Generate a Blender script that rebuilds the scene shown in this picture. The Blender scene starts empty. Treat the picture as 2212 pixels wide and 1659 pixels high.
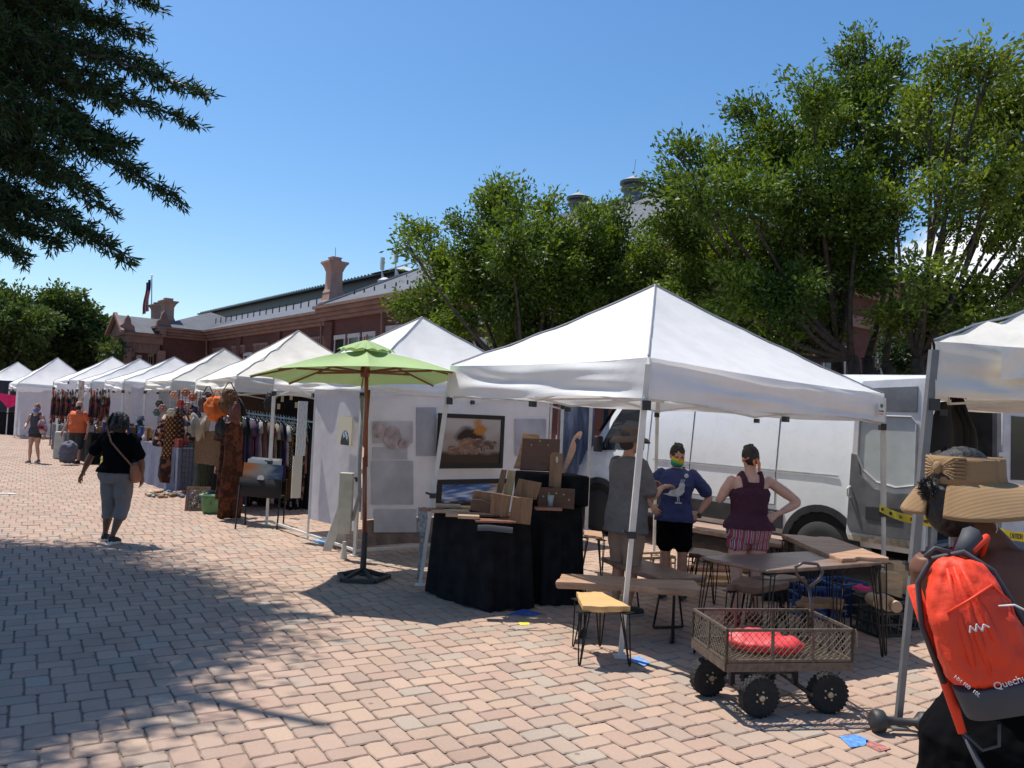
import bpy, math, random
import numpy as np
from mathutils import Vector, Matrix
R_ = math.radians
rnd = random.Random(7)
nrg = np.random.default_rng(11)
sc = bpy.context.scene
col = sc.collection
# ------------------------------------------------------------------ camera
F = 1725.0; CX, CY = 1106.0, 829.5
CAM = Vector((0, 0, 1.75))
PITCH, ROLL = R_(2.26), R_(2.6)
FW = Vector((0, math.cos(PITCH), math.sin(PITCH)))
U0 = Vector((0, -math.sin(PITCH), math.cos(PITCH)))
R0 = Vector((1, 0, 0))
RT = R0*math.cos(ROLL) + U0*math.sin(ROLL)
UP = U0*math.cos(ROLL) - R0*math.sin(ROLL)
cam = bpy.data.cameras.new('camera'); camo = bpy.data.objects.new('camera', cam); col.objects.link(camo)
M4 = Matrix((RT, UP, -FW)).transposed().to_4x4(); M4.translation = CAM
camo.matrix_world = M4
cam.sensor_width = 36; cam.lens = 36*F/2212; cam.clip_end = 2000; cam.clip_start = .05
sc.camera = camo
# ------------------------------------------------------------------ world and sun
SUN_EL, SAZ = R_(66), Vector((-.82, .57, 0)).normalized()
w = bpy.data.worlds.new('World'); sc.world = w; w.use_nodes = True
nt = w.node_tree; nt.nodes.clear()
sky = nt.nodes.new('ShaderNodeTexSky'); sky.sky_type = 'NISHITA'; sky.sun_disc = False
sky.sun_elevation = SUN_EL; sky.sun_rotation = math.atan2(SAZ.x, SAZ.y)
sky.air_density = 1.1; sky.dust_density = .6; sky.ozone_density = 3.0; sky.altitude = 50
bg = nt.nodes.new('ShaderNodeBackground'); bg.inputs[1].default_value = .128
wo = nt.nodes.new('ShaderNodeOutputWorld')
# a few white clouds low in the sky, right of the trees
tc = nt.nodes.new('ShaderNodeTexCoord')
nz = nt.nodes.new('ShaderNodeTexNoise'); nz.inputs['Scale'].default_value = 5; nz.inputs['Detail'].default_value = 8; nz.inputs['Roughness'].default_value = .6
mp = nt.nodes.new('ShaderNodeMapping'); mp.inputs['Scale'].default_value = (1, 1, 2.6)
nt.links.new(tc.outputs['Generated'], mp.inputs[0]); nt.links.new(mp.outputs[0], nz.inputs['Vector'])
dt = nt.nodes.new('ShaderNodeVectorMath'); dt.operation = 'DISTANCE'
mp2 = nt.nodes.new('ShaderNodeMapping'); mp2.inputs['Scale'].default_value = (1, 1, 2.2)
nt.links.new(tc.outputs['Generated'], mp2.inputs[0]); nt.links.new(mp2.outputs[0], dt.inputs[0]); dt.inputs[1].default_value = (.56, .80, .36)
mr = nt.nodes.new('ShaderNodeMapRange'); mr.inputs[1].default_value = .12; mr.inputs[2].default_value = .30; mr.inputs[3].default_value = .34; mr.inputs[4].default_value = -.3
nt.links.new(dt.outputs['Value'], mr.inputs[0])
ad = nt.nodes.new('ShaderNodeMath'); ad.operation = 'ADD'
nt.links.new(nz.outputs[0], ad.inputs[0]); nt.links.new(mr.outputs[0], ad.inputs[1])
rp = nt.nodes.new('ShaderNodeMapRange'); rp.inputs[1].default_value = .60; rp.inputs[2].default_value = .80
nt.links.new(ad.outputs[0], rp.inputs[0])
mx = nt.nodes.new('ShaderNodeMixRGB'); mx.inputs[2].default_value = (8.0, 8.2, 8.6, 1)
hs = nt.nodes.new('ShaderNodeHueSaturation'); hs.inputs['Saturation'].default_value = 1.24; nt.links.new(sky.outputs[0], hs.inputs['Color'])
nt.links.new(rp.outputs[0], mx.inputs[0]); nt.links.new(hs.outputs[0], mx.inputs[1])
nt.links.new(mx.outputs[0], bg.inputs[0]); nt.links.new(bg.outputs[0], wo.inputs[0])
sl = bpy.data.lights.new('sun', 'SUN'); sl.energy = 5.0; sl.angle = R_(.53); sl.color = (1, .955, .88)
so = bpy.data.objects.new('sun', sl); col.objects.link(so)
SUND = SAZ*math.cos(SUN_EL) + Vector((0, 0, math.sin(SUN_EL)))
so.rotation_euler = SUND.to_track_quat('Z', 'Y').to_euler(); so.location = (0, 0, 30)
sc.view_settings.view_transform = 'Standard'; sc.view_settings.look = 'None'
sc.view_settings.exposure = 0.26; sc.view_settings.gamma = 1
sc.cycles.max_bounces = 8; sc.cycles.transparent_max_bounces = 12
# ------------------------------------------------------------------ pixel helpers (photo at 2212 x 1659)
def ray(x, y): return (FW*F + RT*(x-CX) - UP*(y-CY))
def G(x, y, z=0.0):
    r = ray(x, y); t = (z-CAM.z)/r.z; return CAM + r*t
def AT(x, y, Y):
    r = ray(x, y); return CAM + r*(Y/r.y)
def ONP(x, y, p0, dirv):
    """ray meets the vertical plane through p0 along dirv"""
    n = Vector((-dirv[1], dirv[0], 0)); r = ray(x, y)
    t = (Vector((p0[0], p0[1], 0))-CAM).dot(n)/r.dot(n); return CAM + r*t
TH = math.atan2(.625, .781)
P = Vector((math.cos(TH), math.sin(TH), 0)); D = Vector((-math.sin(TH), math.cos(TH), 0))
# ------------------------------------------------------------------ materials
MC = {}
def C4(c): return (c[0], c[1], c[2], 1)
def newmat(name):
    m = bpy.data.materials.new(name); m.use_nodes = True
    return m, m.node_tree, m.node_tree.nodes['Principled BSDF']
def setp(b, rough, metal=0, spec=.5):
    b.inputs['Roughness'].default_value = rough; b.inputs['Metallic'].default_value = metal
    b.inputs['Specular IOR Level'].default_value = spec
def ramp(nt, stops, fac, interp='LINEAR'):
    r = nt.nodes.new('ShaderNodeValToRGB'); r.color_ramp.interpolation = interp
    e = r.color_ramp.elements
    while len(e) < len(stops): e.new(.5)
    for i, (p, c) in enumerate(stops): e[i].position = p; e[i].color = C4(c)
    nt.links.new(fac, r.inputs[0]); return r.outputs[0]
def noise(nt, vec, scale, detail=4, rough=.55):
    n = nt.nodes.new('ShaderNodeTexNoise'); n.inputs['Scale'].default_value = scale
    n.inputs['Detail'].default_value = detail; n.inputs['Roughness'].default_value = rough
    if vec is not None: nt.links.new(vec, n.inputs['Vector'])
    return n.outputs[0]
def objco(nt, scale=(1, 1, 1), rot=(0, 0, 0)):
    t = nt.nodes.new('ShaderNodeTexCoord'); m = nt.nodes.new('ShaderNodeMapping')
    m.inputs['Scale'].default_value = scale; m.inputs['Rotation'].default_value = rot
    nt.links.new(t.outputs['Object'], m.inputs[0]); return m.outputs[0]
def addbump(nt, b, h, strength=.3, dist=.02):
    bu = nt.nodes.new('ShaderNodeBump'); bu.inputs['Strength'].default_value = strength; bu.inputs['Distance'].default_value = dist
    nt.links.new(h, bu.inputs['Height']); nt.links.new(bu.outputs[0], b.inputs['Normal'])
def mat(name, c, rough=.7, metal=0, spec=.5, amt=.12, ns=6, bump=None, trans=0, coat=0, sheen=0):
    if name in MC: return MC[name]
    m, nt, b = newmat(name); setp(b, rough, metal, spec)
    v = objco(nt)
    if amt:
        n = noise(nt, v, ns)
        c0 = [max(0, k*(1-amt*1.6)) for k in c]; c1 = [min(1, k*(1+amt*1.2)) for k in c]
        o = ramp(nt, [(.3, c0), (.7, c1)], n); nt.links.new(o, b.inputs['Base Color'])
        rr = nt.nodes.new('ShaderNodeMapRange'); rr.inputs[3].default_value = max(0, rough-.1); rr.inputs[4].default_value = min(1, rough+.12)
        nt.links.new(n, rr.inputs[0]); nt.links.new(rr.outputs[0], b.inputs['Roughness'])
    else: b.inputs['Base Color'].default_value = C4(c)
    if bump: addbump(nt, b, noise(nt, v, bump[0], 6), bump[1], bump[2] if len(bump) > 2 else .02)
    if coat: b.inputs['Coat Weight'].default_value = coat
    if sheen: b.inputs['Sheen Weight'].default_value = sheen
    if trans:
        t = nt.nodes.new('ShaderNodeBsdfTranslucent'); t.inputs[0].default_value = C4(c)
        if amt: nt.links.new(o, t.inputs[0])
        mm = nt.nodes.new('ShaderNodeMixShader'); mm.inputs[0].default_value = trans
        out = nt.nodes['Material Output']
        nt.links.new(b.outputs[0], mm.inputs[1]); nt.links.new(t.outputs[0], mm.inputs[2]); nt.links.new(mm.outputs[0], out.inputs[0])
    MC[name] = m; return m
def wood(name, c0, c1, rough=.45, scale=(1.2, 14, 14), bumpk=.15):
    if name in MC: return MC[name]
    m, nt, b = newmat(name); setp(b, rough)
    v = objco(nt, scale); n = noise(nt, v, 2.2, 8, .65); n2 = noise(nt, v, 9, 3)
    a = nt.nodes.new('ShaderNodeMath'); a.operation = 'MULTIPLY_ADD'; a.inputs[1].default_value = .3
    nt.links.new(n2, a.inputs[0]); nt.links.new(n, a.inputs[2])
    mid = [(x+y)/2 for x, y in zip(c0, c1)]
    nt.links.new(ramp(nt, [(.42, c0), (.62, mid), (.85, c1)], a.outputs[0]), b.inputs['Base Color'])
    addbump(nt, b, n, bumpk, .01); MC[name] = m; return m
def pattern(name, cols, kind='voronoi', scale=10, rough=.85, st=(1, 1, 1), rot=(0, 0, 0), trans=0):
    if name in MC: return MC[name]
    m, nt, b = newmat(name); setp(b, rough, spec=.2)
    v = objco(nt, st, rot)
    if kind == 'voronoi':
        t = nt.nodes.new('ShaderNodeTexVoronoi'); t.inputs['Scale'].default_value = scale
        nt.links.new(v, t.inputs['Vector']); s = nt.nodes.new('ShaderNodeSeparateColor'); nt.links.new(t.outputs['Color'], s.inputs[0]); f = s.outputs[0]
    elif kind == 'wave':
        t = nt.nodes.new('ShaderNodeTexWave'); t.inputs['Scale'].default_value = scale; t.inputs['Distortion'].default_value = 3; t.inputs['Detail'].default_value = 2
        t.bands_direction = 'X'; nt.links.new(v, t.inputs['Vector']); f = t.outputs['Fac']
    elif kind == 'diamond':
        w1 = nt.nodes.new('ShaderNodeTexWave'); w2 = nt.nodes.new('ShaderNodeTexWave')
        for ww, rz in ((w1, .7), (w2, -.7)):
            mm = nt.nodes.new('ShaderNodeMapping'); mm.inputs['Rotation'].default_value = (0, rz, 0)
            nt.links.new(v, mm.inputs[0]); nt.links.new(mm.outputs[0], ww.inputs['Vector'])
            ww.inputs['Scale'].default_value = scale; ww.bands_direction = 'X'
        q = nt.nodes.new('ShaderNodeMath'); q.operation = 'MINIMUM'; nt.links.new(w1.outputs['Fac'], q.inputs[0]); nt.links.new(w2.outputs['Fac'], q.inputs[1]); f = q.outputs[0]
    else:
        f = noise(nt, v, scale, 5)
    n = len(cols)
    lo, hi = (.3, .7) if kind == 'noise' else (0, 1)
    nt.links.new(ramp(nt, [(lo+(hi-lo)*i/n, c) for i, c in enumerate(cols)], f, 'CONSTANT' if kind != 'noise' else 'LINEAR'), b.inputs['Base Color'])
    MC[name] = m; return m
def attrmat(name, rough=.8, spec=.3, noise_amt=0, bump=None, emis=0):
    if name in MC: return MC[name]
    m, nt, b = newmat(name); setp(b, rough, spec=spec)
    a = nt.nodes.new('ShaderNodeVertexColor'); a.layer_name = 'Col'
    o = a.outputs[0]
    if noise_amt:
        v = objco(nt); n = noise(nt, v, 55, 5, .7); n2 = noise(nt, v, 1.3, 4, .6)
        x = nt.nodes.new('ShaderNodeMapRange'); x.inputs[3].default_value = 1-noise_amt; x.inputs[4].default_value = 1+noise_amt
        nt.links.new(n, x.inputs[0])
        x2 = nt.nodes.new('ShaderNodeMapRange'); x2.inputs[3].default_value = 1-noise_amt*.9; x2.inputs[4].default_value = 1+noise_amt*.9
        nt.links.new(n2, x2.inputs[0])
        mu = nt.nodes.new('ShaderNodeMath'); mu.operation = 'MULTIPLY'; nt.links.new(x.outputs[0], mu.inputs[0]); nt.links.new(x2.outputs[0], mu.inputs[1])
        vm = nt.nodes.new('ShaderNodeVectorMath'); vm.operation = 'SCALE'; nt.links.new(o, vm.inputs[0]); nt.links.new(mu.outputs[0], vm.inputs['Scale']); o = vm.outputs[0]
        # pale grit flecks
        f = nt.nodes.new('ShaderNodeTexVoronoi'); f.inputs['Scale'].default_value = 60; nt.links.new(v, f.inputs['Vector'])
        g = nt.nodes.new('ShaderNodeMapRange'); g.inputs[1].default_value = .12; g.inputs[2].default_value = .2; g.inputs[3].default_value = .55; g.inputs[4].default_value = 0
        nt.links.new(f.outputs['Distance'], g.inputs[0])
        n3 = noise(nt, v, 7, 2); g2 = nt.nodes.new('ShaderNodeMapRange'); g2.inputs[1].default_value = .5; g2.inputs[2].default_value = .7; nt.links.new(n3, g2.inputs[0])
        g3 = nt.nodes.new('ShaderNodeMath'); g3.operation = 'MULTIPLY'; nt.links.new(g.outputs[0], g3.inputs[0]); nt.links.new(g2.outputs[0], g3.inputs[1])
        mxx = nt.nodes.new('ShaderNodeMixRGB'); mxx.inputs[2].default_value = (.7, .6, .5, 1); nt.links.new(g3.outputs[0], mxx.inputs[0]); nt.links.new(o, mxx.inputs[1]); o = mxx.outputs[0]
        addbump(nt, b, n, .5, .004)
        st = noise(nt, v, .45, 6, .65); s1 = nt.nodes.new('ShaderNodeMapRange'); s1.inputs[1].default_value = .52; s1.inputs[2].default_value = .72; s1.inputs[3].default_value = 1; s1.inputs[4].default_value = .80; nt.links.new(st, s1.inputs[0])
        gv = nt.nodes.new('ShaderNodeTexVoronoi'); gv.inputs['Scale'].default_value = 2.6; nt.links.new(v, gv.inputs['Vector']); s2 = nt.nodes.new('ShaderNodeMapRange'); s2.inputs[1].default_value = .035; s2.inputs[2].default_value = .05; s2.inputs[3].default_value = .6; s2.inputs[4].default_value = 1; nt.links.new(gv.outputs['Distance'], s2.inputs[0])
        s3 = nt.nodes.new('ShaderNodeMath'); s3.operation = 'MULTIPLY'; nt.links.new(s1.outputs[0], s3.inputs[0]); nt.links.new(s2.outputs[0], s3.inputs[1])
        s4 = nt.nodes.new('ShaderNodeVectorMath'); s4.operation = 'SCALE'; nt.links.new(o, s4.inputs[0]); nt.links.new(s3.outputs[0], s4.inputs['Scale']); o = s4.outputs[0]
    nt.links.new(o, b.inputs['Base Color']); MC[name] = m; return m
def brickmat(name, c1, c2, mortar, scale=1, bw=.21, rh=.07, rough=.85, ms=.008):
    if name in MC: return MC[name]
    m, nt, b = newmat(name); setp(b, rough, spec=.2)
    t = nt.nodes.new('ShaderNodeTexCoord'); s = nt.nodes.new('ShaderNodeSeparateXYZ'); nt.links.new(t.outputs['Object'], s.inputs[0])
    a = nt.nodes.new('ShaderNodeMath'); a.operation = 'ADD'; nt.links.new(s.outputs[0], a.inputs[0]); nt.links.new(s.outputs[1], a.inputs[1])
    cb = nt.nodes.new('ShaderNodeCombineXYZ'); nt.links.new(a.outputs[0], cb.inputs[0]); nt.links.new(s.outputs[2], cb.inputs[1])
    br = nt.nodes.new('ShaderNodeTexBrick'); br.inputs['Scale'].default_value = scale
    br.inputs['Color1'].default_value = C4(c1); br.inputs['Color2'].default_value = C4(c2); br.inputs['Mortar'].default_value = C4(mortar)
    br.inputs['Brick Width'].default_value = bw; br.inputs['Row Height'].default_value = rh; br.inputs['Mortar Size'].default_value = ms
    nt.links.new(cb.outputs[0], br.inputs['Vector'])
    n = noise(nt, t.outputs['Object'], .8, 5); x = nt.nodes.new('ShaderNodeMapRange'); x.inputs[3].default_value = .7; x.inputs[4].default_value = 1.25
    nt.links.new(n, x.inputs[0]); vm = nt.nodes.new('ShaderNodeVectorMath'); vm.operation = 'SCALE'
    nt.links.new(br.outputs[0], vm.inputs[0]); nt.links.new(x.outputs[0], vm.inputs['Scale'])
    nt.links.new(vm.outputs[0], b.inputs['Base Color']); addbump(nt, b, br.outputs['Fac'], -.3, .01); MC[name] = m; return m
# ------------------------------------------------------------------ mesh builder
class MB:
    def __init__(s): s.v = []; s.f = []; s.mi = []; s.col = []; s.cur = 0
    def add(s, vs, fs, cs=None):
        n = len(s.v); s.v += [tuple(p) for p in vs]; s.f += [tuple(i+n for i in f) for f in fs]; s.mi += [s.cur]*len(fs)
        if cs is not None: s.col += cs
        return s
    def hexa(s, p): return s.add(p, [(0, 3, 2, 1), (4, 5, 6, 7), (0, 1, 5, 4), (1, 2, 6, 5), (2, 3, 7, 6), (3, 0, 4, 7)])
    def box(s, c, d, rz=0, rx=0, ry=0):
        m = Matrix.Rotation(rz, 3, 'Z') @ Matrix.Rotation(ry, 3, 'Y') @ Matrix.Rotation(rx, 3, 'X')
        c = Vector(c); h = [k/2 for k in d]
        return s.hexa([c + m @ Vector((sx*h[0], sy*h[1], sz*h[2])) for sz in (-1, 1) for sx, sy in ((-1, -1), (1, -1), (1, 1), (-1, 1))])
    def bar(s, a, b, w=.03, h=None, up=(0, 0, 1)):
        a, b = Vector(a), Vector(b); h = h or w; z = (b-a).normalized(); u = Vector(up)
        if abs(z.dot(u)) > .95: u = Vector((1, 0, 0))
        x = z.cross(u).normalized()*w/2; y = x.cross(z).normalized()*h/2
        return s.hexa([a-x-y, a+x-y, a+x+y, a-x+y, b-x-y, b+x-y, b+x+y, b-x+y])
    def tube(s, pts, r, n=8, caps=True, ell=None):
        pts = [Vector(p) for p in pts]
        rs = r if isinstance(r, (list, tuple)) else [r]*len(pts)
        rings = []; t0 = (pts[1]-pts[0]).normalized(); u = Vector((0, 0, 1)) if abs(t0.z) < .9 else Vector((1, 0, 0))
        x = t0.cross(u).normalized()
        for i, p in enumerate(pts):
            t = (pts[min(i+1, len(pts)-1)]-pts[max(i-1, 0)])
            t = t.normalized() if t.length > 1e-9 else t0
            x = (x - t*x.dot(t)).normalized(); y = t.cross(x)
            rings.append([p + (x*math.cos(2*math.pi*k/n) + y*math.sin(2*math.pi*k/n))*rs[i] for k in range(n)])
        return s.rings(rings, caps)
    def rings(s, rings, caps=True, closed=True):
        n = len(rings[0]); vs = [v for r in rings for v in r]; fs = []
        for i in range(len(rings)-1):
            for k in range(n if closed else n-1):
                k2 = (k+1) % n; fs.append((i*n+k, i*n+k2, (i+1)*n+k2, (i+1)*n+k))
        if caps and closed: fs.append(tuple(range(n-1, -1, -1))); fs.append(tuple((len(rings)-1)*n+k for k in range(n)))
        return s.add(vs, fs)
    def lathe(s, prof, c=(0, 0, 0), n=20, axis='Z', caps=True, sy=1, m=None):
        c = Vector(c); rings = []
        for r, z in prof:
            ring = []
            for k in range(n):
                a = 2*math.pi*k/n; v = Vector((r*math.cos(a), r*math.sin(a)*sy, z))
                if axis == 'X': v = Vector((v.z, v.x, v.y))
                if axis == 'Y': v = Vector((v.y, v.z, v.x))
                if m is not None: v = m @ v
                ring.append(c+v)
            rings.append(ring)
        return s.rings(rings, caps)
    def ell(s, c, r, n=14, m=8, rot=None):
        c = Vector(c); rings = []
        for i in range(m+1):
            a = math.pi*(i+.0001)/(m+.0002)
            rings.append([c + (rot @ q if rot else q) for q in [Vector((r[0]*math.sin(a)*math.cos(2*math.pi*k/n), r[1]*math.sin(a)*math.sin(2*math.pi*k/n), -r[2]*math.cos(a))) for k in range(n)]])
        return s.rings(rings)
    def prism(s, poly, off):
        n = len(poly); off = Vector(off); vs = [Vector(p) for p in poly]; vs += [p+off for p in vs]
        return s.add(vs, [tuple(range(n-1, -1, -1)), tuple(range(n, 2*n))] + [(k, (k+1) % n, n+(k+1) % n, n+k) for k in range(n)])
    def sheet(s, fn, nu, nv, cf=None):
        vs = [fn(i/nu, j/nv) for j in range(nv+1) for i in range(nu+1)]
        fs = [(j*(nu+1)+i, j*(nu+1)+i+1, (j+1)*(nu+1)+i+1, (j+1)*(nu+1)+i) for j in range(nv) for i in range(nu)]
        cs = [cf(i/nu, j/nv) for j in range(nv+1) for i in range(nu+1)] if cf else None
        return s.add(vs, fs, cs)
    def build(s, name, mats, parent=None, origin=None, smooth=False, world=True, bevel=0):
        """coordinates are world ones unless world=False; origin defaults to the base centre"""
        if not isinstance(mats, (list, tuple)): mats = [mats]
        v = np.array(s.v, dtype=float).reshape(-1, 3)
        if parent is not None:
            o = np.array(ORG[parent.name]) if world else np.zeros(3)
        elif origin is not None: o = np.array(origin, dtype=float)
        elif world:
            lo, hi = v.min(0), v.max(0); o = np.array([(lo[0]+hi[0])/2, (lo[1]+hi[1])/2, lo[2]])
        else: o = np.zeros(3)
        v = v-o
        me = bpy.data.meshes.new(name); me.from_pydata(v.tolist(), [], s.f)
        for m in mats: me.materials.append(m)
        if len(mats) > 1: me.polygons.foreach_set('material_index', s.mi)
        if smooth: me.polygons.foreach_set('use_smooth', [True]*len(s.f))
        if s.col:
            a = me.color_attributes.new('Col', 'FLOAT_COLOR', 'POINT'); c = np.ones((len(s.v), 4)); c[:, :3] = np.array(s.col)[:, :3]; a.data.foreach_set('color', c.ravel())
        me.update()
        ob = bpy.data.objects.new(name, me); col.objects.link(ob)
        if parent is not None:
            ob.parent = parent; ORG[ob.name] = tuple(ORG[parent.name])
        else: ob.location = o; ORG[ob.name] = tuple(o)
        if bevel:
            b = ob.modifiers.new('bevel', 'BEVEL'); b.width = bevel; b.segments = 2; b.limit_method = 'ANGLE'; b.angle_limit = R_(40)
            if smooth is False: 
                me.polygons.foreach_set('use_smooth', [False]*len(s.f))
        return ob
ORG = {}
def tag(o, label=None, cat=None, group=None, kind=None):
    if label: o['label'] = label
    if cat: o['category'] = cat
    if group: o['group'] = group
    if kind: o['kind'] = kind
    return o
def empty(name, loc, label, cat, group=None, rz=0):
    """world-built parts need rz = 0; local-built parts use world=False"""
    o = bpy.data.objects.new(name, None); col.objects.link(o); o.location = loc; o.rotation_euler = (0, 0, rz)
    o.empty_display_size = .2; ORG[o.name] = tuple(loc); return tag(o, label, cat, group)
def bake(ob):
    """turn modifiers into plain mesh data"""
    dg = bpy.context.evaluated_depsgraph_get(); dg.update()
    me = bpy.data.meshes.new_from_object(ob.evaluated_get(dg)); old = ob.data
    ob.modifiers.clear(); ob.data = me; bpy.data.meshes.remove(old); return ob
def text_mesh(txt, size, mtx, m, name, parent, ext=.001, align='CENTER'):
    cu = bpy.data.curves.new(name, 'FONT'); cu.body = txt; cu.size = size; cu.extrude = ext; cu.align_x = align; cu.align_y = 'CENTER'
    t = bpy.data.objects.new('tmp', cu); col.objects.link(t)
    dg = bpy.context.evaluated_depsgraph_get(); dg.update()
    me = bpy.data.meshes.new_from_object(t.evaluated_get(dg)); bpy.data.objects.remove(t); bpy.data.curves.remove(cu)
    ob = bpy.data.objects.new(name, me); me.materials.clear(); me.materials.append(m); col.objects.link(ob)
    me.transform(mtx)
    if parent is not None:
        ob.parent = parent; me.transform(Matrix.Translation(-Vector(ORG[parent.name])))
    return ob
def frame_mtx(o, x, y):
    x = Vector(x).normalized(); y = Vector(y); y = (y - x*y.dot(x)).normalized(); z = x.cross(y)
    m = Matrix((x, y, z)).transposed().to_4x4(); m.translation = Vector(o); return m
def lerp(a, b, t): return Vector(a)*(1-t) + Vector(b)*t
# common materials
WHITE = mat('white_canvas', (.83, .82, .81), .75, amt=.03, ns=3, bump=(4, .35, .03), trans=.28)
CREAM = mat('cream_canvas', (.74, .70, .63), .8, amt=.08, ns=2, bump=(4, .45, .03), trans=.18)
GREYSEAM = mat('grey_seam', (.30, .30, .32), .8)
ALU = mat('painted_steel', (.62, .61, .58), .45, .2, amt=.08)
DSTEEL = mat('dark_steel', (.07, .06, .06), .45, .5)
BLACKPL = mat('black_plastic', (.02, .02, .022), .45)
BLACKCL = mat('black_cloth', (.012, .012, .014), .95, spec=.1, amt=.3, ns=8, bump=(9, .5, .02))
MESHW = mat('white_mesh_fabric', (.76, .74, .76), .85, amt=.03, trans=.35, bump=(4, .2, .03))
WALNUT = wood('walnut_wood', (.07, .032, .018), (.20, .10, .055), .4)
WALNUT2 = wood('light_walnut_wood', (.13, .075, .04), (.30, .19, .11), .5, (14, 14, 1.2))
MAPLE = wood('golden_maple_wood', (.52, .30, .11), (.72, .46, .20), .4)
OAK = wood('pale_oak_wood', (.36, .22, .12), (.56, .38, .22), .55)
BARK = wood('live_edge_bark', (.10, .055, .03), (.30, .19, .12), .85, (6, 6, 6), .6)
IRON = mat('black_iron', (.015, .014, .014), .4, .6)
# ------------------------------------------------------------------ ground
gm = MB(); gm.sheet(lambda u, v: Vector((-400+800*u, -60+700*v, -.012)), 8, 8)
ground_m = mat('sandy_joint_ground', (.27, .195, .15), .95, amt=.15, ns=2, bump=(60, .3, .004))
tag(gm.build('ground', ground_m, origin=(0, 0, -.010)), kind='structure')
def pavers():
    V = []; Fa = []; Cc = []
    A31 = R_(31); off = np.array([0.0, 0.0]); p2 = np.array([math.cos(A31), math.sin(A31)]); d2 = np.array([-math.sin(A31), math.cos(A31)]); LL, WW_ = .207, .138
    pal = np.array([(0.389, 0.270, 0.207), (0.405, 0.282, 0.214), (0.377, 0.255, 0.195), (0.365, 0.274, 0.214), (0.352, 0.282, 0.225), (0.409, 0.290, 0.214), (0.377, 0.266, 0.203), (0.348, 0.255, 0.199)])
    n = 0
    for ia in range(-170, 330):
        for ib2 in range(-420, 300):
            ib = ib2//2; c = ib2 % 2
            u0, v0 = ia*WW_+ib*LL, ia*WW_-ib*LL
            if c == 0: cu, cv, hu, hv = u0+LL/2, v0+WW_/2, LL/2, WW_/2
            else: cu, cv, hu, hv = u0+LL+WW_/2, v0+WW_-LL/2, WW_/2, LL/2
            ctr = p2*cu + d2*cv
            X, Y = ctr
            if Y < 3.0 or Y > 42: continue
            if X < -.70*Y-.4 or X > .72*Y+.4: continue
            if Y > 26 and (X > 5 - .6*(Y-10)) : continue
            near = Y < 10.5
            g = .0034; hu_, hv_ = hu-g, hv-g
            per = []
            ns_u, ns_v = ((5, 4) if c == 0 else (4, 5)) if near else (1, 1)
            for a in np.linspace(-1, 1, ns_u+1)[:-1]: per.append((a, -1))
            for a in np.linspace(-1, 1, ns_v+1)[:-1]: per.append((1, a))
            for a in np.linspace(1, -1, ns_u+1)[:-1]: per.append((a, 1))
            for a in np.linspace(1, -1, ns_v+1)[:-1]: per.append((-1, a))
            per = np.array(per); k = len(per)
            j = .0042 if near else .002
            rot = rnd.gauss(0, .006)
            dz = rnd.gauss(0, .0012); tx, ty = rnd.gauss(0, .004), rnd.gauss(0, .004)
            iso = abs(np.abs(per).sum(1)-2) < 1e-6
            o = per*np.array([hu_, hv_]); o[iso] *= (.965 if near else 1)
            o += nrg.normal(0, j/2, o.shape)
            ins = o*(1 - .008/np.array([hu_, hv_]))
            def w(q): return ctr + np.outer(q[:, 0]-q[:, 1]*rot, p2) + np.outer(q[:, 1]+q[:, 0]*rot, d2)
            top = w(ins); bot = w(o)
            zt = dz + ins[:, 0]*tx + ins[:, 1]*ty
            for (x, y), z in zip(top, zt): V.append((x, y, z))
            for (x, y) in bot: V.append((x, y, -.007))
            Fa.append(tuple(range(n, n+k)))
            for a in range(k): b = (a+1) % k; Fa.append((n+k+a, n+k+b, n+b, n+a))
            cc = pal[rnd.choice([0, 0, 1, 1, 2, 3, 4, 5, 6, 6, 7])]*rnd.uniform(.93, 1.06)
            Cc += [tuple(cc)]*k + [tuple(cc*.8)]*k
            n += 2*k
    m = MB(); m.v = V; m.f = Fa; m.mi = [0]*len(Fa); m.col = Cc
    return m
pm = pavers()
tag(pm.build('brick_paving', attrmat('tumbled_paver', .88, .25, .16), origin=(0, 0, 0)), kind='structure')
fm = MB(); fm.add([(-22, 40, -.004), (-60, 120, -.004), (60, 120, -.004), (12, 14, -.004), (12, 40, -.004)], [(0, 1, 2, 4)])
# chalk paint marks on the paving
def paint(name, label, pts, c):
    m = MB(); m.prism([Vector((G(x, y).x, G(x, y).y, .0035)) for x, y in pts], (0, 0, .0012))
    tag(m.build(name, mat('paint_'+name+str(len(MC)), c, .9, amt=.35, ns=30)), label, 'paint mark')
paint('paint_mark', 'blue and red paint patch on the paving by the round tent weight', [(1812, 1592), (1850, 1588), (1878, 1600), (1868, 1612), (1838, 1616)], (.10, .26, .62))
paint('paint_mark', 'dull red end of the paint patch near the round tent weight', [(1870, 1600), (1895, 1606), (1925, 1618), (1900, 1626), (1872, 1612)], (.36, .14, .12))
paint('paint_mark', 'blue paint scribble on the shaded paving in front of the black table', [(1093, 1330), (1130, 1316), (1172, 1326), (1150, 1331)], (.05, .12, .40))
paint('paint_mark', 'small yellow paint mark on sunny paving in front of the black table', [(1120, 1346), (1142, 1344), (1144, 1350), (1124, 1352)], (.75, .60, .05))
paint('paint_mark', 'blue paint mark beside the foot of the front tent pole', [(1352, 1426), (1380, 1418), (1405, 1432), (1392, 1440)], (.16, .30, .62))
paint('paint_mark', 'pale blue paint mark on the paving by the white folding stand', [(672, 1170), (700, 1160), (716, 1168), (700, 1176)], (.22, .42, .68))
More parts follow.
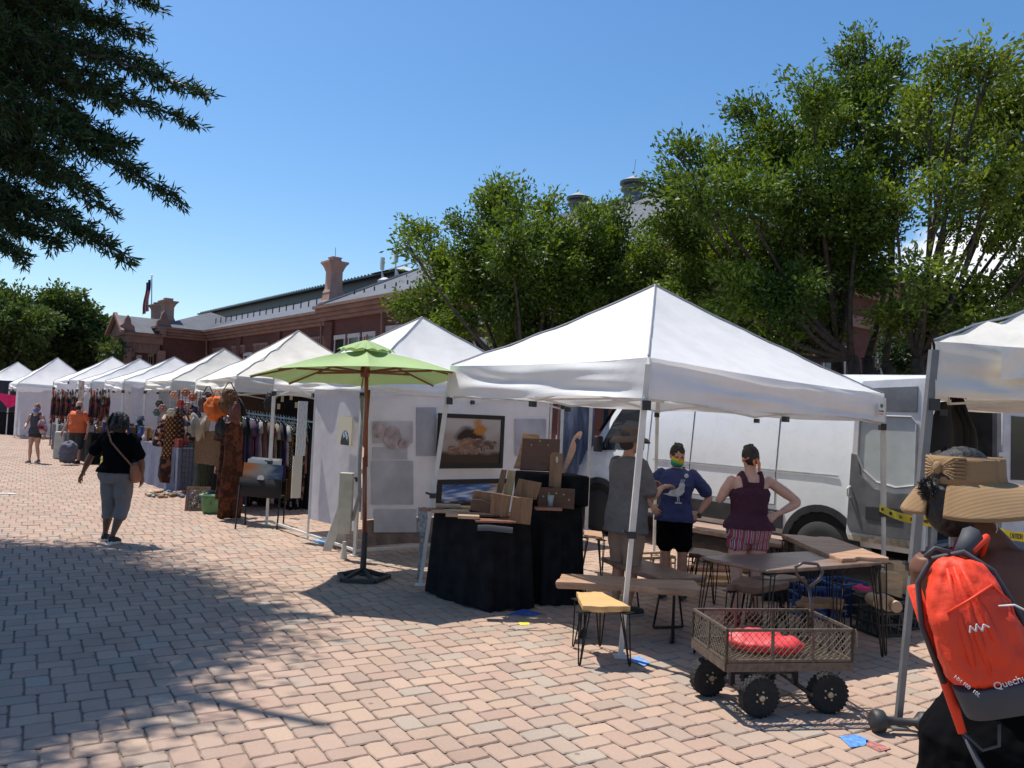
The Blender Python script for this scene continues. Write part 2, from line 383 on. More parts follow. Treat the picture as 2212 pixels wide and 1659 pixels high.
# litter
lm = MB(); g0 = G(15, 1068)
for k in range(3): lm.box(g0+Vector((k*.09-.1, rnd.uniform(-.03, .03), .012)), (.11, .05, .015), rnd.uniform(-.5, .5), .1)
tag(lm.build('paper_scrap', mat('paper', (.75, .75, .73), .8)), 'white paper scrap lying on the sunny paving at far left', 'litter')
# sidewalk near building
swm = MB(); O_ = Vector((4.1, 22, 0))
def BL(u, t, z=0): return O_ + P*u + D*t + Vector((0, 0, z))
swm.hexa([BL(-6.5, -22, -.01), BL(0, -22, -.01), BL(0, 60, -.01), BL(-6.5, 60, -.01), BL(-6.5, -22, .12), BL(0, -22, .12), BL(0, 60, .12), BL(-6.5, 60, .12)])
tag(swm.build('sidewalk', mat('sidewalk_brick', (.33, .20, .16), .9, bump=(30, .3, .005)), origin=BL(-3, 0)), kind='structure')
# ------------------------------------------------------------------ tents
def tent(label, tops, feet, ze, peak, val=.24, mt=None, legm=None, wr=.02, seed=1, name='market_tent', group='white pop-up market tents', skip_legs=(), sag=.06, hikes=None):
    r = random.Random(seed); mt = mt or WHITE; legm = legm or ALU
    T = [Vector((t[0], t[1], (t[2] if len(t) > 2 else ze))) for t in tops]; Pk = Vector(peak)
    base = sum((Vector((f[0], f[1], 0)) for f in feet), Vector())/4
    root = empty(name, base, label, 'tent', group)
    m = MB(); n = 18; ph = [r.uniform(0, 6) for _ in range(8)]
    def wob(p, k): return (math.sin(p.x*5.1+ph[0]+p.z*7)*math.sin(p.y*4.3+ph[1]) + .6*math.sin(p.x*11+p.y*9+ph[2]))*k
    for i in range(4):
        a, b = T[i], T[(i+1) % 4]
        def fn(u, v, a=a, b=b):
            e = a.lerp(b, u); q = e.lerp(Pk, v)
            mid = 4*u*(1-u)
            q.z -= sag*1.6*math.sin(math.pi*v)*(.5+.5*mid) + .02*mid*(1-v)
            q.z += wob(q, wr)*math.sin(math.pi*min(1, v+.08))*(1-v*.6)
            return q
        m.sheet(fn, n, n)
    cv = m.build('canopy', mt, root, smooth=True)
    # hip seams sewn on the canopy
    s = MB()
    for i in range(4):
        pts = []
        for k in range(13):
            v = k/12; q = T[i].lerp(Pk, v); q.z -= sag*.8*math.sin(math.pi*v) - .012; q.z += wob(q, wr)*math.sin(math.pi*min(1, v+.08))*(1-v*.6)*.9
            pts.append(q)
        s.tube(pts, .008, 5)
    s.build('hip_seam', GREYSEAM, cv)
    vm = MB(); cen = sum(T, Vector())/4
    for i in range(4):
        a, b = T[i], T[(i+1) % 4]; e = (b-a); nrm = Vector((e.y, -e.x, 0)).normalized()
        if nrm.dot((a+b)/2-cen) < 0: nrm = -nrm
        h = hikes[i] if hikes else val
        def fn(u, v, a=a, b=b, nrm=nrm, h=h):
            q = a.lerp(b, u) + nrm*(.012+.012*v + wr*1.2*math.sin(u*17+ph[3]+v*2)*v*min(1, 8*u*(1-u)) + wr*.8*math.sin(u*5+v*9+ph[4])*min(1, 8*u*(1-u)) + wr*.9*math.sin(v*15+u*4+ph[0])*math.sin(u*7+ph[1])*min(1, 8*u*(1-u))*(.3+v))
            q.z -= h*v*(1 - .07*math.sin(u*6.2+ph[5])*4*u*(1-u)) + .02*4*u*(1-u)*(1-v)
            return q
        vm.sheet(fn, 30, 14)
    vm.build('valance', mt, root, smooth=True)
    fr = MB()
    for i in range(4):
        a, b = T[i]-Vector((0, 0, .10)), T[(i+1) % 4]-Vector((0, 0, .10)); md = (a+b)/2
        inn = (cen-md); inn.z = 0; inn = inn.normalized()*.04; a, b = a+inn, b+inn; md = (a+b)/2
        dn = Vector((0, 0, -.22))
        for q0, q1 in ((a, md), (md, b)):
            fr.bar(q0, q1+dn, .022); fr.bar(q0+dn, q1, .018)
        fr.bar(a, b, .02)
        q = md; c2 = Vector((cen.x, cen.y, ze)); fr.bar(q, c2, .02)
        fr.bar(q+dn, Vector((cen.x, cen.y, ze-.2)), .018)
        fr.bar(a, Pk-Vector((0, 0, .1)), .02)
    fr.bar((cen.x, cen.y, ze-.25), Pk-Vector((0, 0, .04)), .03)
    fr.build('roof_frame', ALU, root)
    for i in range(4):
        a, b = T[i], T[(i+1) % 4]; cl = MB(); cl.box((a+b)/2-Vector((0, 0, val+.06)), (.05, .05, .05), math.atan2(b.y-a.y, b.x-a.x)); cl.build('truss_bracket', BLACKPL, root)
    for i in range(4):
        if i in skip_legs: continue
        t = T[i]-Vector((0, 0, .05)); f = Vector((feet[i][0], feet[i][1], 0.008)); md = f.lerp(t, .42)
        l = MB(); l.bar(f, md, .034, .034); l.bar(md, t, .044, .044)
        l.box(f+Vector((0, 0, .0)), (.1, .1, .012)); lo = l.build('leg', legm, root); k = MB(); k.box(t-Vector((0, 0, val)), (.06, .06, .07)); k.build('corner_bracket', BLACKPL, lo)
        k = MB(); k.box(md, (.062, .062, .05)); k.bar(md+Vector((0, 0, .0)), md+Vector((-.07, -.03, .03)), .02); k.build('height_clip', BLACKPL, lo)
    return root
def rowtent(label, nc, a=2.4, b=3.0, ze=2.2, pk=1.1, seed=1, **kw):
    n = Vector((nc[0], nc[1], 0)); c = [n, n+D*a, n+D*a+P*b, n+P*b]
    pc = n+D*a/2+P*b/2
    cc = [(q.x+r_, q.y) for q, r_ in zip(c, (0, 0, 0, 0))]
    return tent(label, cc, cc, ze, (pc.x, pc.y, ze+pk-.25+.0), seed=seed, **kw)
# main tent
TF, TL, TB, TR = AT(1400, 772, 5.8), AT(975, 790, 7.92), Vector((1.92, 10.5, 2.2)), AT(1908, 850, 8.35)
mt_ = tent('large white pop-up tent in the foreground sheltering the live-edge wood stall', [TF, TL, TB, TR], [G(1340, 1420)[:2], G(907, 1265)[:2], (1.97, 10.6), G(1909, 1292)[:2]], 2.2,
     AT(1415, 617, 8.2), val=.30, seed=3, wr=.017, sag=.05)
# maker's tag sewn on the valance beside the right leg
e_ = (TR-TF); e_.z = 0; e_.normalize(); nn = Vector((e_.y, -e_.x, 0))
o_ = TF.lerp(TR, .955) + nn*.055 - Vector((0, 0, .17)); ex = (TR-TF).normalized()
lb = MB(); lb.hexa([o_+ex*a+Vector((0, 0, c))+nn*b for c in (-.075, .075) for a, b in ((-.055, 0), (.055, 0), (.055, .004), (-.055, .004))])
lb.cur = 0; lab = lb.build('maker_label', mat('label_white', (.72, .72, .70), .6, amt=0), mt_)
lf = MB(); lf.prism([o_+nn*.006+ex*(.008+.034*math.cos(a)*1.0)+Vector((0, 0, .032+.020*math.sin(a)*(1 if math.cos(a) < .9 else .3))) for a in [k*.4 for k in range(16)]], nn*.002)
lf.build('leaf_emblem', mat('leaf_green', (.02, .16, .06), .6, amt=0), lab)
text_mesh('EuroMax', .031, frame_mtx(o_+nn*.008-Vector((0, 0, .022)), ex, (0, 0, 1)), mat('ink', (.015, .015, .015), .6, amt=0), 'lettering', lab)
rl = MB(); rl.hexa([o_+nn*(.005+b)+ex*a+Vector((0, 0, c)) for c in (-.056, -.048) for a, b in ((-.046, 0), (.046, 0), (.046, .002), (-.046, .002))]); rl.build('red_line', mat('red_ink', (.5, .03, .03), .6, amt=0), lab)
# neighbouring tents down the row: near street corner at (x, y)
rowtent('white market tent with tall peak just behind the green umbrella over the painter stall', G(765, 1201)[:2], 2.7, 3.24, 2.2, 1.17, seed=5, wr=.02)
PA, PBk = AT(511, 812, 13.2), AT(424, 822, 17.0)
PS = tent('off-white wrinkled tent with sagging canopy over the clothing stall', [PA, PBk, PBk+P*3, PA+P*2.9], [G(500, 1098)[:2], G(404, 1041)[:2], (PBk+P*3)[:2], (PA+P*2.9)[:2]], 2.2, AT(645, 715, 15.9), val=.27, mt=CREAM, wr=.03, seed=8, sag=.05)
rowtent('white tent whose valance stands just left of the hanging orange bags', (-7.66, 18.0), 2.2, 3.0, 2.2, 1.13, seed=9, mt=CREAM, wr=.025)
rowtent('white tent fourth from the green umbrella with a smooth narrow peak', (-9.96, 20.5), 2.1, 3.0, 2.2, 1.0, seed=10)
rowtent('white tent with low wide canopy behind the walker in black shirt', (-12.1, 23.0), 2.0, 3.0, 2.2, 1.03, seed=12)
T7 = rowtent('white tent on dark brown poles right of the man in orange shirt', (-14.2, 25.6), 2.6, 3.0, 2.25, 1.15, seed=13, legm=mat('brown_pole', (.12, .07, .05), .6))
rowtent('small far white tent peeking out behind the brown-poled tent', (-16.0, 29.5), 2.4, 2.8, 2.3, 1.25, seed=14)
rowtent('far white tent at left with a tall white peak and lavender sidewall', (-19.4, 31.4), 2.4, 3.0, 2.15, 1.4, seed=15)
rowtent('leftmost white tent partly cut by the photo edge', (-24.2, 36.5), 2.5, 3.0, 2.2, 1.3, seed=16)
# right edge tent
TC0 = AT(2018, 738, 4.8)
T0 = tent('cream tent cut off at the right edge with a patched and wrinkled valance', [TC0, (4.35, 7.9, 2.33), (7.2, 8.05, 2.33), TC0+Vector((2.95, .15, .02))],
   [G(1939, 1572)[:2], (4.4, 7.9), (7.2, 8.05), (5.45, 4.95)], 2.33, (4.9, 6.4, 3.15), val=.33, mt=CREAM, wr=.03, seed=21, legm=mat('grey_leg', (.17, .17, .17), .5, .3), sag=.03)
pt = MB(); a_ = AT(2018, 738, 4.8)
def patch(u, v):
    q = a_ + Vector((.36+u*.62, -.062-.012*math.sin(u*9+v*4)-.01*v, -.02-.20*v+.03*math.sin(u*3.1)*v)); return q
pt.sheet(patch, 14, 8); pt.build('canvas_patch', mat('patch_canvas', (.80, .74, .64), .85, amt=.08, bump=(6, .4, .02)), T0, smooth=True)
# ------------------------------------------------------------------ sidewalls and panels
def wall(name, label, cat, p0, p1, z0, z1, m, group=None, parent=None, wv=.03, nu=24, nv=8, fr=0):
    mb = MB(); a, b = Vector((p0[0], p0[1], 0)), Vector((p1[0], p1[1], 0)); n = Vector(((b-a).y, -(b-a).x, 0)).normalized(); s = fr or rnd.uniform(3, 6)
    L = (b-a).length
    mb.sheet(lambda u, v: a.lerp(b, u) + n*wv*(math.sin(u*L*s+v)*(.6+.4*v) + .5*math.sin(u*L*s*2.3+v*2)) + Vector((0, 0, z1+(z0-z1)*v + .012*math.sin(u*L*s*.7))), nu, nv)
    o = mb.build(name, m, parent, smooth=True)
    return o if parent else tag(o, label, cat, group)
LAV = mat('lavender_white_sheet', (.60, .58, .62), .85, amt=.05, trans=.3, bump=(3, .3, .03))
NC = G(765, 1201); NC.z = 0; FP = .03
# painter stall: frame with white mesh walls
pw = empty('display_wall', NC, 'white mesh display wall of the painter stall facing the green umbrella', 'display wall')
e2 = NC + P*3.05
f = MB(); f.bar(NC+Vector((0, 0, .06)), e2+Vector((0, 0, .06)), .03); f.bar(NC+Vector((0, 0, 2.0)), e2+Vector((0, 0, 2.0)), .03); f.bar(NC+P*1.55+Vector((0, 0, .06)), NC+P*1.55+Vector((0, 0, .35)), .02)
for s in (.03, 3.05): f.bar(NC+P*s+D*.03, NC+P*s+D*.03+Vector((0, 0, 2.0)), .03)
f.build('wall_frame', ALU, pw)
wall('mesh_panel', 0, 0, NC+P*.06+D*.01, e2-P*.05+D*.01, .42, 1.96, MESHW, parent=pw, wv=.004)
wall('lower_panel', 0, 0, NC+P*.1+D*.015, e2-P*.05+D*.015, .09, .41, mat('brown_board', (.20, .15, .12), .9, amt=.3), parent=pw, wv=.002)
# faint pictures that show through the mesh from behind
def showthrough(x0, y0, x1, y1, c, nm='picture_silhouette'):
    q = MB(); pts = [ONP(x, y, NC-D*.012, P) for x, y in ((x0, y0), (x1, y0), (x1, y1), (x0, y1))]; q.prism(pts, D*.008); q.build(nm, mat('ghost'+str(c), c, .9, amt=.12, ns=3, trans=.3), pw)
GH = (.58, .56, .60)
showthrough(900, 880, 943, 985, GH); showthrough(1113, 905, 1180, 985, GH); showthrough(802, 995, 893, 1090, (.62, .60, .63)); showthrough(808, 1100, 900, 1150, (.66, .64, .67))
showthrough(805, 910, 892, 958, (.70, .66, .68)); showthrough(805, 966, 880, 992, (.64, .62, .65))
# gathered roundish ghost shapes of an animal portrait
gp = MB()
for cx, cy, rx, ry in ((848, 945, 20, 26), (820, 930, 17, 17), (872, 958, 14, 11)):
    gp.prism([ONP(cx+rx*math.cos(a*.5), cy+ry*math.sin(a*.5), NC-D*.022, P) for a in range(12)], D*.003)
gp.build('faint_portrait', mat('ghost_face', (.60, .48, .48), .9, amt=.25, ns=9, trans=.3), pw)
pl = empty('display_wall', NC-P*.02, 'lavender fabric side wall of the painter stall between pole and clothes rack', 'display wall')
w1 = NC + D*1.30
wall('mesh_panel', 0, 0, NC+D*.03, w1, .28, 1.98, LAV, parent=pl, wv=.008)
f = MB(); f.bar(NC+D*.04+Vector((0, 0, 2.0)), w1+Vector((0, 0, 2.0)), .03); f.bar(w1, w1+Vector((0, 0, 2.0)), .022); f.bar(NC+Vector((0, 0, .07)), NC+D*2.6+Vector((0, 0, .07)), .028); f.build('wall_frame', ALU, pl)
# ------------------------------------------------------------------ paintings
def canvas(name, label, p, ex, ez, wd, ht, fn, frame=.04, fcol=(.012, .011, .011), depth=.035, res=(72, 54), group=None):
    """p = top-left corner seen from the front; ex along the width"""
    ex = Vector(ex).normalized(); ez = Vector(ez).normalized(); n = ex.cross(ez); n = -n if n.dot(CAM-Vector(p)) < 0 else n
    o = p + ex*wd/2 - ez*ht; root = empty(name, o, label, 'painting', group)
    m = MB(); m.sheet(lambda u, v: p + ex*(frame+u*(wd-2*frame)) - ez*(frame+v*(ht-2*frame)) + n*(depth*.6), res[0], res[1], cf=fn)
    m.build('picture', attrmat('oil_paint', .55), root)
    b = MB(); b.hexa([p+ex*a-ez*c+n*k for k in (0, depth*.5) for a, c in ((.003, .003), (wd-.003, .003), (wd-.003, ht-.003), (.003, ht-.003))]); b.build('stretcher', mat('canvas_edge', (.70, .66, .58), .8), root)
    if fcol:
        fr = MB()
        for a0, a1, c0, c1 in ((0, wd, 0, frame), (0, wd, ht-frame, ht), (0, frame, frame, ht-frame), (wd-frame, wd, frame, ht-frame)):
            fr.hexa([p+ex*a-ez*c+n*k for k in (0, depth) for a, c in ((a0, c0), (a1, c0), (a1, c1), (a0, c1))])
        fr.build('frame', mat('frame'+str(fcol), fcol, .7, amt=0), root)
    return root
def fbm(x, y, s=0):
    return .5*math.sin(x*7.1+s+2*math.sin(y*5.3+s))+.3*math.sin(y*13.7+x*5+s*2)+.2*math.sin(x*29+y*23+3*math.sin(x*11+s))
def mixc(a, b, t): t = max(0, min(1, t)); return tuple(a[i]*(1-t)+b[i]*t for i in range(3))
def elephants(u, v):
    c = mixc((.50, .44, .40), (.25, .17, .13), v*1.1+.2*fbm(u, v, 1))
    d = math.hypot((u-.48)*1.5, (v-.42)*1.5); c = mixc((.03, .015, .008), c, (d-.27+.08*fbm(u*1.5, v*1.5, 3))/.13)
    d = math.hypot((u-.62)*2.6, (v-.22)*1.5); c = mixc((.45, .17, .03), c, (d-.20+.10*fbm(u*2, v*2, 5))/.12)
    if v > .68: c = mixc(c, (.05, .028, .015), (v-.68)/.12+.25*fbm(u*3, v*2, 2))
    for ex, ey, s, cc in ((.46, .55, .17, (.24, .12, .07)), (.20, .66, .09, (.20, .10, .06)), (.64, .55, .12, (.13, .07, .05)), (.80, .55, .10, (.10, .06, .045))):
        q = ((u-ex)/s)**2+((v-ey)/(s*.75))**2; hd = ((u-ex-s*.95)/(s*.5))**2+((v-ey+s*.1)/(s*.6))**2
        leg = any(abs(u-ex-k*s) < s*.16 for k in (-.7, -.3, .35, .75)) and ey < v < ey+s*1.35
        tr = abs(u-ex-s*1.25-.15*s*math.sin((v-ey)*20)) < s*.10 and ey < v < ey+s*1.2
        if q < 1 or hd < 1 or leg or tr:
            c = mixc(cc, (.55, .45, .38), max(0, .35*fbm(u*4, v*5, ex*9)+(.25 if hd < 1 and hd > .6 else 0)+(.2 if tr else 0)))
    return c
def stampede(u, v):
    c = mixc((.03, .06, .20), (.10, .22, .50), .5+.6*fbm(u*1.2, v*1.5, 4))
    c = mixc(c, (.62, .66, .75), (.32-abs(v-.55+.2*(u-.5)))*2.2+.8*fbm(u*2.5, v*2.5, 7)-.1)
    if u > .68: c = mixc(c, (.52, .30, .07), (u-.68)*3+.5*fbm(u*2, v*2, 9)-.2*v)
    if v > .82: c = mixc(c, (.05, .03, .02), (v-.8)*8+1.1*fbm(u*5, v*3, 8))
    return c
ppl = NC - D*.07
def onwall(name, label, x0, y0, x1, y1, fn, **k):
    a, b, c = ONP(x0, y0, ppl, P), ONP(x1, y0, ppl, P), ONP(x0, y1, ppl, P); b.z = a.z
    return canvas(name, label, a, P, (0, 0, 1), (b-a).length, a.z-c.z, fn, **k)
onwall('framed_painting', 'large black-framed painting of a herd of elephants in brown dust on the white wall', 946, 892, 1088, 1012, elephants, frame=.055)
onwall('framed_painting', 'black-framed blue and white painting half hidden by the wooden boards', 944, 1036, 1098, 1100, stampede, frame=.06)
def horse(u, v):
    c = (.55, .50, .38)
    d = math.hypot((u-.55)*1.6, (v-.98)*1.0)
    if d < .50:
        c = (.010, .012, .018)
        if abs(v-.72-.12*math.sin(u*9)) < .12 and .38 < u < .75: c = mixc((.06, .12, .22), (.6, .66, .7), .35+.9*fbm(u*4, v*4, 2))
    return c
hp = ONP(735, 899, NC-P*.05-D*0, D)
canvas('small_painting', 'square cream painting with a dark arch on the lavender wall', hp, -D, (0, 0, 1), .36, .345, horse, frame=.0, fcol=None, res=(40, 40))
# three canvases edge-on at the far end of the lavender wall
for i, (x, y0, y1, lab) in enumerate(((682, 868, 985, 'upper thin canvas seen edge-on beside the clothes rack'), (672, 985, 1075, 'lower thin canvas seen edge-on beside the clothes rack'))):
    a = ONP(x, y0, w1-P*.0, P); b = ONP(x, y1, w1, P)
    def edge(u, v, i=i): return mixc((.62, .60, .55), (.10, .25, .38), .7*fbm(u*3, v*3, i+2)) if i == 0 else (.58, .52, .42)
    m = MB(); ctr = w1 - P*(.10+.03*i)
    root = canvas('edge_on_canvas', lab, Vector((ctr.x, ctr.y, a.z))+D*.02, P*-1, (0, 0, 1), .13, a.z-b.z, edge, frame=0, fcol=None, res=(16, 30))
# pleated art bin etc. at the umbrella side
def pole_panel():
    root = empty('pole_cover', G(745, 1212), 'tall narrow cream canvas panel strapped to the painter stall pole', 'pole cover')
    b = G(745, 1208); m = MB()
    m.hexa([b+Vector((x, y, z)) for z in (.30, 1.0) for x, y in ((-.11, -.03), (.05, -.05), (.06, .02), (-.10, .04))]); m.build('cover', mat('cream_vinyl', (.50, .46, .36), .6, amt=.1, bump=(6, .4, .02)), root, bevel=.01)
    m = MB(); m.lathe([(.045, .0), (.03, .12), (.022, .2)], b+Vector((-.02, .02, 0)), 10); m.build('foot_weight', mat('cream_plastic', (.55, .5, .42), .5), root)
    m = MB()
    m.tube([b+Vector((.1, 0, 1.9)), b+Vector((.11, .0, 1.1)), b+Vector((.13, 0, .75)), b+Vector((.06, 0, .45))], .022, 7); m.build('grey_cable', mat('grey_rubber', (.25, .26, .26), .6), root, smooth=True)
pole_panel()
def stepstand():
    root = empty('folding_stand', G(722, 1165), 'cream folding a-frame stand on the paving left of the tall cream panel', 'stand')
    g = G(722, 1185); m = MB()
    def q(x, y, z): return g + P*x*.6 + Vector((x*.8, 0, 0))*.5 + Vector((0, y, z))
    a = AT(735, 1082, g.y); 
    for s, lx in ((0, -1), (1, 1)):
        m.prism([AT(733, 1082, g.y-.05), AT(752, 1082, g.y-.05), AT(757, 1128, g.y-.06), AT(740, 1130, g.y-.1), AT(714, 1192, g.y-.2), AT(696, 1190, g.y-.2)] if s == 0 else [AT(733, 1083, g.y+.04), AT(722, 1110, g.y+.1), AT(722, 1184, g.y+.1), AT(748, 1184, g.y+.1), AT(750, 1090, g.y+.05)], (0, .02, 0))
    m.build('panel', mat('cream_plastic', (.55, .5, .42), .5), root, bevel=.004)
    t = MB(); t.prism([AT(734, 1079, g.y-.08), AT(764, 1080, g.y-.08), AT(762, 1077, g.y+.12), AT(738, 1076, g.y+.12)], (0, 0, .03)); t.build('step_top', mat('sage_plastic', (.35, .38, .25), .5), root)
stepstand()
# ------------------------------------------------------------------ green umbrella
def umbrella():
    b = G(783, 1250); root = empty('market_umbrella', b, 'lime green market umbrella on a wooden pole standing open on the paving', 'umbrella')
    GR = mat('lime_canvas', (.33, .46, .19), .8, amt=.05, ns=3, trans=.14, bump=(5, .15, .02)); WD = wood('umbrella_wood', (.16, .045, .02), (.30, .10, .05), .4, (8, 8, 1))
    top = AT(792, 742, b.y)
    m = MB()
    n = 8; R = 1.16; a0 = R_(12); hubz = top.z-.07; rimz = 2.075
    cx, cy = top.x, b.y
    def rim(k): a = a0+k*2*math.pi/n; return Vector((cx+R*math.cos(a), cy+R*math.sin(a), rimz+.05*math.sin(-a)+.055*math.cos(a)))
    hub = Vector((cx, cy, hubz))
    for k in range(n):
        A, B = rim(k), rim(k+1)
        def fn(u, v):
            e = A.lerp(B, u); q = hub.lerp(e, v); q.z -= .06*math.sin(math.pi*v)*4*u*(1-u) ; q += (hub-e)*.05*4*u*(1-u)*v
            q.z += .03*math.sin(math.pi*v); return q
        m.sheet(fn, 12, 10)
    m.build('canopy', GR, root, smooth=False)
    v = MB()
    for k in range(n):
        a, c = a0+k*2*math.pi/n, a0+(k+1)*2*math.pi/n
        A = Vector((cx+.30*math.cos(a), cy+.30*math.sin(a), hubz-.015)); B = Vector((cx+.30*math.cos(c), cy+.30*math.sin(c), hubz-.015)); T = Vector((cx, cy, hubz+.11))
        v.sheet(lambda u, w: T.lerp(A.lerp(B, u), w)+Vector((0, 0, .018*w*w*abs(math.sin(u*math.pi*2))+.01*math.sin(w*3.1))), 8, 5)
    v.build('vent_cap', GR, root)
    r = MB(); hb = Vector((cx, cy, 2.13))
    for k in range(n):
        A = rim(k); r.bar(hub-Vector((0, 0, .03)), A-Vector((0, 0, .016))+(hub-A).normalized()*.02, .016, .018); md = hub.lerp(A, .60)-Vector((0, 0, .03)); r.bar(hb, md, .018, .022)
    r.build('rib', WD, root)
    p = MB(); p.tube([b+Vector((0, 0, .40)), lerp(b, Vector((cx, cy, 0)), .5)+Vector((0, 0, 1.25))], .024, 12); p.tube([lerp(b, Vector((cx, cy, 0)), .45)+Vector((0.012, 0, 1.15)), Vector((cx, cy, hubz+.1))], .021, 12)
    p.tube([Vector((cx+.035, cy, 1.35)), Vector((cx+.05, cy, 1.95))], .018, 6); p.lathe([(.045, -.05), (.055, 0), (.045, .06)], hb, 12); p.build('pole', WD, root, smooth=True)
    k = MB(); k.tube([b+Vector((0, 0, .03)), b+Vector((0, 0, .47))], [.034, .028], 12)
    for i in range(5):
        a, c = i*2*math.pi/5+.3, (i+1)*2*math.pi/5+.3
        q = Vector((.27*math.cos(a), .27*math.sin(a), .02)); q2 = Vector((.27*math.cos(c), .27*math.sin(c), .02))
        k.bar(b+q, b+q2, .055, .035); k.bar(b+q, b+Vector((0, 0, .10)), .035, .03)
    k.build('cast_base', mat('cast_iron', (.05, .05, .052), .6, .4, bump=(20, .4, .01)), root)
    f = MB(); f.lathe([(.0, .0), (.02, .01), (.012, .05), (0, .07)], Vector((cx, cy, hubz+.11)), 10); f.build('finial', WD, root)
umbrella()
# ------------------------------------------------------------------ black covered tables
def skirted(name, label, foot, ztop, wv=.03, group=None, top=None):
    ft = [Vector((x, y, 0)) for x, y in foot]; c = sum(ft, Vector())/len(ft); n = len(ft); N = 14
    root = empty(name, c, label, 'table', group)
    def per(t):
        i = int(t*n) % n; u = t*n-int(t*n); a, b = ft[i], ft[(i+1) % n]; p = a.lerp(b, u)
        # round the corners
        k = 4*u*(1-u); return p
    m = MB(); M_ = n*N*2
    def fn(u, v):
        p = sum((per((u+d) % 1) for d in (-.035, -.018, 0, .018, .035)), Vector())/5
        o = (p-c); o.z = 0; o.normalize(); fl = .03+.05*v
        f = math.sin(u*2*math.pi*13+math.sin(u*19))*.6+math.sin(u*2*math.pi*29+1)*.3
        p = p + o*(-.06+fl + wv*v*f); p.z = ztop - .005 - (ztop-.015)*v + .01*math.sin(u*40)*v*(v > .95); return p
    m.sheet(fn, M_, 8)
    mt = MB(); pts = [fn(i/M_, 0) for i in range(M_)]; m.add([Vector((p.x, p.y, ztop-.005)) for p in pts], [tuple(range(M_))])
    m.build('cloth', BLACKCL, root, smooth=True)
    b = MB()
    for p in ft:
        q = p.lerp(c, .36); b.bar(q, q+Vector((0, 0, ztop-.06)), .03)
    b.prism([Vector((p.x, p.y, ztop-.05)).lerp(Vector((c.x, c.y, ztop-.05)), .25) for p in ft], (0, 0, .035))
    b.build('table_frame', ALU, root); return root
skirted('display_table', 'black-draped table in front carrying low stacks of cutting boards', [G(914, 1279)[:2], G(1048, 1323)[:2], G(1156, 1314)[:2], (-.30, 8.05)], .80)
skirted('display_table', 'black-draped table beside the van nose carrying dark boards', [G(1166, 1310)[:2], G(1262, 1305)[:2], (.55, 8.35), (.05, 8.15)], .90)
rs = MB(); q4 = [AT(1113, 1012, 7.75), AT(1258, 1024, 7.75), AT(1272, 1104, 7.7), AT(1120, 1100, 7.7)]
rs.hexa([Vector((q.x, q.y, z)) for z in (.905, 1.20) for q in (q4[3]+Vector((.05, 0, 0)), q4[2], q4[2]+Vector((-.16, .40, 0)), q4[3]+Vector((-.05, .4, 0)))])
tag(rs.build('display_riser', BLACKCL, bevel=.02), 'black cloth-covered riser box on the right black table', 'riser')
# boards -----------------------------------------------------------
def slab(name, label, px, Ys, th, m, cat='cutting board', group=None, hole=None, edge=None):
    """px = outline in the photo, Ys = depth of each corner; thickness goes backwards"""
    if not isinstance(Ys, (list, tuple)): Ys = [Ys]*len(px)
    pts = [AT(x, y, Y) for (x, y), Y in zip(px, Ys)]
    n = (pts[1]-pts[0]).cross(pts[-1]-pts[0]).normalized(); n = -n if n.dot(pts[0]-CAM) < 0 else n
    mb = MB(); mb.prism(pts, n*th)
    o = mb.build(name, m, bevel=.004)
    return tag(o, label, cat, group)
DK = wood('dark_walnut_board', (.032, .011, .006), (.085, .034, .015), .4, (2, 14, 14)); MD = wood('mid_walnut_board', (.10, .045, .018), (.24, .13, .06), .5, (14, 14, 1.4))
def BX(x, y): return (882+x*.3023, 847+y*.3023)
def slabc(name, label, pts, Ys, th, m, **k): return slab(name, label, [BX(*p) for p in pts], Ys, th, m, **k)
GB = 'wooden boards for sale on the black tables'
slabc('serving_board', 'big dark walnut slab with inlay dots leaning on top of the riser', [(818, 328), (1086, 336), (1076, 562), (798, 552)], [7.85, 7.85, 7.72, 7.72], .03, DK, group=GB)
slabc('serving_board', 'live-edge board with pale bark side behind the big dark slab', [(820, 292), (938, 302), (930, 560), (752, 540), (790, 430)], [8.0, 8.0, 7.9, 7.9, 7.95], .03, wood('pale_edge_board', (.22, .11, .06), (.55, .32, .16), .5), group=GB)
slabc('paddle_board', 'tall narrow paddle board with oval hand hole in front of the riser', [(1030, 432), (1100, 438), (1106, 452), (1090, 685), (1078, 690), (1003, 676), (1016, 450)], 7.6, .025, wood('paddle_wood', (.10, .05, .025), (.26, .15, .08), .4, (14, 14, 1.2)), group=GB)
hl = MB(); hl.prism([AT(*BX(1062+9*math.cos(a*.52), 482+24*math.sin(a*.52)), 7.595) for a in range(12)], (0, -.002, 0)); 
tag(hl.build('hand_hole_plate', mat('hole_light', (.5, .45, .42), .8)), 'pale oval plate standing in for the hand hole of the tall paddle board', 'grip')  # no real opening: pale plate on the board face imitates the see-through hole
slabc('curvy_board', 'pale curved board with hooked handle standing right of the riser', [(1096, 578), (1140, 440), (1160, 375), (1182, 320), (1215, 285), (1236, 278), (1245, 292), (1232, 330), (1224, 340), (1208, 325), (1190, 345), (1200, 380), (1195, 420), (1170, 480), (1115, 582)], 7.9, .028, wood('pink_cherry', (.42, .24, .16), (.62, .40, .28), .5), group=GB)
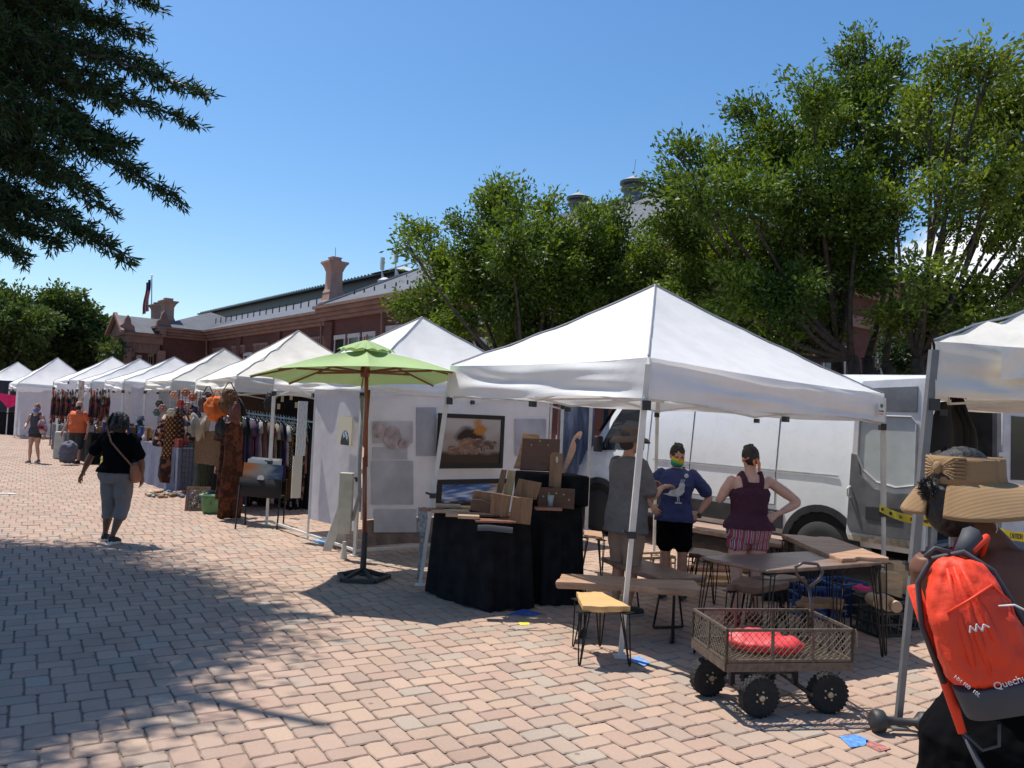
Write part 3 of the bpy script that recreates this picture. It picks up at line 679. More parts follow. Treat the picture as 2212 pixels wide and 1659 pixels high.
for i, (pts, Yd, th, m_, lab) in enumerate((
   ([(665, 553), (705, 558), (690, 640), (668, 725), (628, 715)], 7.5, .03, MD, 'narrow leaning board at the left of the upright pair'),
   ([(712, 558), (768, 566), (758, 640), (738, 742), (678, 730), (700, 640)], 7.46, .03, wood('two_tone', (.16, .09, .05), (.50, .36, .18), .5, (6, 6, 1)), 'narrow two-tone board at the right of the upright pair'),
   ([(788, 620), (955, 650), (915, 770), (748, 745)], 7.38, .035, MD, 'wide upright brown board behind the block boards'),
   ([(932, 680), (1192, 695), (1185, 838), (925, 815)], 7.45, .035, DK, 'dark long board with half-moon inlays below the paddle board'),
   ([(470, 700), (590, 718), (585, 870), (440, 840), (452, 762)], 7.28, .03, MD, 'upright board with live edge at the left of the front row'),
   ([(452, 765), (520, 768), (588, 795), (582, 870), (440, 842)], 7.22, .025, DK, 'dark live-edge board leaning in front of the left upright board'),
   ([(595, 718), (735, 742), (712, 895), (582, 872)], 7.18, .04, MD, 'thick upright block board in the middle of the front row'),
   ([(748, 748), (892, 765), (872, 950), (720, 930)], 7.12, .085, MD, 'thickest upright block board at the right of the front row'))):
    slabc('cutting_board', lab, pts, Yd, th, m_, group=GB)
# inlay dots on the dark boards
il = MB()
for x, y, Yv in ((942, 350, 7.845), (880, 378, 7.83), (1000, 380, 7.83)): il.prism([AT(*BX(x+6*math.cos(a), y+8*math.sin(a)), Yv-.012) for a in range(6)], (0, -.002, 0))
tag(il.build('inlay_dots', mat('bone', (.30, .24, .17), .5)), 'three small pale inlay dots on the big dark slab', 'inlay')
il = MB()
for x, y in ((1005, 725), (965, 745), (1058, 722), (1110, 732), (1148, 770)): il.prism([AT(*BX(x+8*math.cos(a), y+8*math.sin(a)), 7.44) for a in range(6)], (0, -.002, 0))
tag(il.build('inlay_dots', mat('bone', (.30, .24, .17), .5)), 'five half-moon inlays along the dark long board', 'inlay')
# boards lying flat on the near table
def flat(lab, c, d, rz, z, m, nm='cutting_board'):
    mb = MB(); mb.box((c[0], c[1], z+d[2]/2), d, rz); tag(mb.build(nm, m, bevel=.004), lab, 'cutting board', GB)
MH = wood('mahogany_board', (.17, .065, .04), (.30, .14, .09), .35); TN = wood('tan_board', (.30, .19, .11), (.46, .31, .19), .5)
def gz(x, y, z=.8): q = G(*BX(x, y), z); return (q.x, q.y)
flat('reddish board flat at the left corner of the near black table', gz(165, 850), (.24, .13, .022), .2, .803, MH)
flat('lowest board in the left stack on the near table', gz(300, 862), (.36, .15, .022), .15, .803, TN)
flat('top board in the left stack on the near table', gz(285, 820, .83), (.24, .15, .026), .1, .827, TN)
flat('tan board peeking out behind the left stack', gz(400, 825, .82), (.18, .12, .03), .1, .803, MAPLE)
flat('small thick block at the front edge under the left stack', gz(310, 890), (.11, .10, .03), .05, .803, TN)
flat('long dark board lying across the middle of the near table', gz(470, 870, .82), (.42, .15, .022), .2, .803, wood('mid2', (.14, .075, .04), (.26, .15, .09), .45))
flat('tan block lying at the front edge in the middle of the near table', gz(430, 915, .81), (.19, .10, .028), .05, .826, TN)
flat('reddish flat board catching sun at the front of the near table', gz(620, 912, .82), (.36, .16, .018), .15, .803, MH)
flat('thin dark board under the upright blocks on the near table', gz(740, 905, .81), (.22, .12, .02), .2, .828, MH)
flat('small mahogany board lying flat below the half-moon board', gz(1000, 830, .92), (.24, .12, .022), .1, .905, MH)
cu = MB(); q = G(*BX(1015, 815), .93); cu.lathe([(.022, 0), (.033, .10), (.03, .10), (.02, .004)], (q.x, q.y, .93), 16)
cm = mat('clear_plastic', (.75, .78, .78), .15); cm.node_tree.nodes['Principled BSDF'].inputs['Transmission Weight'].default_value = .6
tag(cu.build('plastic_cup', cm, smooth=True), 'clear plastic cup standing on the small mahogany board', 'cup')
nb = MB(); q = G(*BX(580, 965), .79); nb.sheet(lambda u, v: Vector((q.x-.1+u*.3, q.y-.03-.035*v, .815-.02*abs(u-.3)-.045*v*v)), 8, 4); tag(nb.build('grey_cloth', mat('grey_cloth', (.03, .03, .04), .9)), 'small crumpled grey cloth at the front edge of the near table', 'cloth')
# metal folded easel leg left of the table
ez = MB(); q = G(905, 1262)
ez.bar(q+Vector((-.03, .25, 0)), q+Vector((-.01, .25, .75)), .04, .04); ez.box(q+Vector((-.02, .24, .62)), (.1, .04, .25)); tag(ez.build('folded_stand', mat('galvanised', (.28, .29, .30), .5, .5, amt=.4, ns=30)), 'grey folded metal stand leaning beside the near black table', 'stand')
# ------------------------------------------------------------------ live-edge benches, stools and tables
def live_top(mb, c4, z, th, wav=.02, seed=0, n=16):
    """top outlined by 4 plan corners; long edges wander"""
    r = random.Random(seed); a, b, c, d = [Vector((p[0], p[1], 0)) for p in c4]; ph = [r.uniform(0, 6) for _ in range(4)]
    def side(p, q, s, k):
        o = []; nrm = (q-p); nrm = Vector((nrm.y, -nrm.x, 0)).normalized()
        for i in range(n):
            t = i/n; o.append(p.lerp(q, t) + nrm*wav*k*(math.sin(t*7+ph[s])+.5*math.sin(t*17+ph[s]*2)))
        return o
    per = side(a, b, 0, 1)+side(b, c, 1, .25)+side(c, d, 2, 1)+side(d, a, 3, .25)
    cen = (a+b+c+d)/4; N = len(per)
    rings = [[p.lerp(cen, .02*k)+Vector((0, 0, zz)) for p in per] for k, zz in ((1.6, z-th), (.3, z-th*.75), (-.1, z-th*.3), (.25, z))]
    mb.rings(rings); return mb
def hairpin(root, p, dirv, h, m=None, splay=.05, sp=.085, rods=3):
    p = Vector((p[0], p[1], 0)); dv = Vector((dirv[0], dirv[1], 0)).normalized(); sd = Vector((-dv.y, dv.x, 0)); mb = MB()
    foot = p + dv*splay
    for k in range(2 if rods == 2 else 3):
        o = sd*sp*(k-.5)*1.0 if rods == 2 else [sd*sp*.5, -sd*sp*.5, -dv*sp*.6][k]
        mb.tube([p+o+Vector((0, 0, h)), foot+o*.18+Vector((0, 0, .02)), foot+Vector((0, 0, .006))], .0055, 5)
    mb.box(p+Vector((0, 0, h-.004)), (sp*1.1, sp*1.1, .006), math.atan2(dv.y, dv.x))
    return mb.build('leg', m or IRON, root)
def htable(name, label, cat, c4, z, th, m, group, legs='hair', wav=.015, seed=1, inset=.14, edge=None, rods=3, legm=None, splay=.05):
    c = [Vector((p[0], p[1], 0)) for p in c4]; cen = sum(c, Vector())/4; root = empty(name, cen, label, cat, group)
    t = live_top(MB(), c4, z, th, wav, seed).build('top' if 'table' in name or 'desk' in name else 'seat', m, root, bevel=.003)
    if legs == 'hair':
        for q in c:
            p = q.lerp(cen, inset); hairpin(root, p, (q-cen), z-th, splay=splay, rods=rods, m=legm)
    else:
        L = (c[1]-c[0]).normalized(); W = (c[3]-c[0]).normalized()
        for s in (0, 1):
            a = (c[0].lerp(c[3], .5)).lerp(c[1].lerp(c[2], .5), .18 if s == 0 else .82); mb = MB(); hw = (c[3]-c[0]).length*.36
            p0, p1 = a-W*hw*.6+Vector((0, 0, z-th)), a+W*hw*.6+Vector((0, 0, z-th)); f0, f1 = a-W*hw*1.15, a+W*hw*1.15
            for x, y in ((p0, f0+Vector((0, 0, .01))), (p1, f1+Vector((0, 0, .01))), (f0+Vector((0, 0, .012)), f1+Vector((0, 0, .012)))): mb.bar(x, y, .035, .012)
            mb.build('leg', IRON, root)
    return root
def pz(x, y, z): q = G(x, y, z); return (q.x, q.y)
GF = 'live-edge benches, stools and tables for sale'
SL1 = wood('bench_slab', (.24, .125, .07), (.48, .30, .19), .5, (1, 9, 9)); SL2 = wood('bench_slab_dark', (.14, .075, .05), (.28, .17, .12), .45, (6, 2, 9))
htable('side_stool', 'golden maple live-edge stool on black hairpin legs beside the front tent pole', 'stool', [pz(1246, 1280, .42), pz(1300, 1280, .42), pz(1363, 1312, .42), pz(1258, 1310, .42)], .425, .045, MAPLE, GF, seed=2, wav=.012)
htable('live_edge_bench', 'long reddish live-edge bench in front on black steel frame legs', 'bench', [pz(1201, 1255, .45), pz(1525, 1275, .45), pz(1500, 1254, .45), pz(1215, 1240, .45)], .45, .055, SL1, GF, legs='frame', seed=4, wav=.03)
htable('live_edge_bench', 'dark brown bench behind the front pole pointing toward the long bench', 'bench', [pz(1296, 1203, .46), pz(1424, 1250, .46), pz(1527, 1247, .46), pz(1366, 1203, .46)], .46, .045, SL2, GF, legs='frame', seed=6, wav=.012)
htable('live_edge_bench', 'long bench with striped wood edge standing along the side of the van', 'bench', [pz(1468, 1136, .45), pz(1690, 1176, .45), pz(1700, 1160, .45), pz(1480, 1122, .45)], .45, .05, wood('bench_grey', (.17, .10, .075), (.40, .28, .21), .6, (1, 8, 8)), GF, seed=7)
TBL = htable('desk_table', 'large rectangular walnut table with hairpin legs behind the wagon', 'table', [pz(1658, 1232, .74), pz(1905, 1214, .74), pz(1757, 1190, .74), pz(1514, 1202, .74)], .74, .03, wood('table_walnut', (.10, .06, .045), (.26, .17, .13), .32, (1.2, 9, 9)), GF, wav=.0, seed=1, inset=.06, splay=.07, rods=3)
htable('slab_table', 'brown live-edge slab table between the van wheel and the right tent pole', 'table', [pz(1812, 1206, .77), pz(1920, 1204, .77), pz(1795, 1160, .77), pz(1688, 1154, .77)], .77, .045, SL1, GF, wav=.03, seed=3, inset=.1)
htable('round_stool', 'small rough brown stool under the left half of the big walnut table', 'stool', [pz(1570, 1262, .44), pz(1640, 1270, .44), pz(1705, 1258, .44), pz(1600, 1246, .44)], .44, .055, wood('rough_slab', (.12, .06, .04), (.27, .15, .1), .6, (3, 3, 3)), GF, wav=.03, seed=9)
htable('round_stool', 'dark oval stool behind the big table near the purple tank top', 'stool', [pz(1488, 1194, .46), pz(1545, 1204, .46), pz(1582, 1196, .46), pz(1500, 1182, .46)], .46, .035, WALNUT, GF, wav=.02, seed=12)
htable('round_stool', 'reddish stool partly hidden behind the right black table', 'stool', [pz(1262, 1154, .46), pz(1302, 1160, .46), pz(1300, 1148, .46), pz(1262, 1144, .46)], .46, .035, SL1, GF, wav=.01, seed=14)
htable('round_stool', 'low stool with orange-brown rim beneath the walnut table handle side', 'stool', [pz(1720, 1300, .38), pz(1818, 1306, .38), pz(1822, 1292, .38), pz(1735, 1288, .38)], .38, .045, wood('orange_rim', (.14, .07, .035), (.34, .19, .09), .6, (3, 3, 3)), GF, wav=.02, seed=15)
htable('round_stool', 'dark stool on hairpin legs seen between the bench and the tank top', 'stool', [pz(1615, 1246, .43), pz(1680, 1252, .43), pz(1740, 1246, .43), pz(1690, 1240, .43)], .43, .035, SL2, GF, wav=.01, seed=16)
# sunlit boards on the ground
def plank(lab, x, y, d, rz, z=0.02, m=None):
    mb = MB(); g = G(x, y, z); mb.box((g.x, g.y, z+d[2]/2), d, rz); tag(mb.build('lumber_plank', m or OAK, bevel=.003), lab, 'plank', 'loose planks on the ground behind the benches')
LUM = wood('raw_lumber', (.46, .26, .13), (.66, .42, .24), .6)
plank('orange plank on the ground nearest the dark stool', 1552, 1262, (.62, .16, .04), .2, .005, LUM)
plank('middle orange plank on the ground left of the tank top legs', 1545, 1247, (.70, .18, .04), .1, .05, LUM)
plank('farthest reddish plank on the ground left of the tank top legs', 1555, 1232, (.85, .16, .04), .05, .01, wood('red_lumber', (.36, .18, .11), (.52, .30, .2), .6))
plank('short orange plank on the ground right of the tank top legs', 1678, 1292, (.42, .20, .04), .15, .005, LUM)
plank('pale plank lying behind the short orange plank', 1690, 1268, (.6, .12, .03), .1, .005, LUM)
plank('orange plank on the ground left of the rainbow mask legs', 1440, 1262, (.5, .16, .04), .3, .005, LUM)
# crate helpers
def crate(label, c, rz, m, s=(.33, .33, .28), name='milk_crate'):
    root = empty(name, c, label, 'crate', 'crates of stock on the ground', rz)
    mb = MB(); W, Dp, H = s
    for z in (0.0, H*.33, H*.66, H): 
        for q0, q1 in (((-W/2, -Dp/2), (W/2, -Dp/2)), ((W/2, -Dp/2), (W/2, Dp/2)), ((W/2, Dp/2), (-W/2, Dp/2)), ((-W/2, Dp/2), (-W/2, -Dp/2))):
            mb.bar((*q0, z+.012), (*q1, z+.012), .014, .026 if z in (0, H) else .016)
    for k in range(6):
        for sx in (-1, 1):
            x = -W/2+W*(k+.0)/5; mb.bar((x, sx*Dp/2, .01), (x if k in (0, 5) else x+W/5*(.6 if k % 2 else -.6), sx*Dp/2, H), .012); y = -Dp/2+Dp*k/5; mb.bar((sx*W/2, y, .01), (sx*W/2, y if k in (0, 5) else y+Dp/5*(.6 if k % 2 else -.6), H), .012)
    mb.box((0, 0, .012), (W-.01, Dp-.01, .012)); mb.build('crate_body', m, root, world=False); return root
BCR = mat('black_crate', (.018, .018, .02), .5); BLCR = mat('blue_crate', (.02, .08, .28), .5)
def GV(x, y, z=0): g = G(x, y); return (g.x, g.y, z)
crate('black milk crate under the right part of the walnut table holding log slices', GV(1900, 1365), .3, BCR)
crate('second black milk crate beside the grey leg of the cream tent', GV(1968, 1350), .2, BCR)
crate('blue crate on the ground under the walnut table', GV(1757, 1330), .1, BLCR)
crate('blue crate standing farther back under the walnut table', GV(1815, 1322), .5, BLCR)
crate('pale wooden crate on the ground behind the legs of the rainbow mask person', GV(1408, 1240), .4, mat('crate_wood', (.45, .30, .17), .7, amt=.2), (.42, .3, .2), name='wooden_crate')
for i, (x, y, Yv, r, L, lab) in enumerate(((1890, 1297, 6.9, .055, .16, 'small log slice lying on the black crate by the right tent pole'), (1912, 1301, 6.85, .065, .14, 'second log slice with cut face toward the right tent pole'), (1930, 1308, 6.8, .05, .12, 'smallest log slice at the right rim of the black crate'))):
    c = AT(x, y, Yv); mb = MB(); mb.cur = 0; mb.lathe([(r*.95, -L/2), (r, -L/2+.01), (r, L/2-.01), (r*.95, L/2)], c, 18, axis='Y'); tag(mb.build('log_slice', wood('log_end', (.38, .22, .12), (.58, .40, .24), .7, (30, 2, 30))), lab, 'log', 'log slices on the crates')
bk = wood('raw_block', (.34, .22, .12), (.55, .38, .22), .7, (2, 2, 9))
for x0, y0, x1, y1, Yv, lab in ((1912, 1240, 1950, 1290, 7.25, 'square wood block with a dark crack standing on the black crate'), (1925, 1218, 1968, 1285, 7.5, 'taller wood block behind the cracked block')):
    a, b = AT(x0, y1, Yv), AT(x1, y0, Yv); mb = MB(); mb.box(((a.x+b.x)/2, Yv+.08, (a.z+b.z)/2), (b.x-a.x, .16, b.z-a.z), .15); tag(mb.build('wood_block', bk, bevel=.006), lab, 'wood block', 'wood blocks on the crates')
st_ = MB(); a, b = AT(1925, 1290, 7.3), AT(1990, 1300, 7.3); st_.box((a.x+.15, 7.55, a.z/2), (.75, .4, a.z-.02)); tag(st_.build('stock_tub', mat('dark_tub', (.03, .03, .035), .5)), 'dark tub of stock standing behind the crates under the van door', 'tub')
pk = MB(); g = AT(1868, 1276, 7.2); pk.sheet(lambda u, v: g+Vector((-.06+u*.14, .1*v, .03*math.sin(u*5)*math.sin(v*3)+.02)), 8, 6); pk.box(g+Vector((0, .06, .008)), (.13, .10, .02)); tag(pk.build('pink_cloth', mat('hot_pink', (.75, .04, .16), .8)), 'small hot pink cloth on the black crate under the slab table', 'cloth')
db = MB(); g = G(1790, 1330); db.hexa([Vector((g.x+x, g.y+.7+y, z)) for z in (0.005, .42) for x, y in ((-.55, -.22), (.35, -.2), (.36, .2), (-.5, .2))]); tag(db.build('storage_bag', mat('dark_bag', (.02, .02, .024), .8, amt=.4, bump=(5, .8, .05)), bevel=.05), 'bulky black storage bag on the ground under the walnut table', 'bag')
# ------------------------------------------------------------------ wagon
def wagon():
    c = Vector((1.71, 5.13, 0)); rz = math.atan2(.14, .807)
    root = empty('garden_wagon', c, 'steel mesh garden cart with four black tyres on the sunny paving edge', 'wagon', rz=rz)
    FR = mat('cart_frame_paint', (.13, .10, .078), .45, .3, amt=.25, ns=30); L, W, z0, z1 = .82, .50, .33, .53
    mb = MB()
    mb.box((0, 0, z0-.02), (L+.01, W+.01, .045)); 
    bed = MB(); hl, hw = L/2, W/2
    fr = MB()
    for s in (-1, 1):
        fr.bar((-hl, s*hw, z0-.018), (hl, s*hw, z0-.018), .022, .05); fr.bar((s*hl, -hw, z0-.018), (s*hl, hw, z0-.018), .022, .05)
    fr.bar((0, -hw, z0-.03), (0, hw, z0-.03), .03); fr.bar((-hl, .1, z0-.03), (hl, .1, z0-.03), .03); fr.bar((-hl, -.1, z0-.03), (hl, -.1, z0-.03), .03)
    fr.build('bed_frame', FR, root, world=False)
    k = MB()
    for i in range(-24, 25):
        for sg in (1, -1):
            # diagonal rods clipped to the bed rectangle
            t = i*.042; p = []
            for x in (-hl, hl):
                y = sg*(x-t)*.8
                if -hw <= y <= hw: p.append((x, y))
            for y in (-hw, hw):
                x = t+y/(sg*.8)
                if -hl < x < hl: p.append((x, y))
            if len(p) >= 2: k.bar((*p[0], z0+.004+.002*sg), (*p[1], z0+.004+.002*sg), .0032)
    k.build('bed_mesh', mat('mesh_wire', (.24, .20, .15), .45, .5), root, world=False)
    for nm, a, b, m_ in (('front', (-hl, -hw), (hl, -hw), 3), ('back', (-hl, hw), (hl, hw), 3), ('l', (-hl, -hw), (-hl, hw), 2), ('r', (hl, -hw), (hl, hw), 2)):
        pn = MB(); A = Vector((*a, 0)); B = Vector((*b, 0)); Ln = (B-A).length
        pn.bar(A+Vector((0, 0, z1)), B+Vector((0, 0, z1)), .016); pn.bar(A+Vector((0, 0, z0+.018)), B+Vector((0, 0, z0+.018)), .014)
        for j in range(m_+1): q = A.lerp(B, j/m_ if m_ < 3 else (0, .36, .68, 1)[j]); pn.bar(q+Vector((0, 0, z0)), q+Vector((0, 0, z1)), .018, .014)
        po = pn.build('side_panel', FR, root, world=False)
        ms = MB(); h = z1-z0-.03; zb = z0+.02; n = int(Ln/.042)
        for i in range(-int(h/.042)-2, n+1):
            for sg in (1, -1):
                x0 = i*.042 if sg > 0 else (i*.042+h*.95)
                # parametrised rod
                xa, za, xb, zb_ = x0, 0, x0+sg*h*.95, h
                lo, hi = 0, 1
                if sg > 0: lo = max(0, -xa/(xb-xa)); hi = min(1, (Ln-xa)/(xb-xa))
                else: lo = max(0, (Ln-xa)/(xb-xa)) if xa > Ln else 0; hi = min(1, (0-xa)/(xb-xa)) if xb < 0 else 1
                if hi-lo > .05:
                    pa, pb = xa+(xb-xa)*lo, xa+(xb-xa)*hi
                    if -.001 <= min(pa, pb) and max(pa, pb) <= Ln+.001: ms.bar(A.lerp(B, pa/Ln)+Vector((0, 0, zb+h*lo)), A.lerp(B, pb/Ln)+Vector((0, 0, zb+h*hi)), .0027)
        ms.build('panel_mesh', MC['mesh_wire'], po, world=False)
    TY = mat('knobbly_tyre', (.018, .017, .017), .85, amt=.3, ns=40, bump=(60, .6, .01)); 
    for x, y, st in ((-.17, -.20, .06), (.31, -.16, -.1), (-.33, .17, .15), (.05, .24, .1)):
        r, wd = .122, .075; m = Matrix.Rotation(st, 3, 'Z'); cc = Vector((x, y, r))
        t = MB(); prof = [(r*.55, -wd*.42), (r*.80, -wd*.5), (r*.96, -wd*.40), (r, -wd*.18), (r, wd*.18), (r*.96, wd*.40), (r*.80, wd*.5), (r*.55, wd*.42)]
        t.lathe(prof, cc, 28, axis='Y', m=m)
        for q in range(26):
            a = 2*math.pi*q/26
            for s in (-1, 1):
                cpos = Vector((math.sin(a+.06*s)*r*.985, s*wd*.27, math.cos(a+.06*s)*r*.985)); t.box(cc+m @ cpos, (.016, .024, .005), st, 0, a+.06*s)
        wo_ = t.build('wheel', TY, root, world=False)
        h = MB(); h.lathe([(0, -wd*.40), (r*.56, -wd*.36), (r*.56, wd*.36), (0, wd*.40)], cc, 20, axis='Y', m=m); h.build('rim', mat('dark_rim', (.03, .028, .026), .5, .3), wo_, world=False)
        b = MB(); b.lathe([(.0, -.02), (.018, -.016), (.018, .0)], cc+m @ Vector((0, -wd*.42, 0)), 12, axis='Y', m=m)
        for q in range(5): a = q*2*math.pi/5; b.lathe([(0, -.008), (.007, -.006), (.007, .004)], cc+m @ Vector((math.cos(a)*.035, -wd*.41, math.sin(a)*.035)), 6, axis='Y', m=m)
        b.build('hub_bolts', mat('brass_bolt', (.45, .38, .26), .4, .6), wo_, world=False)
    u = MB()
    for x, y in ((-.25, 0), (.18, 0)): u.bar((x, -.2, .125), (x+.02, .22, .125), .022); u.bar((x, 0, .12), (x, 0, z0-.03), .03)
    u.bar((-.25, 0, .2), (.18, 0, .2), .02)
    for x in (-.2, .25): u.tube([(x, -hw-.01, z0-.05), (x+.04, -hw-.03, z0-.07), (x+.08, -hw-.01, z0-.05)], .005, 5)
    u.build('axle', DSTEEL, root, world=False)
    hd = MB(); hx, hy = .36, .12
    hd.tube([(hx+.02, hy, .20), (hx, hy, .55), (hx-.03, hy, .71)], .011, 8)
    hd.tube([(hx-.03, hy, .71), (hx+.05, hy+.01, .76), (hx+.07, hy+.01, .81), (hx+.03, hy+.01, .86), (hx-.08, hy, .87), (hx-.13, hy, .84), (hx-.12, hy, .79), (hx-.04, hy, .72)], .0105, 8)
    hd.build('pull_handle', mat('handle_steel', (.10, .085, .08), .35, .6), root, world=False, smooth=True)
    for x, y in ((-hl, -hw), (hl, -hw), (hl, hw), (-hl, hw)):
        p = MB(); p.tube([(x+.012, y-.012, z1+.01), (x+.02, y-.016, z1-.02), (x+.022, y-.016, z1-.10)], .004, 5); p.build('lock_pin', MC['mesh_wire'], root, world=False)
    return c, rz
wc, wrz = wagon()
# red bundle in the wagon
rb = MB(); mr3 = Matrix.Rotation(wrz, 3, 'Z')
for cx, cy, cz, rx, ry, rz_ in ((-.08, .02, .385, .19, .14, .055), (.02, -.06, .385, .17, .11, .055), (-.17, .07, .40, .09, .08, .055), (.10, -.07, .39, .07, .10, .052), (-.05, .05, .43, .14, .08, .03)):
    rb.ell(wc + mr3 @ Vector((cx, cy, cz)), (rx, ry, rz_), 16, 10)
o = rb.build('red_bundle', mat('red_nylon', (.72, .035, .045), .55, amt=.08, bump=(6, .5, .03)), smooth=True)
md = o.modifiers.new('r', 'REMESH'); md.mode = 'VOXEL'; md.voxel_size = .012; md.use_smooth_shade = True
tx = bpy.data.textures.new('wr', 'CLOUDS'); tx.noise_scale = .09
m2 = o.modifiers.new('d', 'DISPLACE'); m2.texture = tx; m2.strength = .03; bake(o); tag(o, 'bright red folded nylon bundle lying in the mesh cart', 'bundle')
# ------------------------------------------------------------------ weight on the cream tent leg
wb = MB(); g = G(1925, 1592)
wb.lathe([(.0, -.09), (.045, -.09), (.062, -.075), (.066, -.05), (.06, -.02), (.03, 0), (.022, .04), (.022, .16), (.04, .18), (.06, .20), (.062, .24), (0, .25)], g+Vector((0, .06, .068)), 20, axis='X')
o = wb.build('tent_weight', mat('black_rubber', (.03, .03, .03), .55, amt=.2, bump=(30, .3, .004)), smooth=True); tag(o, 'black round dumbbell-like weight at the foot of the grey tent leg', 'weight')
# ------------------------------------------------------------------ caution tape
def tape(lab, a, b, w_=.085, txt='CAUTION'):
    a, b = Vector(a), Vector(b); ex = (b-a); L = ex.length; exn = ex.normalized(); n = Vector((exn.y, -exn.x, 0)).normalized()
    root = empty('caution_tape', a, lab, 'tape'); m = MB()
    def fn(u, v): q = a.lerp(b, u) - Vector((0, 0, .05*4*u*(1-u))) + Vector((0, 0, w_*(v-.5)*math.cos(u*.7))); q += n*w_*(v-.5)*math.sin(u*1.2); return q
    m.sheet(fn, 40, 2); m.build('tape_band', mat('yellow_tape', (.80, .68, .02), .45, amt=.05), root)
    k = int(L/.55)
    for i in range(k):
        u = (i+.5)/k; q = fn(u, .5)+n*.004
        if (q-CAM).dot(n) > 0: pass
        text_mesh(txt, .04, frame_mtx(q + n*.006, exn, (0, 0, 1)), MC['ink'], 'lettering', root)
tape('yellow caution tape strung from the right tent pole toward the visor wearer', AT(1900, 1096, 8.32), AT(2062, 1126, 4.9), .08)
tape('yellow caution tape running out of the photo to the right of the visor wearer', AT(2130, 1132, 4.6), AT(2290, 1146, 3.6), .05)
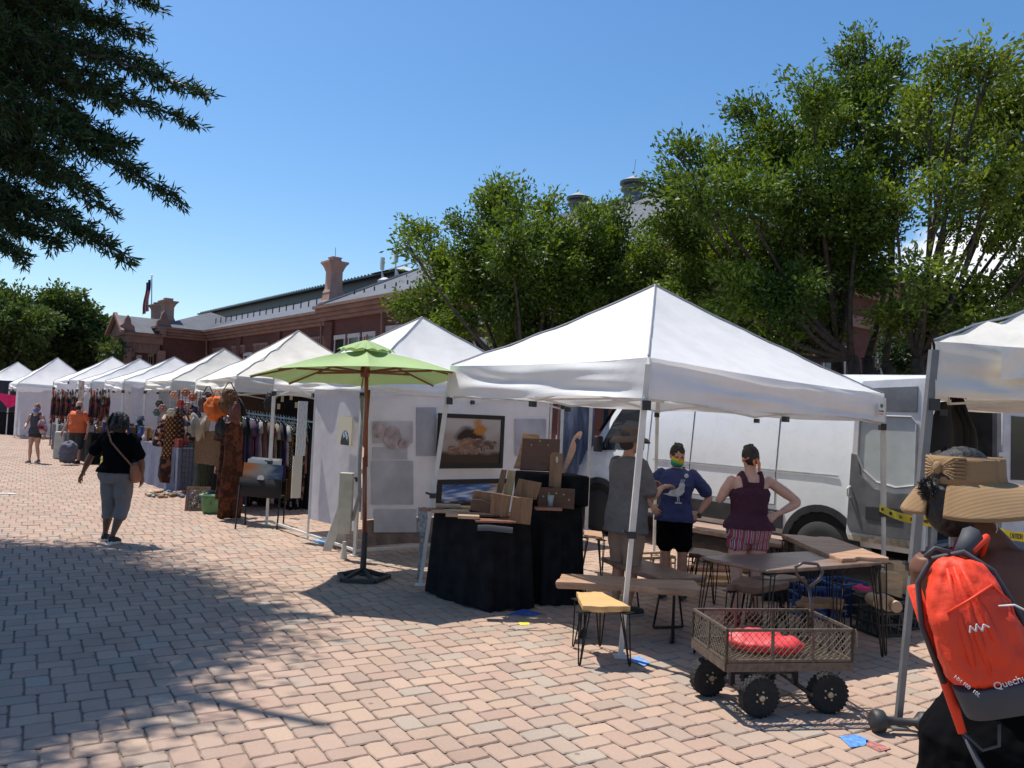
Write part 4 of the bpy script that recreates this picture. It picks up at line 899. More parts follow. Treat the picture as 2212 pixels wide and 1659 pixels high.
# ------------------------------------------------------------------ cargo van
def van():
    lc = Vector((3.70, 9.42, 0)) + P*.97; rz = TH+math.pi/2
    root = empty('cargo_van', lc, 'white cargo van with open rear doors parked behind the wood stall', 'van', rz=rz)
    VW = mat('van_paint', (.74, .76, .78), .28, amt=.02, coat=.4); DK_ = mat('van_black_trim', (.025, .026, .03), .6, amt=.3); GL = mat('van_glass', (.02, .025, .03), .05, amt=0)
    # stations x: (z bottom, z top, half width bottom, half width top)
    def sec(x, zb, zt, wb, wt, zs=1.2):
        pts = []
        r = min(.14, (zt-zb)*.3)
        half = [(wb*.93, zb), (wb, zb+.08), (wb, zs if zs < zt-.2 else (zb+zt)/2), (wt, zt-r), (wt-r*.35, zt-r*.3), (wt-r*1.1, zt)]
        for y, z in half: pts.append(Vector((x, y, z)))
        for y, z in reversed(half): pts.append(Vector((x, -y, z)))
        return pts
    S = [(-1.20, .50, 2.36, .95, .84), (-1.1, .45, 2.40, .97, .86), (0, .45, 2.42, .98, .87), (1.5, .45, 2.42, .98, .87), (2.7, .45, 2.42, .98, .87), (3.05, .45, 2.38, .98, .86), (3.35, .45, 2.20, .98, .83), (3.65, .42, 1.88, .97, .80), (3.95, .40, 1.52, .96, .80), (4.05, .38, 1.36, .95, .82), (4.35, .36, 1.20, .92, .80), (4.55, .34, 1.02, .85, .72), (4.66, .36, .80, .78, .66), (4.68, .42, .66, .70, .6)]
    m = MB(); m.rings([sec(*s) for s in S], caps=False); m.add(sec(*S[-1]), [tuple(range(12))])
    m.build('body', VW, root, world=False, smooth=True).modifiers.new('es', 'EDGE_SPLIT').split_angle = R_(28)
    bake(bpy.data.objects[[o.name for o in root.children][-1]])
    # rear opening: dark cargo interior and frame
    X0 = -1.20
    it = MB()
    for s in (-1, 1): it.add([(X0+.02, s*.80, .58), (1.2, s*.80, .58), (1.2, s*.74, 2.2), (X0+.02, s*.72, 2.2)], [(0, 1, 2, 3)])
    it.add([(X0+.02, -.8, .58), (X0+.02, .8, .58), (1.2, .8, .58), (1.2, -.8, .58)], [(0, 1, 2, 3)]); it.add([(X0+.02, -.72, 2.2), (X0+.02, .72, 2.2), (1.2, .74, 2.2), (1.2, -.74, 2.2)], [(0, 1, 2, 3)]); it.add([(1.2, -.8, .58), (1.2, .8, .58), (1.2, .74, 2.2), (1.2, -.74, 2.2)], [(0, 1, 2, 3)])
    it.build('cargo_interior', mat('van_interior', (.05, .05, .052), .7, amt=.3), root, world=False)
    fr = MB()
    for s in (-1, 1): fr.hexa([Vector((x, s*y, z)) for z, yy in ((.5, 0), (2.36, -.11)) for x, y in ((X0-.03, .95+yy), (X0-.03, .80+yy*.7), (X0+.08, .80+yy*.7), (X0+.08, .95+yy))])
    fr.hexa([Vector((x, y, z)) for z, w_ in ((2.2, .73), (2.37, .80)) for x, y in ((X0-.03, -w_), (X0-.03, w_), (X0+.08, w_), (X0+.08, -w_))]); fr.box((X0+.02, 0, .53), (.14, 1.7, .12))
    fr.build('door_frame', mat('van_jamb', (.22, .22, .22), .5, amt=.2), root, world=False)
    bp = MB(); bp.box((X0-.10, 0, .46), (.20, 1.75, .14)); bp.box((X0-.13, 0, .545), (.16, 1.5, .02)); bp.build('rear_bumper', DK_, root, world=False, bevel=.02)
    for s in (-1, 1):
        t = MB(); t.box((X0-.035, s*.875, 1.02), (.03, .08, .42)); t.build('tail_lamp', mat('tail_red', (.45, .01, .015), .2, amt=0), root, world=False)
        t2 = MB(); t2.box((X0-.053, s*.875, .93), (.01, .07, .07)); t2.build('reverse_lens', mat('lens_white', (.7, .7, .7), .2, amt=0), root, world=False)
    # door builder in its own plane: u 0..w from hinge, z
    def door(name_lab, origin, du, nrm, inside):
        O = Vector(origin); du = Vector(du).normalized(); n = Vector(nrm).normalized()
        def pt(u, z, k=0): return O + du*u + Vector((0, 0, z)) + n*(k) - Vector((0, 0, 0))
        def lean(u, z): return u*(1-.10*max(0, (z-1.0))/1.4)
        def pan(mb, poly, k0, k1):
            a = [pt(lean(u, z), z, k0) for u, z in poly]; mb.prism(a, n*(k1-k0))
        out = [(0, .52), (.83, .52), (.86, .6), (.86, 2.2), (.78, 2.33), (0, 2.36)]
        mb = MB(); pan(mb, out, -.06, 0); d = mb.build('rear_door', mat('door_inner_white', (.62, .62, .63), .4, amt=.1), root, world=False, bevel=.015); d['label'] = name_lab
        if inside:
            q = MB(); pan(q, [(.10, 1.98), (.74, 1.98), (.74, 2.16), (.66, 2.24), (.10, 2.26)], .001, .012); q.build('upper_panel', mat('dark_panel', (.14, .145, .155), .6, amt=.15), d, world=False, bevel=.004)
            rim = MB(); wp = [(.10, 1.20), (.30, 1.16), (.52, 1.20), (.68, 1.32), (.76, 1.48), (.77, 1.86), (.70, 1.93), (.16, 1.93), (.10, 1.86)]
            a = [pt(lean(u, z), z, .012) for u, z in wp]; rim.tube(a+[a[0]], .014, 6); rim.build('window_seal', mat('seal', (.35, .35, .36), .6), d, world=False)
            g_ = MB(); pan(g_, wp, .002, .006); g_.build('mesh_window', mat('perforated', (.46, .50, .49), .5, amt=.10, ns=3), d, world=False)
            l = MB(); pan(l, [(.04, .62), (.80, .62), (.84, .70), (.84, 1.50), (.76, 1.49), (.70, 1.26), (.54, 1.13), (.30, 1.10), (.04, 1.13)], .002, .02); l.build('lower_trim', mat('grey_trim', (.13, .13, .135), .65, amt=.2), d, world=False, bevel=.006)
            s = MB(); pan(s, [(.22, .78), (.62, .78), (.62, .92), (.22, .94)], .021, .026); s.build('trim_slot', mat('slot_dark', (.03, .03, .035), .6), d, world=False)
            r = MB(); pan(r, [(.03, .53), (.82, .53), (.82, .58), (.50, .60), (.03, .605)], .001, .008); r.build('rusty_edge', mat('rust_edge', (.45, .36, .24), .8, amt=.45, ns=14), d, world=False)
            h = MB(); h.tube([pt(.80, 1.0, .03), pt(.82, 1.03, .06), pt(.82, 1.1, .06), pt(.80, 1.13, .03)], .012, 6); h.build('latch', ALU, d, world=False)
        else:
            g_ = MB(); pan(g_, [(.12, 1.25), (.70, 1.25), (.70, 2.0), (.12, 2.02)], .002, .01); g_.build('window', GL, d, world=False)
            for hz in (1.55, .8): h = MB(); h.bar(pt(.02, hz, .02), pt(-.10, hz, .06), .03, .05); h.build('hinge', ALU, d, world=False)
    door('left rear door folded flat against the van side, inner face showing', (X0+.0, 1.045, 0), (1, 0, 0), (0, 1, 0), True)
    door('right rear door swung open beyond the dark cargo opening', (X0-.02, -.93, 0), (-.55, -.83, 0), (-.83, .55, 0), False)
    for x, lx in ((3.66, 1), (0, 0)):
        for s in (1, -1):
            rr = .345
            a = MB(); n = 20
            pin = []; pout = []
            for k in range(n+1):
                t = math.pi*(k/n); pin.append((x+math.cos(t)*.42, math.sin(t)*.42+.37)); pout.append((x+math.cos(t)*.50, math.sin(t)*.50+.37))
            for k in range(n): 
                q = [pin[k], pout[k], pout[k+1], pin[k+1]]; a.prism([Vector((u, s*.985, z)) for u, z in q], (0, s*.018, 0))
            ar = a.build('wheel_arch', DK_, root, world=False)
            w_ = MB(); w_.prism([Vector((x+.42*math.cos(t_*.3142), s*.982, max(.30, .37+.42*math.sin(t_*.3142)))) for t_ in range(21)], (0, s*.004, 0)); w_.build('wheel_well_shade', mat('well_shade', (.006, .006, .006), .9, amt=0), ar, world=False)  # flat dark disc paints the shade inside the wheel arch
            t = MB(); t.lathe([(.20, -.12), (.31, -.12), (rr, -.08), (rr, .06), (.32, .10), (.215, .105)], (x, s*.90, rr), 30, axis='Y') if s > 0 else t.lathe([(.20, -.10), (.32, -.10), (rr, -.06), (rr, .08), (.31, .12), (.2, .12)], (x, s*.90, rr), 30, axis='Y')
            ty = t.build('wheel', mat('van_tyre', (.02, .02, .02), .85), root, world=False, smooth=True)
            r = MB(); k = .90*s; r.lathe([(0, .085), (.055, .09), (.075, .07), (.10, .03), (.15, .045), (.20, .09), (.215, .10), (.215, .06), (0, .02)], (x, k, rr), 24, axis='Y')
            for q in range(8): an = q*math.pi/4; r.lathe([(.022, .0), (.022, .055), (0, .06)], (x+.125*math.cos(an), k, rr+.125*math.sin(an)), 8, axis='Y')
            r.build('hub_cap', mat('chrome', (.6, .6, .6), .25, .9), ty, world=False, smooth=True)
    tr = MB()
    for s in (1, -1):
        tr.hexa([Vector((x, s*y, z)) for z in (.52, .74) for x, y in ((.50, .982), (3.16, .982), (3.16, 1.0), (.50, 1.0))]); tr.hexa([Vector((x, s*y, z)) for z in (.52, .74) for x, y in ((-1.1, .975), (-.50, .982), (-.50, 1.0), (-1.1, .99))])
    tr.build('side_moulding', DK_, root, world=False)
    ln = MB()
    for s in (1, -1):
        ln.bar((-.2, s*.987, 1.22), (2.6, s*.987, 1.22), .008, .02); ln.bar((2.72, s*.983, .76), (2.72, s*.983, 1.2), .008, .008); ln.bar((2.72, s*.983, 1.2), (2.72, s*.884, 2.18), .008, .008)
    ln.build('body_crease', mat('crease', (.38, .39, .40), .4), root, world=False)
    pg = MB()
    for x in (.62, 1.95): pg.bar((x, .983, .8), (x, .983, 1.2), .006, .008); pg.bar((x, .983, 1.2), (x, .884, 2.18), .006, .008)
    pg.bar((.62, .984, .8), (1.95, .984, .8), .006, .008); pg.build('panel_gap', mat('gap_dark', (.08, .08, .085), .6, amt=0), root, world=False)
    dh = MB(); dh.bar((2.02, 1.005, 1.14), (2.20, 1.005, 1.14), .025, .035); dh.build('door_handle', DK_, root, world=False, bevel=.006)
    # cab glass
    for s in (1, -1):
        g_ = MB(); g_.prism([Vector((x, s*y, z)) for x, y, z in ((2.80, .955, 1.34), (3.72, .945, 1.28), (3.50, .885, 1.72), (3.25, .875, 2.02), (2.86, .885, 2.06))], (0, s*.012, 0)); g_.build('side_window', GL, root, world=False)
        mr_ = MB(); mr_.box((3.62, s*1.08, 1.38), (.09, .13, .24)); mr_.bar((3.66, s*.96, 1.30), (3.62, s*1.06, 1.33), .04); mr_.build('mirror', DK_, root, world=False, bevel=.03)
        hl = MB(); hl.ell((4.40, s*.84, .98), (.20, .09, .13), 14, 8); hl.build('headlight', mat('lamp_glass', (.65, .62, .58), .12, coat=1), root, world=False, smooth=True)
        ind = MB(); ind.ell((4.32, s*.89, 1.03), (.07, .04, .06), 10, 6); ind.build('indicator', mat('amber', (.7, .28, .06), .3), root, world=False, smooth=True)
    ws = MB(); ws.sheet(lambda u, v: Vector((3.34+.66*v+.035*math.sin(math.pi*v)-.05*(2*u-1)**2, (2*u-1)*(.74+.02*v), 2.235-.70*v+.03)), 12, 8); ws.build('windscreen', GL, root, world=False, smooth=True)
    gr = MB(); gr.box((4.67, 0, .82), (.05, 1.0, .20)); gr.build('grille', DK_, root, world=False); fb = MB(); fb.box((4.60, 0, .42), (.24, 1.6, .24)); fb.build('front_bumper', DK_, root, world=False, bevel=.05)
van()
# clothes hanging at the open van door
hc = MB(); a = AT(2040, 848, 6.6)
for k in range(5):
    x = .05*k; top = a+Vector((x+.02, .03*k, 0)); 
    hc.sheet(lambda u, v, top=top, k=k: top + Vector(((u-.5)*(.05+.26*min(1, v*1.6)) + .03*v*k*.4, .05*math.sin(u*9+k)+.02*k, -.48*v*(1+.06*math.sin(u*11+k)))), 12, 10)
tag(hc.build('hanging_clothes', mat('black_garment', (.015, .015, .017), .9, bump=(8, .5, .02)), smooth=True), 'bunch of black garments hanging under the cream tent corner', 'clothes')
hg = MB()
for k in range(5): top = a+Vector((.05*k+.02, .03*k, .0)); hg.bar(top, top+Vector((0, 0, .06)), .006); hg.bar(top+Vector((-.03, 0, -.04)), top, .008); hg.bar(top+Vector((.03, 0, -.04)), top, .008)
tag(hg.build('clothes_hangers', mat('red_plastic', (.45, .03, .03), .4)), 'red hangers holding the black garments under the cream tent', 'hangers')
# blue-grey tarp stall wall and post beside the van nose
wall('tarp_wall', 'blue-grey tarp wall with painted streaks of light between the painter stall and the van', 'tarp', AT(1208, 900, 12.6), AT(1283, 900, 12.9), .05, 2.6, pattern('light_streak_tarp', [(.05, .07, .12), (.08, .10, .16), (.14, .17, .24), (.30, .33, .42)], 'noise', 2.2, .7, (3, 3, .5)), wv=.05)  # pale end of the colour noise paints streaks of light on the tarp
wall('tarp_awning', 'dark blue-grey tarp awning above the tarp wall with painted white glare', 'tarp', AT(1207, 890, 12.4), AT(1385, 905, 12.9), 2.02, 2.5, pattern('awning', [(.06, .09, .14), (.11, .14, .2), (.5, .52, .56)], 'noise', 3.2, .4, (1, 1, 3)), wv=.03)  # palest ramp colour paints the glare into the cloth
for x, Yv, lab in ((1272, 12.3, 'pale thin post at the right edge of the blue-grey tarp'), (1304, 14.5, 'black signpost in front of the brick wall behind the van cab')):
    m = MB(); a = G(x, 1100); b = AT(x, 1000, Yv); m.bar((b.x, Yv, 0), (b.x+.0, Yv, 2.05), .05 if Yv < 13 else .09); m.box((b.x, Yv, 2.0), (.12, .10, .05)); m.box((b.x, Yv, .03), (.16, .16, .06)); tag(m.build('post', ALU if Yv < 13 else BLACKPL), lab, 'post')
hw = MB(); a, b = AT(1278, 985, 15), AT(1400, 985, 15.8); hw.hexa([Vector((x, y, z)) for z in (0, 1.2) for x, y in ((a.x, 15), (b.x+1.5, 15.8), (b.x+1.4, 16.1), (a.x, 15.3))]); tag(hw.build('low_wall', mat('dark_coping', (.03, .03, .035), .6)), 'low dark wall behind the van nose', 'wall')
# ------------------------------------------------------------------ market hall
BRK = brickmat('red_brick', (.095, .034, .026), (.125, .046, .035), (.08, .055, .05)); BRN = mat('brownstone', (.20, .120, .095), .85, amt=.15, ns=1.5, bump=(20, .3, .01)); STO = mat('pink_stone', (.34, .21, .165), .85, amt=.12, ns=2)
SLT = brickmat('slate', (.085, .09, .105), (.115, .12, .135), (.045, .045, .055), 1, .35, .16, .6, .006); GST = mat('grey_stone', (.34, .31, .30), .85, amt=.12, ns=2); WNF = mat('white_frame', (.42, .40, .38), .6); GLS = mat('window_dark', (.015, .018, .02), .08, amt=0)
COP = mat('roof_metal', (.035, .045, .05), .5, .3, amt=.3)
def hall_multi(name, pieces, mt):
    for q in pieces: hall_build(name, q, mt)
HB = empty('market_hall', BL(5, 10), 'long red brick market hall with slate roofs and brownstone cornice', 'building')
class LB(MB):
    def bx(s, u0, u1, t0, t1, z0, z1): return s.hexa([BL(u, t, z) for z in (z0, z1) for u, t in ((u0, t0), (u1, t0), (u1, t1), (u0, t1))])
# local u along P (away from the street), t along D (down the street). eave z = 6.5
EZ = 6.45
def hb(name, m, mt, par=None, **k):
    # brick materials read object coordinates: store verts in the hall frame
    o = m.build(name, mt, par or HB, **k)
    return o
ROT = Matrix.Rotation(-TH, 4, 'Z')
def hall_build(name, m, mt, par=None, smooth=False):
    """mesh kept in the hall's own axes so brick courses run true"""
    par = par or HB; L = Vector(ORG[HB.name])
    m.v = [tuple((ROT @ (Vector(v)-L))) for v in m.v]
    o = m.build(name, mt, par, world=False, smooth=smooth)
    if par is HB: o.rotation_euler = (0, 0, TH)
    return o
w1_ = LB(); w1_.bx(.0, 14, -2, 21.4, 0, EZ); hall_build('wall', w1_, BRK)
w2_ = LB(); w2_.bx(.5, 15, 21.4, 40, 0, EZ-.1); hall_build('wall', w2_, BRK)
w3_ = LB(); w3_.bx(-2.4, 12, 40, 47, 0, EZ-.1); hall_build('wall', w3_, BRK)
w4_ = LB(); w4_.bx(-2.2, 9, 47, 53, 0, EZ-1.6); hall_build('wall', w4_, BRK)
# cornices
def cornice(t0, t1, u, z, s=1):
    c = LB()
    for du, dz, h in ((.18, -.55, .16), (.32, -.38, .16), (.5, -.21, .17), (.66, -.03, .13)): c.bx(u-du, u+.02, t0, t1, z+dz, z+dz+h)
    return c
hall_build('cornice', cornice(-2, 21.4, 0, EZ), BRN); hall_build('cornice', cornice(21.4, 40.0, .5, EZ-.1), BRN)
c = cornice(39.4, 47.6, -2.4, EZ-.1); 
for k, (dd, dz, h) in enumerate(((.18, -.55, .16), (.32, -.38, .16), (.5, -.21, .17), (.66, -.03, .13))): c.bx(-2.4, .5, 40-dd, 40.02, EZ-.1+dz, EZ-.1+dz+h-.004)
hall_build('cornice', c, BRN)
# roofs (slate prisms)
def roof(name, poly_faces, mt=SLT, par=None):
    m = MB(); vs = []; fs = []
    for f in poly_faces: n = len(vs); vs += f; fs.append(tuple(range(n, n+len(f))))
    m.add(vs, fs); o = hall_build(name, m, mt, par); return o
ez = EZ+.08
# near block: hipped at the far end
A0, A1, Ra, Rb = BL(-.6, -2.6, ez), BL(-.6, 21.0, ez), BL(7.2, 5.6, 10.9), BL(7.2, 12.5, 10.9)
roof('roof', [[A0, A1, Rb, Ra], [A1, BL(14.6, 21.0, ez), Rb], [Ra, Rb, BL(14.6, 21.0, ez), BL(14.6, -2.6, ez)], [A0, Ra, BL(14.6, -2.6, ez)]])
ce = LB()
for dd, dz, h in ((.18, -.55, .16), (.32, -.38, .16), (.5, -.21, .17), (.66, -.03, .13)): ce.bx(-dd, 14.4, -2-dd, -1.98, EZ+dz, EZ+dz+h-.004)
ce.bx(.3, 14, -2.1, -1.99, 4.95, 5.3); hall_build('cornice', ce, BRN)
for k in range(4):
    f_ = LB(); u_ = 1.5+3.2*k; f_.bx(u_, u_+1.3, -2.07, -1.98, 1.3, 4.3); hall_build('window', f_, WNF); g_ = LB(); g_.bx(u_+.12, u_+1.18, -2.09, -1.99, 1.45, 4.15); hall_build('pane', g_, GLS)
rc = MB(); rc.bar(Ra+Vector((0, 0, .05)), Rb+Vector((0, 0, .05)), .3, .12); rc.bar(Rb+Vector((0, 0, .02)), A1+Vector((0, 0, .05)), .16, .08); hall_build('ridge_cap', rc, mat('lead_cap', (.30, .31, .33), .6))
# mid block with a dark raised monitor along its ridge
B0, B1, Rc, Rd = BL(-.05, 21.0, ez-.1), BL(-.05, 40.3, ez-.1), BL(9, 21.0, 10.0), BL(9, 40.3, 10.0)
roof('roof', [[B0, B1, Rd, Rc], [Rc, Rd, BL(16, 40.3, ez), BL(16, 21.0, ez)]])
mo = LB(); mo.bx(8.2, 10, 28.6, 66, 9.4, 10.30); hall_build('roof_monitor', mo, COP)
mo2 = LB(); mo2.bx(7.7, 10.5, 28.2, 66.5, 10.30, 10.42); mo2.bx(8.3, 9.9, 28.8, 66, 10.42, 10.62); 
for k in range(80): mo2.bx(7.7, 7.78, 28.3+k*.47, 28.4+k*.47, 10.42, 10.5)
hall_build('monitor_roof', mo2, COP)
mo3 = MB(); mo3.add([BL(7.5, 28.0, 10.42), BL(10.7, 28, 10.42), BL(10.7, 31, 10.42), BL(7.5, 31, 10.42), BL(9.1, 29.6, 10.95)], [(0, 1, 4), (1, 2, 4), (2, 3, 4), (3, 0, 4)]); hall_build('monitor_cap', mo3, mat('pale_metal', (.42, .44, .43), .6))
roof('roof', [[BL(7.6, 26.6, 9.3), BL(10.8, 26.6, 9.3), BL(10.2, 28.6, 10.1), BL(8.1, 28.6, 10.1)], [BL(7.6, 26.6, 9.3), BL(8.1, 28.6, 10.1), BL(7.6, 30.6, 9.6)]], COP)
# pavilion: hip roof
w5_ = LB(); w5_.bx(4, 14.5, 40.1, 67, 0, EZ-.1); hall_build('wall', w5_, BRK)
roof('roof', [[BL(3.4, 40.3, ez+.9), BL(3.4, 67.5, ez-.1), BL(9, 66, 10.0), BL(9, 40.3, 10.0)], [BL(3.4, 67.5, ez-.1), BL(15, 67.5, ez-.1), BL(9, 66, 10.0)]])
Pq = [BL(-3.0, 39.4, ez-.1), BL(6.0, 39.4, ez-.1), BL(6.0, 47.6, ez-.1), BL(-3.0, 47.6, ez-.1)]; ra, rb_ = BL(1.5, 43.0, 8.1), BL(1.5, 44.5, 8.1)
roof('roof', [[Pq[0], Pq[1], ra], [Pq[1], Pq[2], rb_, ra], [Pq[2], Pq[3], rb_], [Pq[3], Pq[0], ra, rb_]])
roof('roof', [[BL(-2.8, 47, 5.0), BL(4, 47, 5.0), BL(4, 53.5, 5.0), BL(-2.8, 53.5, 5.0)]])
# snow guards along the eaves
hall_multi('snow_guard', [LB().bx(.35, .40, t, t+.05, ez+.35, ez+.72) for t in list(np.arange(2, 20.8, .95))+list(np.arange(22.2, 39, .95))], COP)
# porch at the pavilion
po = LB(); 
PT0, PT1, PU = 40.3, 43.2, -4.3
for t in (PT0, PT1):
    for u in (PU,): po.bx(u-.16, u+.16, t-.16, t+.16, 0, 4.6); po.bx(u-.26, u+.26, t-.26, t+.26, 4.4, 4.7); po.bx(u-.24, u+.24, t-.24, t+.24, 0, 1.0)
po.bx(PU-.3, -2.4, PT0-.3, PT1+.3, 5.3, 5.75); po.bx(PU-.45, -2.4, PT0-.5, PT1+.5, 5.75, 5.95)
for t in (PT0, PT1):
    for k in range(5): po.bx(PU-.2+.34*k, PU-.2+.34*k+.16, t-.18, t+.18, 4.95-.05*k, 5.3)
    po.bx(PU-.14, -2.5, t-.1, t+.1, 4.7, 5.3)
for k in range(5): po.bx(PU-.18, PU+.18, PT0+.3+.5*k, PT0+.42+.5*k, 4.95, 5.3)
for u, t in ((PU-.2, PT0-.25), (-2.5, PT0-.45)):
    po.bx(u-.22, u+.22, t-.22, t+.22, 3.6, 4.9); po.bx(u-.14, u+.14, t-.14, t+.14, 3.2, 3.6); po.bx(u-.06, u+.06, t-.06, t+.06, 2.95, 3.2)
hall_build('porch', po, BRN)
tm_ = (PT0+PT1)/2
roof('porch_roof', [[BL(PU-.6, PT0-.6, 5.95), BL(-1.0, PT0-.6, 5.95), BL(-1.0, tm_, 7.1), BL(PU-.6, tm_, 7.1)], [BL(PU-.6, PT1+.6, 5.95), BL(-1.0, PT1+.6, 5.95), BL(-1.0, tm_, 7.1), BL(PU-.6, tm_, 7.1)]])
gb = MB(); gb.prism([BL(PU-.45, PT0-.5, 5.95), BL(PU-.45, PT1+.5, 5.95), BL(PU-.45, tm_, 7.0)], P*.15); gb.bar(BL(PU-.65, PT0-.75, 5.9), BL(PU-.65, tm_, 7.18), .2, .2); gb.bar(BL(PU-.65, PT1+.75, 5.9), BL(PU-.65, tm_, 7.18), .2, .2); hall_build('porch_gable', gb, BRN)
fi = MB()
for u, t in ((-2.5, 39.6), (PU-.3, PT0-.45)): 
    b = BL(u, t, EZ if u > -3 else 5.95); fi.prism([b+P*x+Vector((0, 0, z)) for x, z in ((-.45, 0), (.45, 0), (.42, .35), (.22, .5), (.16, .8), (0, 1.05), (-.16, .8), (-.22, .5), (-.42, .35))], D*.25)
hall_build('finial_block', fi, BRN)
# chimneys: flared brownstone
def chimney(u, t, z0, z1, wd=.42, par=None):
    m = MB(); H = z1-z0
    prof = [(1.30, 0), (1.30, .22), (1.15, .24), (1.02, .36), (1.08, .38), (.90, .44), (.86, .50), (.84, .74), (.95, .78), (1.05, .82), (1.22, .86), (1.42, .89), (1.42, .92), (.9, .925), (.70, .93), (.62, .97), (.72, .985), (.72, 1.0)]
    rings = []
    for k, z in prof:
        s = wd*k; rings.append([BL(u+a*s, t+b*s, z0+H*z) for a, b in ((-1, -1), (1, -1), (1, 1), (-1, 1))])
    m.rings(rings); return hall_build('chimney', m, STO)
chimney(.4, 21.4, EZ-.2, 9.1, .36)
chimney(-1.9, 41.2, EZ-.3, 8.5, .38); chimney(-1.9, 43.6, EZ-.3, 8.4, .38); chimney(-2.0, 51, 4.6, 6.6, .36)
cr_ = MB(); b = BL(.4, 21.4, 9.1); cr_.bar(b, b+Vector((0, 0, .5)), .02); b = BL(7, 40, 8.3); hall_build('lightning_rod', cr_, COP)
# brick quoins, pilasters, corbel bands and windows on the street face
hall_multi('pilaster', [LB().bx((.5 if t > 21.4 else 0)-.14, .5 if t > 21.4 else 0, t-.35, t+.35, 0, EZ-.65) for t in (28, 34, -1.6, 5.5, 12, 20.6)], BRK)
def corb(j):
    c = LB(); t0 = 22.2+j*3.6; c.bx(.38, .5, t0, t0+2.2, 5.15, 5.28)
    for k in range(9): c.bx(.40, .5, t0+k*.245, t0+.12+k*.245, 4.75+.1*(k % 2), 5.153)
    return c
hall_multi('corbel_band', [corb(j) for j in range(5)], BRN)
bd = LB(); bd.bx(-.10, 0, -1.9, 15.2, 4.95, 5.3); 
for k in range(10): bd.bx(-.16, 0, 15-k*1.7, 15.35-k*1.7, 4.75, 5.0)
hall_build('stone_band', bd, GST)
def win(t0, t1, z0, z1, u=0, arch=False, n=2):
    f = LB(); f.bx(u-.06, u+.02, t0-.14, t1+.14, z1, z1+.2); f.bx(u-.08, u+.02, t0-.14, t1+.14, z0-.14, z0); 
    f.bx(u-.05, u+.02, t0-.09, t0, z0, z1); f.bx(u-.05, u+.02, t1, t1+.09, z0, z1); f.bx(u-.035, u+.01, t0, t1, (z0+z1)/2-.03, (z0+z1)/2+.03)
    if n > 1: f.bx(u-.045, u+.01, (t0+t1)/2-.05, (t0+t1)/2+.05, z0, z1)
    o = hall_build('window', f, WNF); g = LB(); g.bx(u-.02, u+.01, t0, t1, z0, z1); L = Vector(ORG[HB.name])
    g.v = [tuple((ROT @ (Vector(v)-L))) for v in g.v]; g.build('pane', GLS, o, world=False)
win(19.1, 20.0, 3.2, 4.95, n=1); win(17.7, 18.6, 3.2, 4.95, n=1); win(16.3, 17.2, 3.2, 4.95, n=1)
for t in (23, 25.3, 29.5, 32, 36, 42, 45): win(t, t+1.1, 2.0, 4.6, .5 if t < 39 else -2.4)
for t in (2.8, 7.5, 9.5): win(t, t+1.2, 1.2, 4.3)
def archwin(t, r, z):
    m = MB(); n = 14
    for k in range(n):
        a, c = math.pi*k/n, math.pi*(k+1)/n
        m.prism([BL(-.09, t+math.cos(x)*rr, z+math.sin(x)*rr) for x, rr in ((a, r), (a, r+.28), (c, r+.28), (c, r))], P*.1)
    o = hall_build('arched_surround', m, mat('tan_stone', (.42, .28, .19), .8)); g = MB(); g.prism([BL(-.04, t+math.cos(x)*r, z+math.sin(x)*r) for x in [math.pi*k/n for k in range(n+1)]]+[BL(-.04, t-r, 0.3), BL(-.04, t+r, .3)], P*.05)
    L = Vector(ORG[HB.name]); g.v = [tuple((ROT @ (Vector(v)-L))) for v in g.v]; g.build('pane', GLS, o, world=False)
archwin(13.7, .8, 3.5); archwin(.4, .8, 3.5)
archwin(37.6, .8, 3.0)
# downspouts
ds = MB()
for u, t, z in ((.42, 22.4, 5.9), (-.1, 15.4, 5.9), (.4, 39.8, 5.9), (-.1, 4, 5.9)): ds.tube([BL(u-.1, t, z), BL(u-.05, t, z-.9), BL(u+.02, t, z-1.3), BL(u+.02, t, .2)], .06, 6)
hall_build('downspout', ds, BRN)
# cowl ventilators on the near roof ridge
def cowl(t, u, z, s=1.0, rod=True):
    b = BL(u, t, z); m = MB(); m.lathe([(.52*s, 0), (.52*s, 1.0*s), (.55*s, 1.05*s), (.68*s, 1.12*s), (.70*s, 1.22*s), (.52*s, 1.24*s), (.52*s, 1.40*s), (.74*s, 1.46*s), (.76*s, 1.56*s), (.5*s, 1.6*s)], b, 20)
    o = hall_build('roof_vent', m, mat('vent_metal', (.10, .12, .125), .5, .3), smooth=False)
    c_ = MB(); c_.lathe([(.70*s, 1.60*s), (.74*s, 1.62*s), (.02, 1.98*s)], b, 20); cq = MB(); cq.box(b+Vector((0, 0, .1)), (1.3*s, 1.3*s, .75), TH); hall_build('vent_curb', cq, mat('lead_cap', (.30, .31, .33), .6))
    if rod: c_.bar(b+Vector((0, 0, 1.95*s)), b+Vector((.06, 0, 2.9*s)), .02)
    L = Vector(ORG[HB.name]); c_.v = [tuple((ROT @ (Vector(v)-L))) for v in c_.v]; c_.build('vent_cap', mat('lead_cap', (.30, .31, .33), .6), o, world=False)
cowl(8.1, 7.2, 10.45, .75); cowl(11.4, 7.2, 10.45, .72, False)
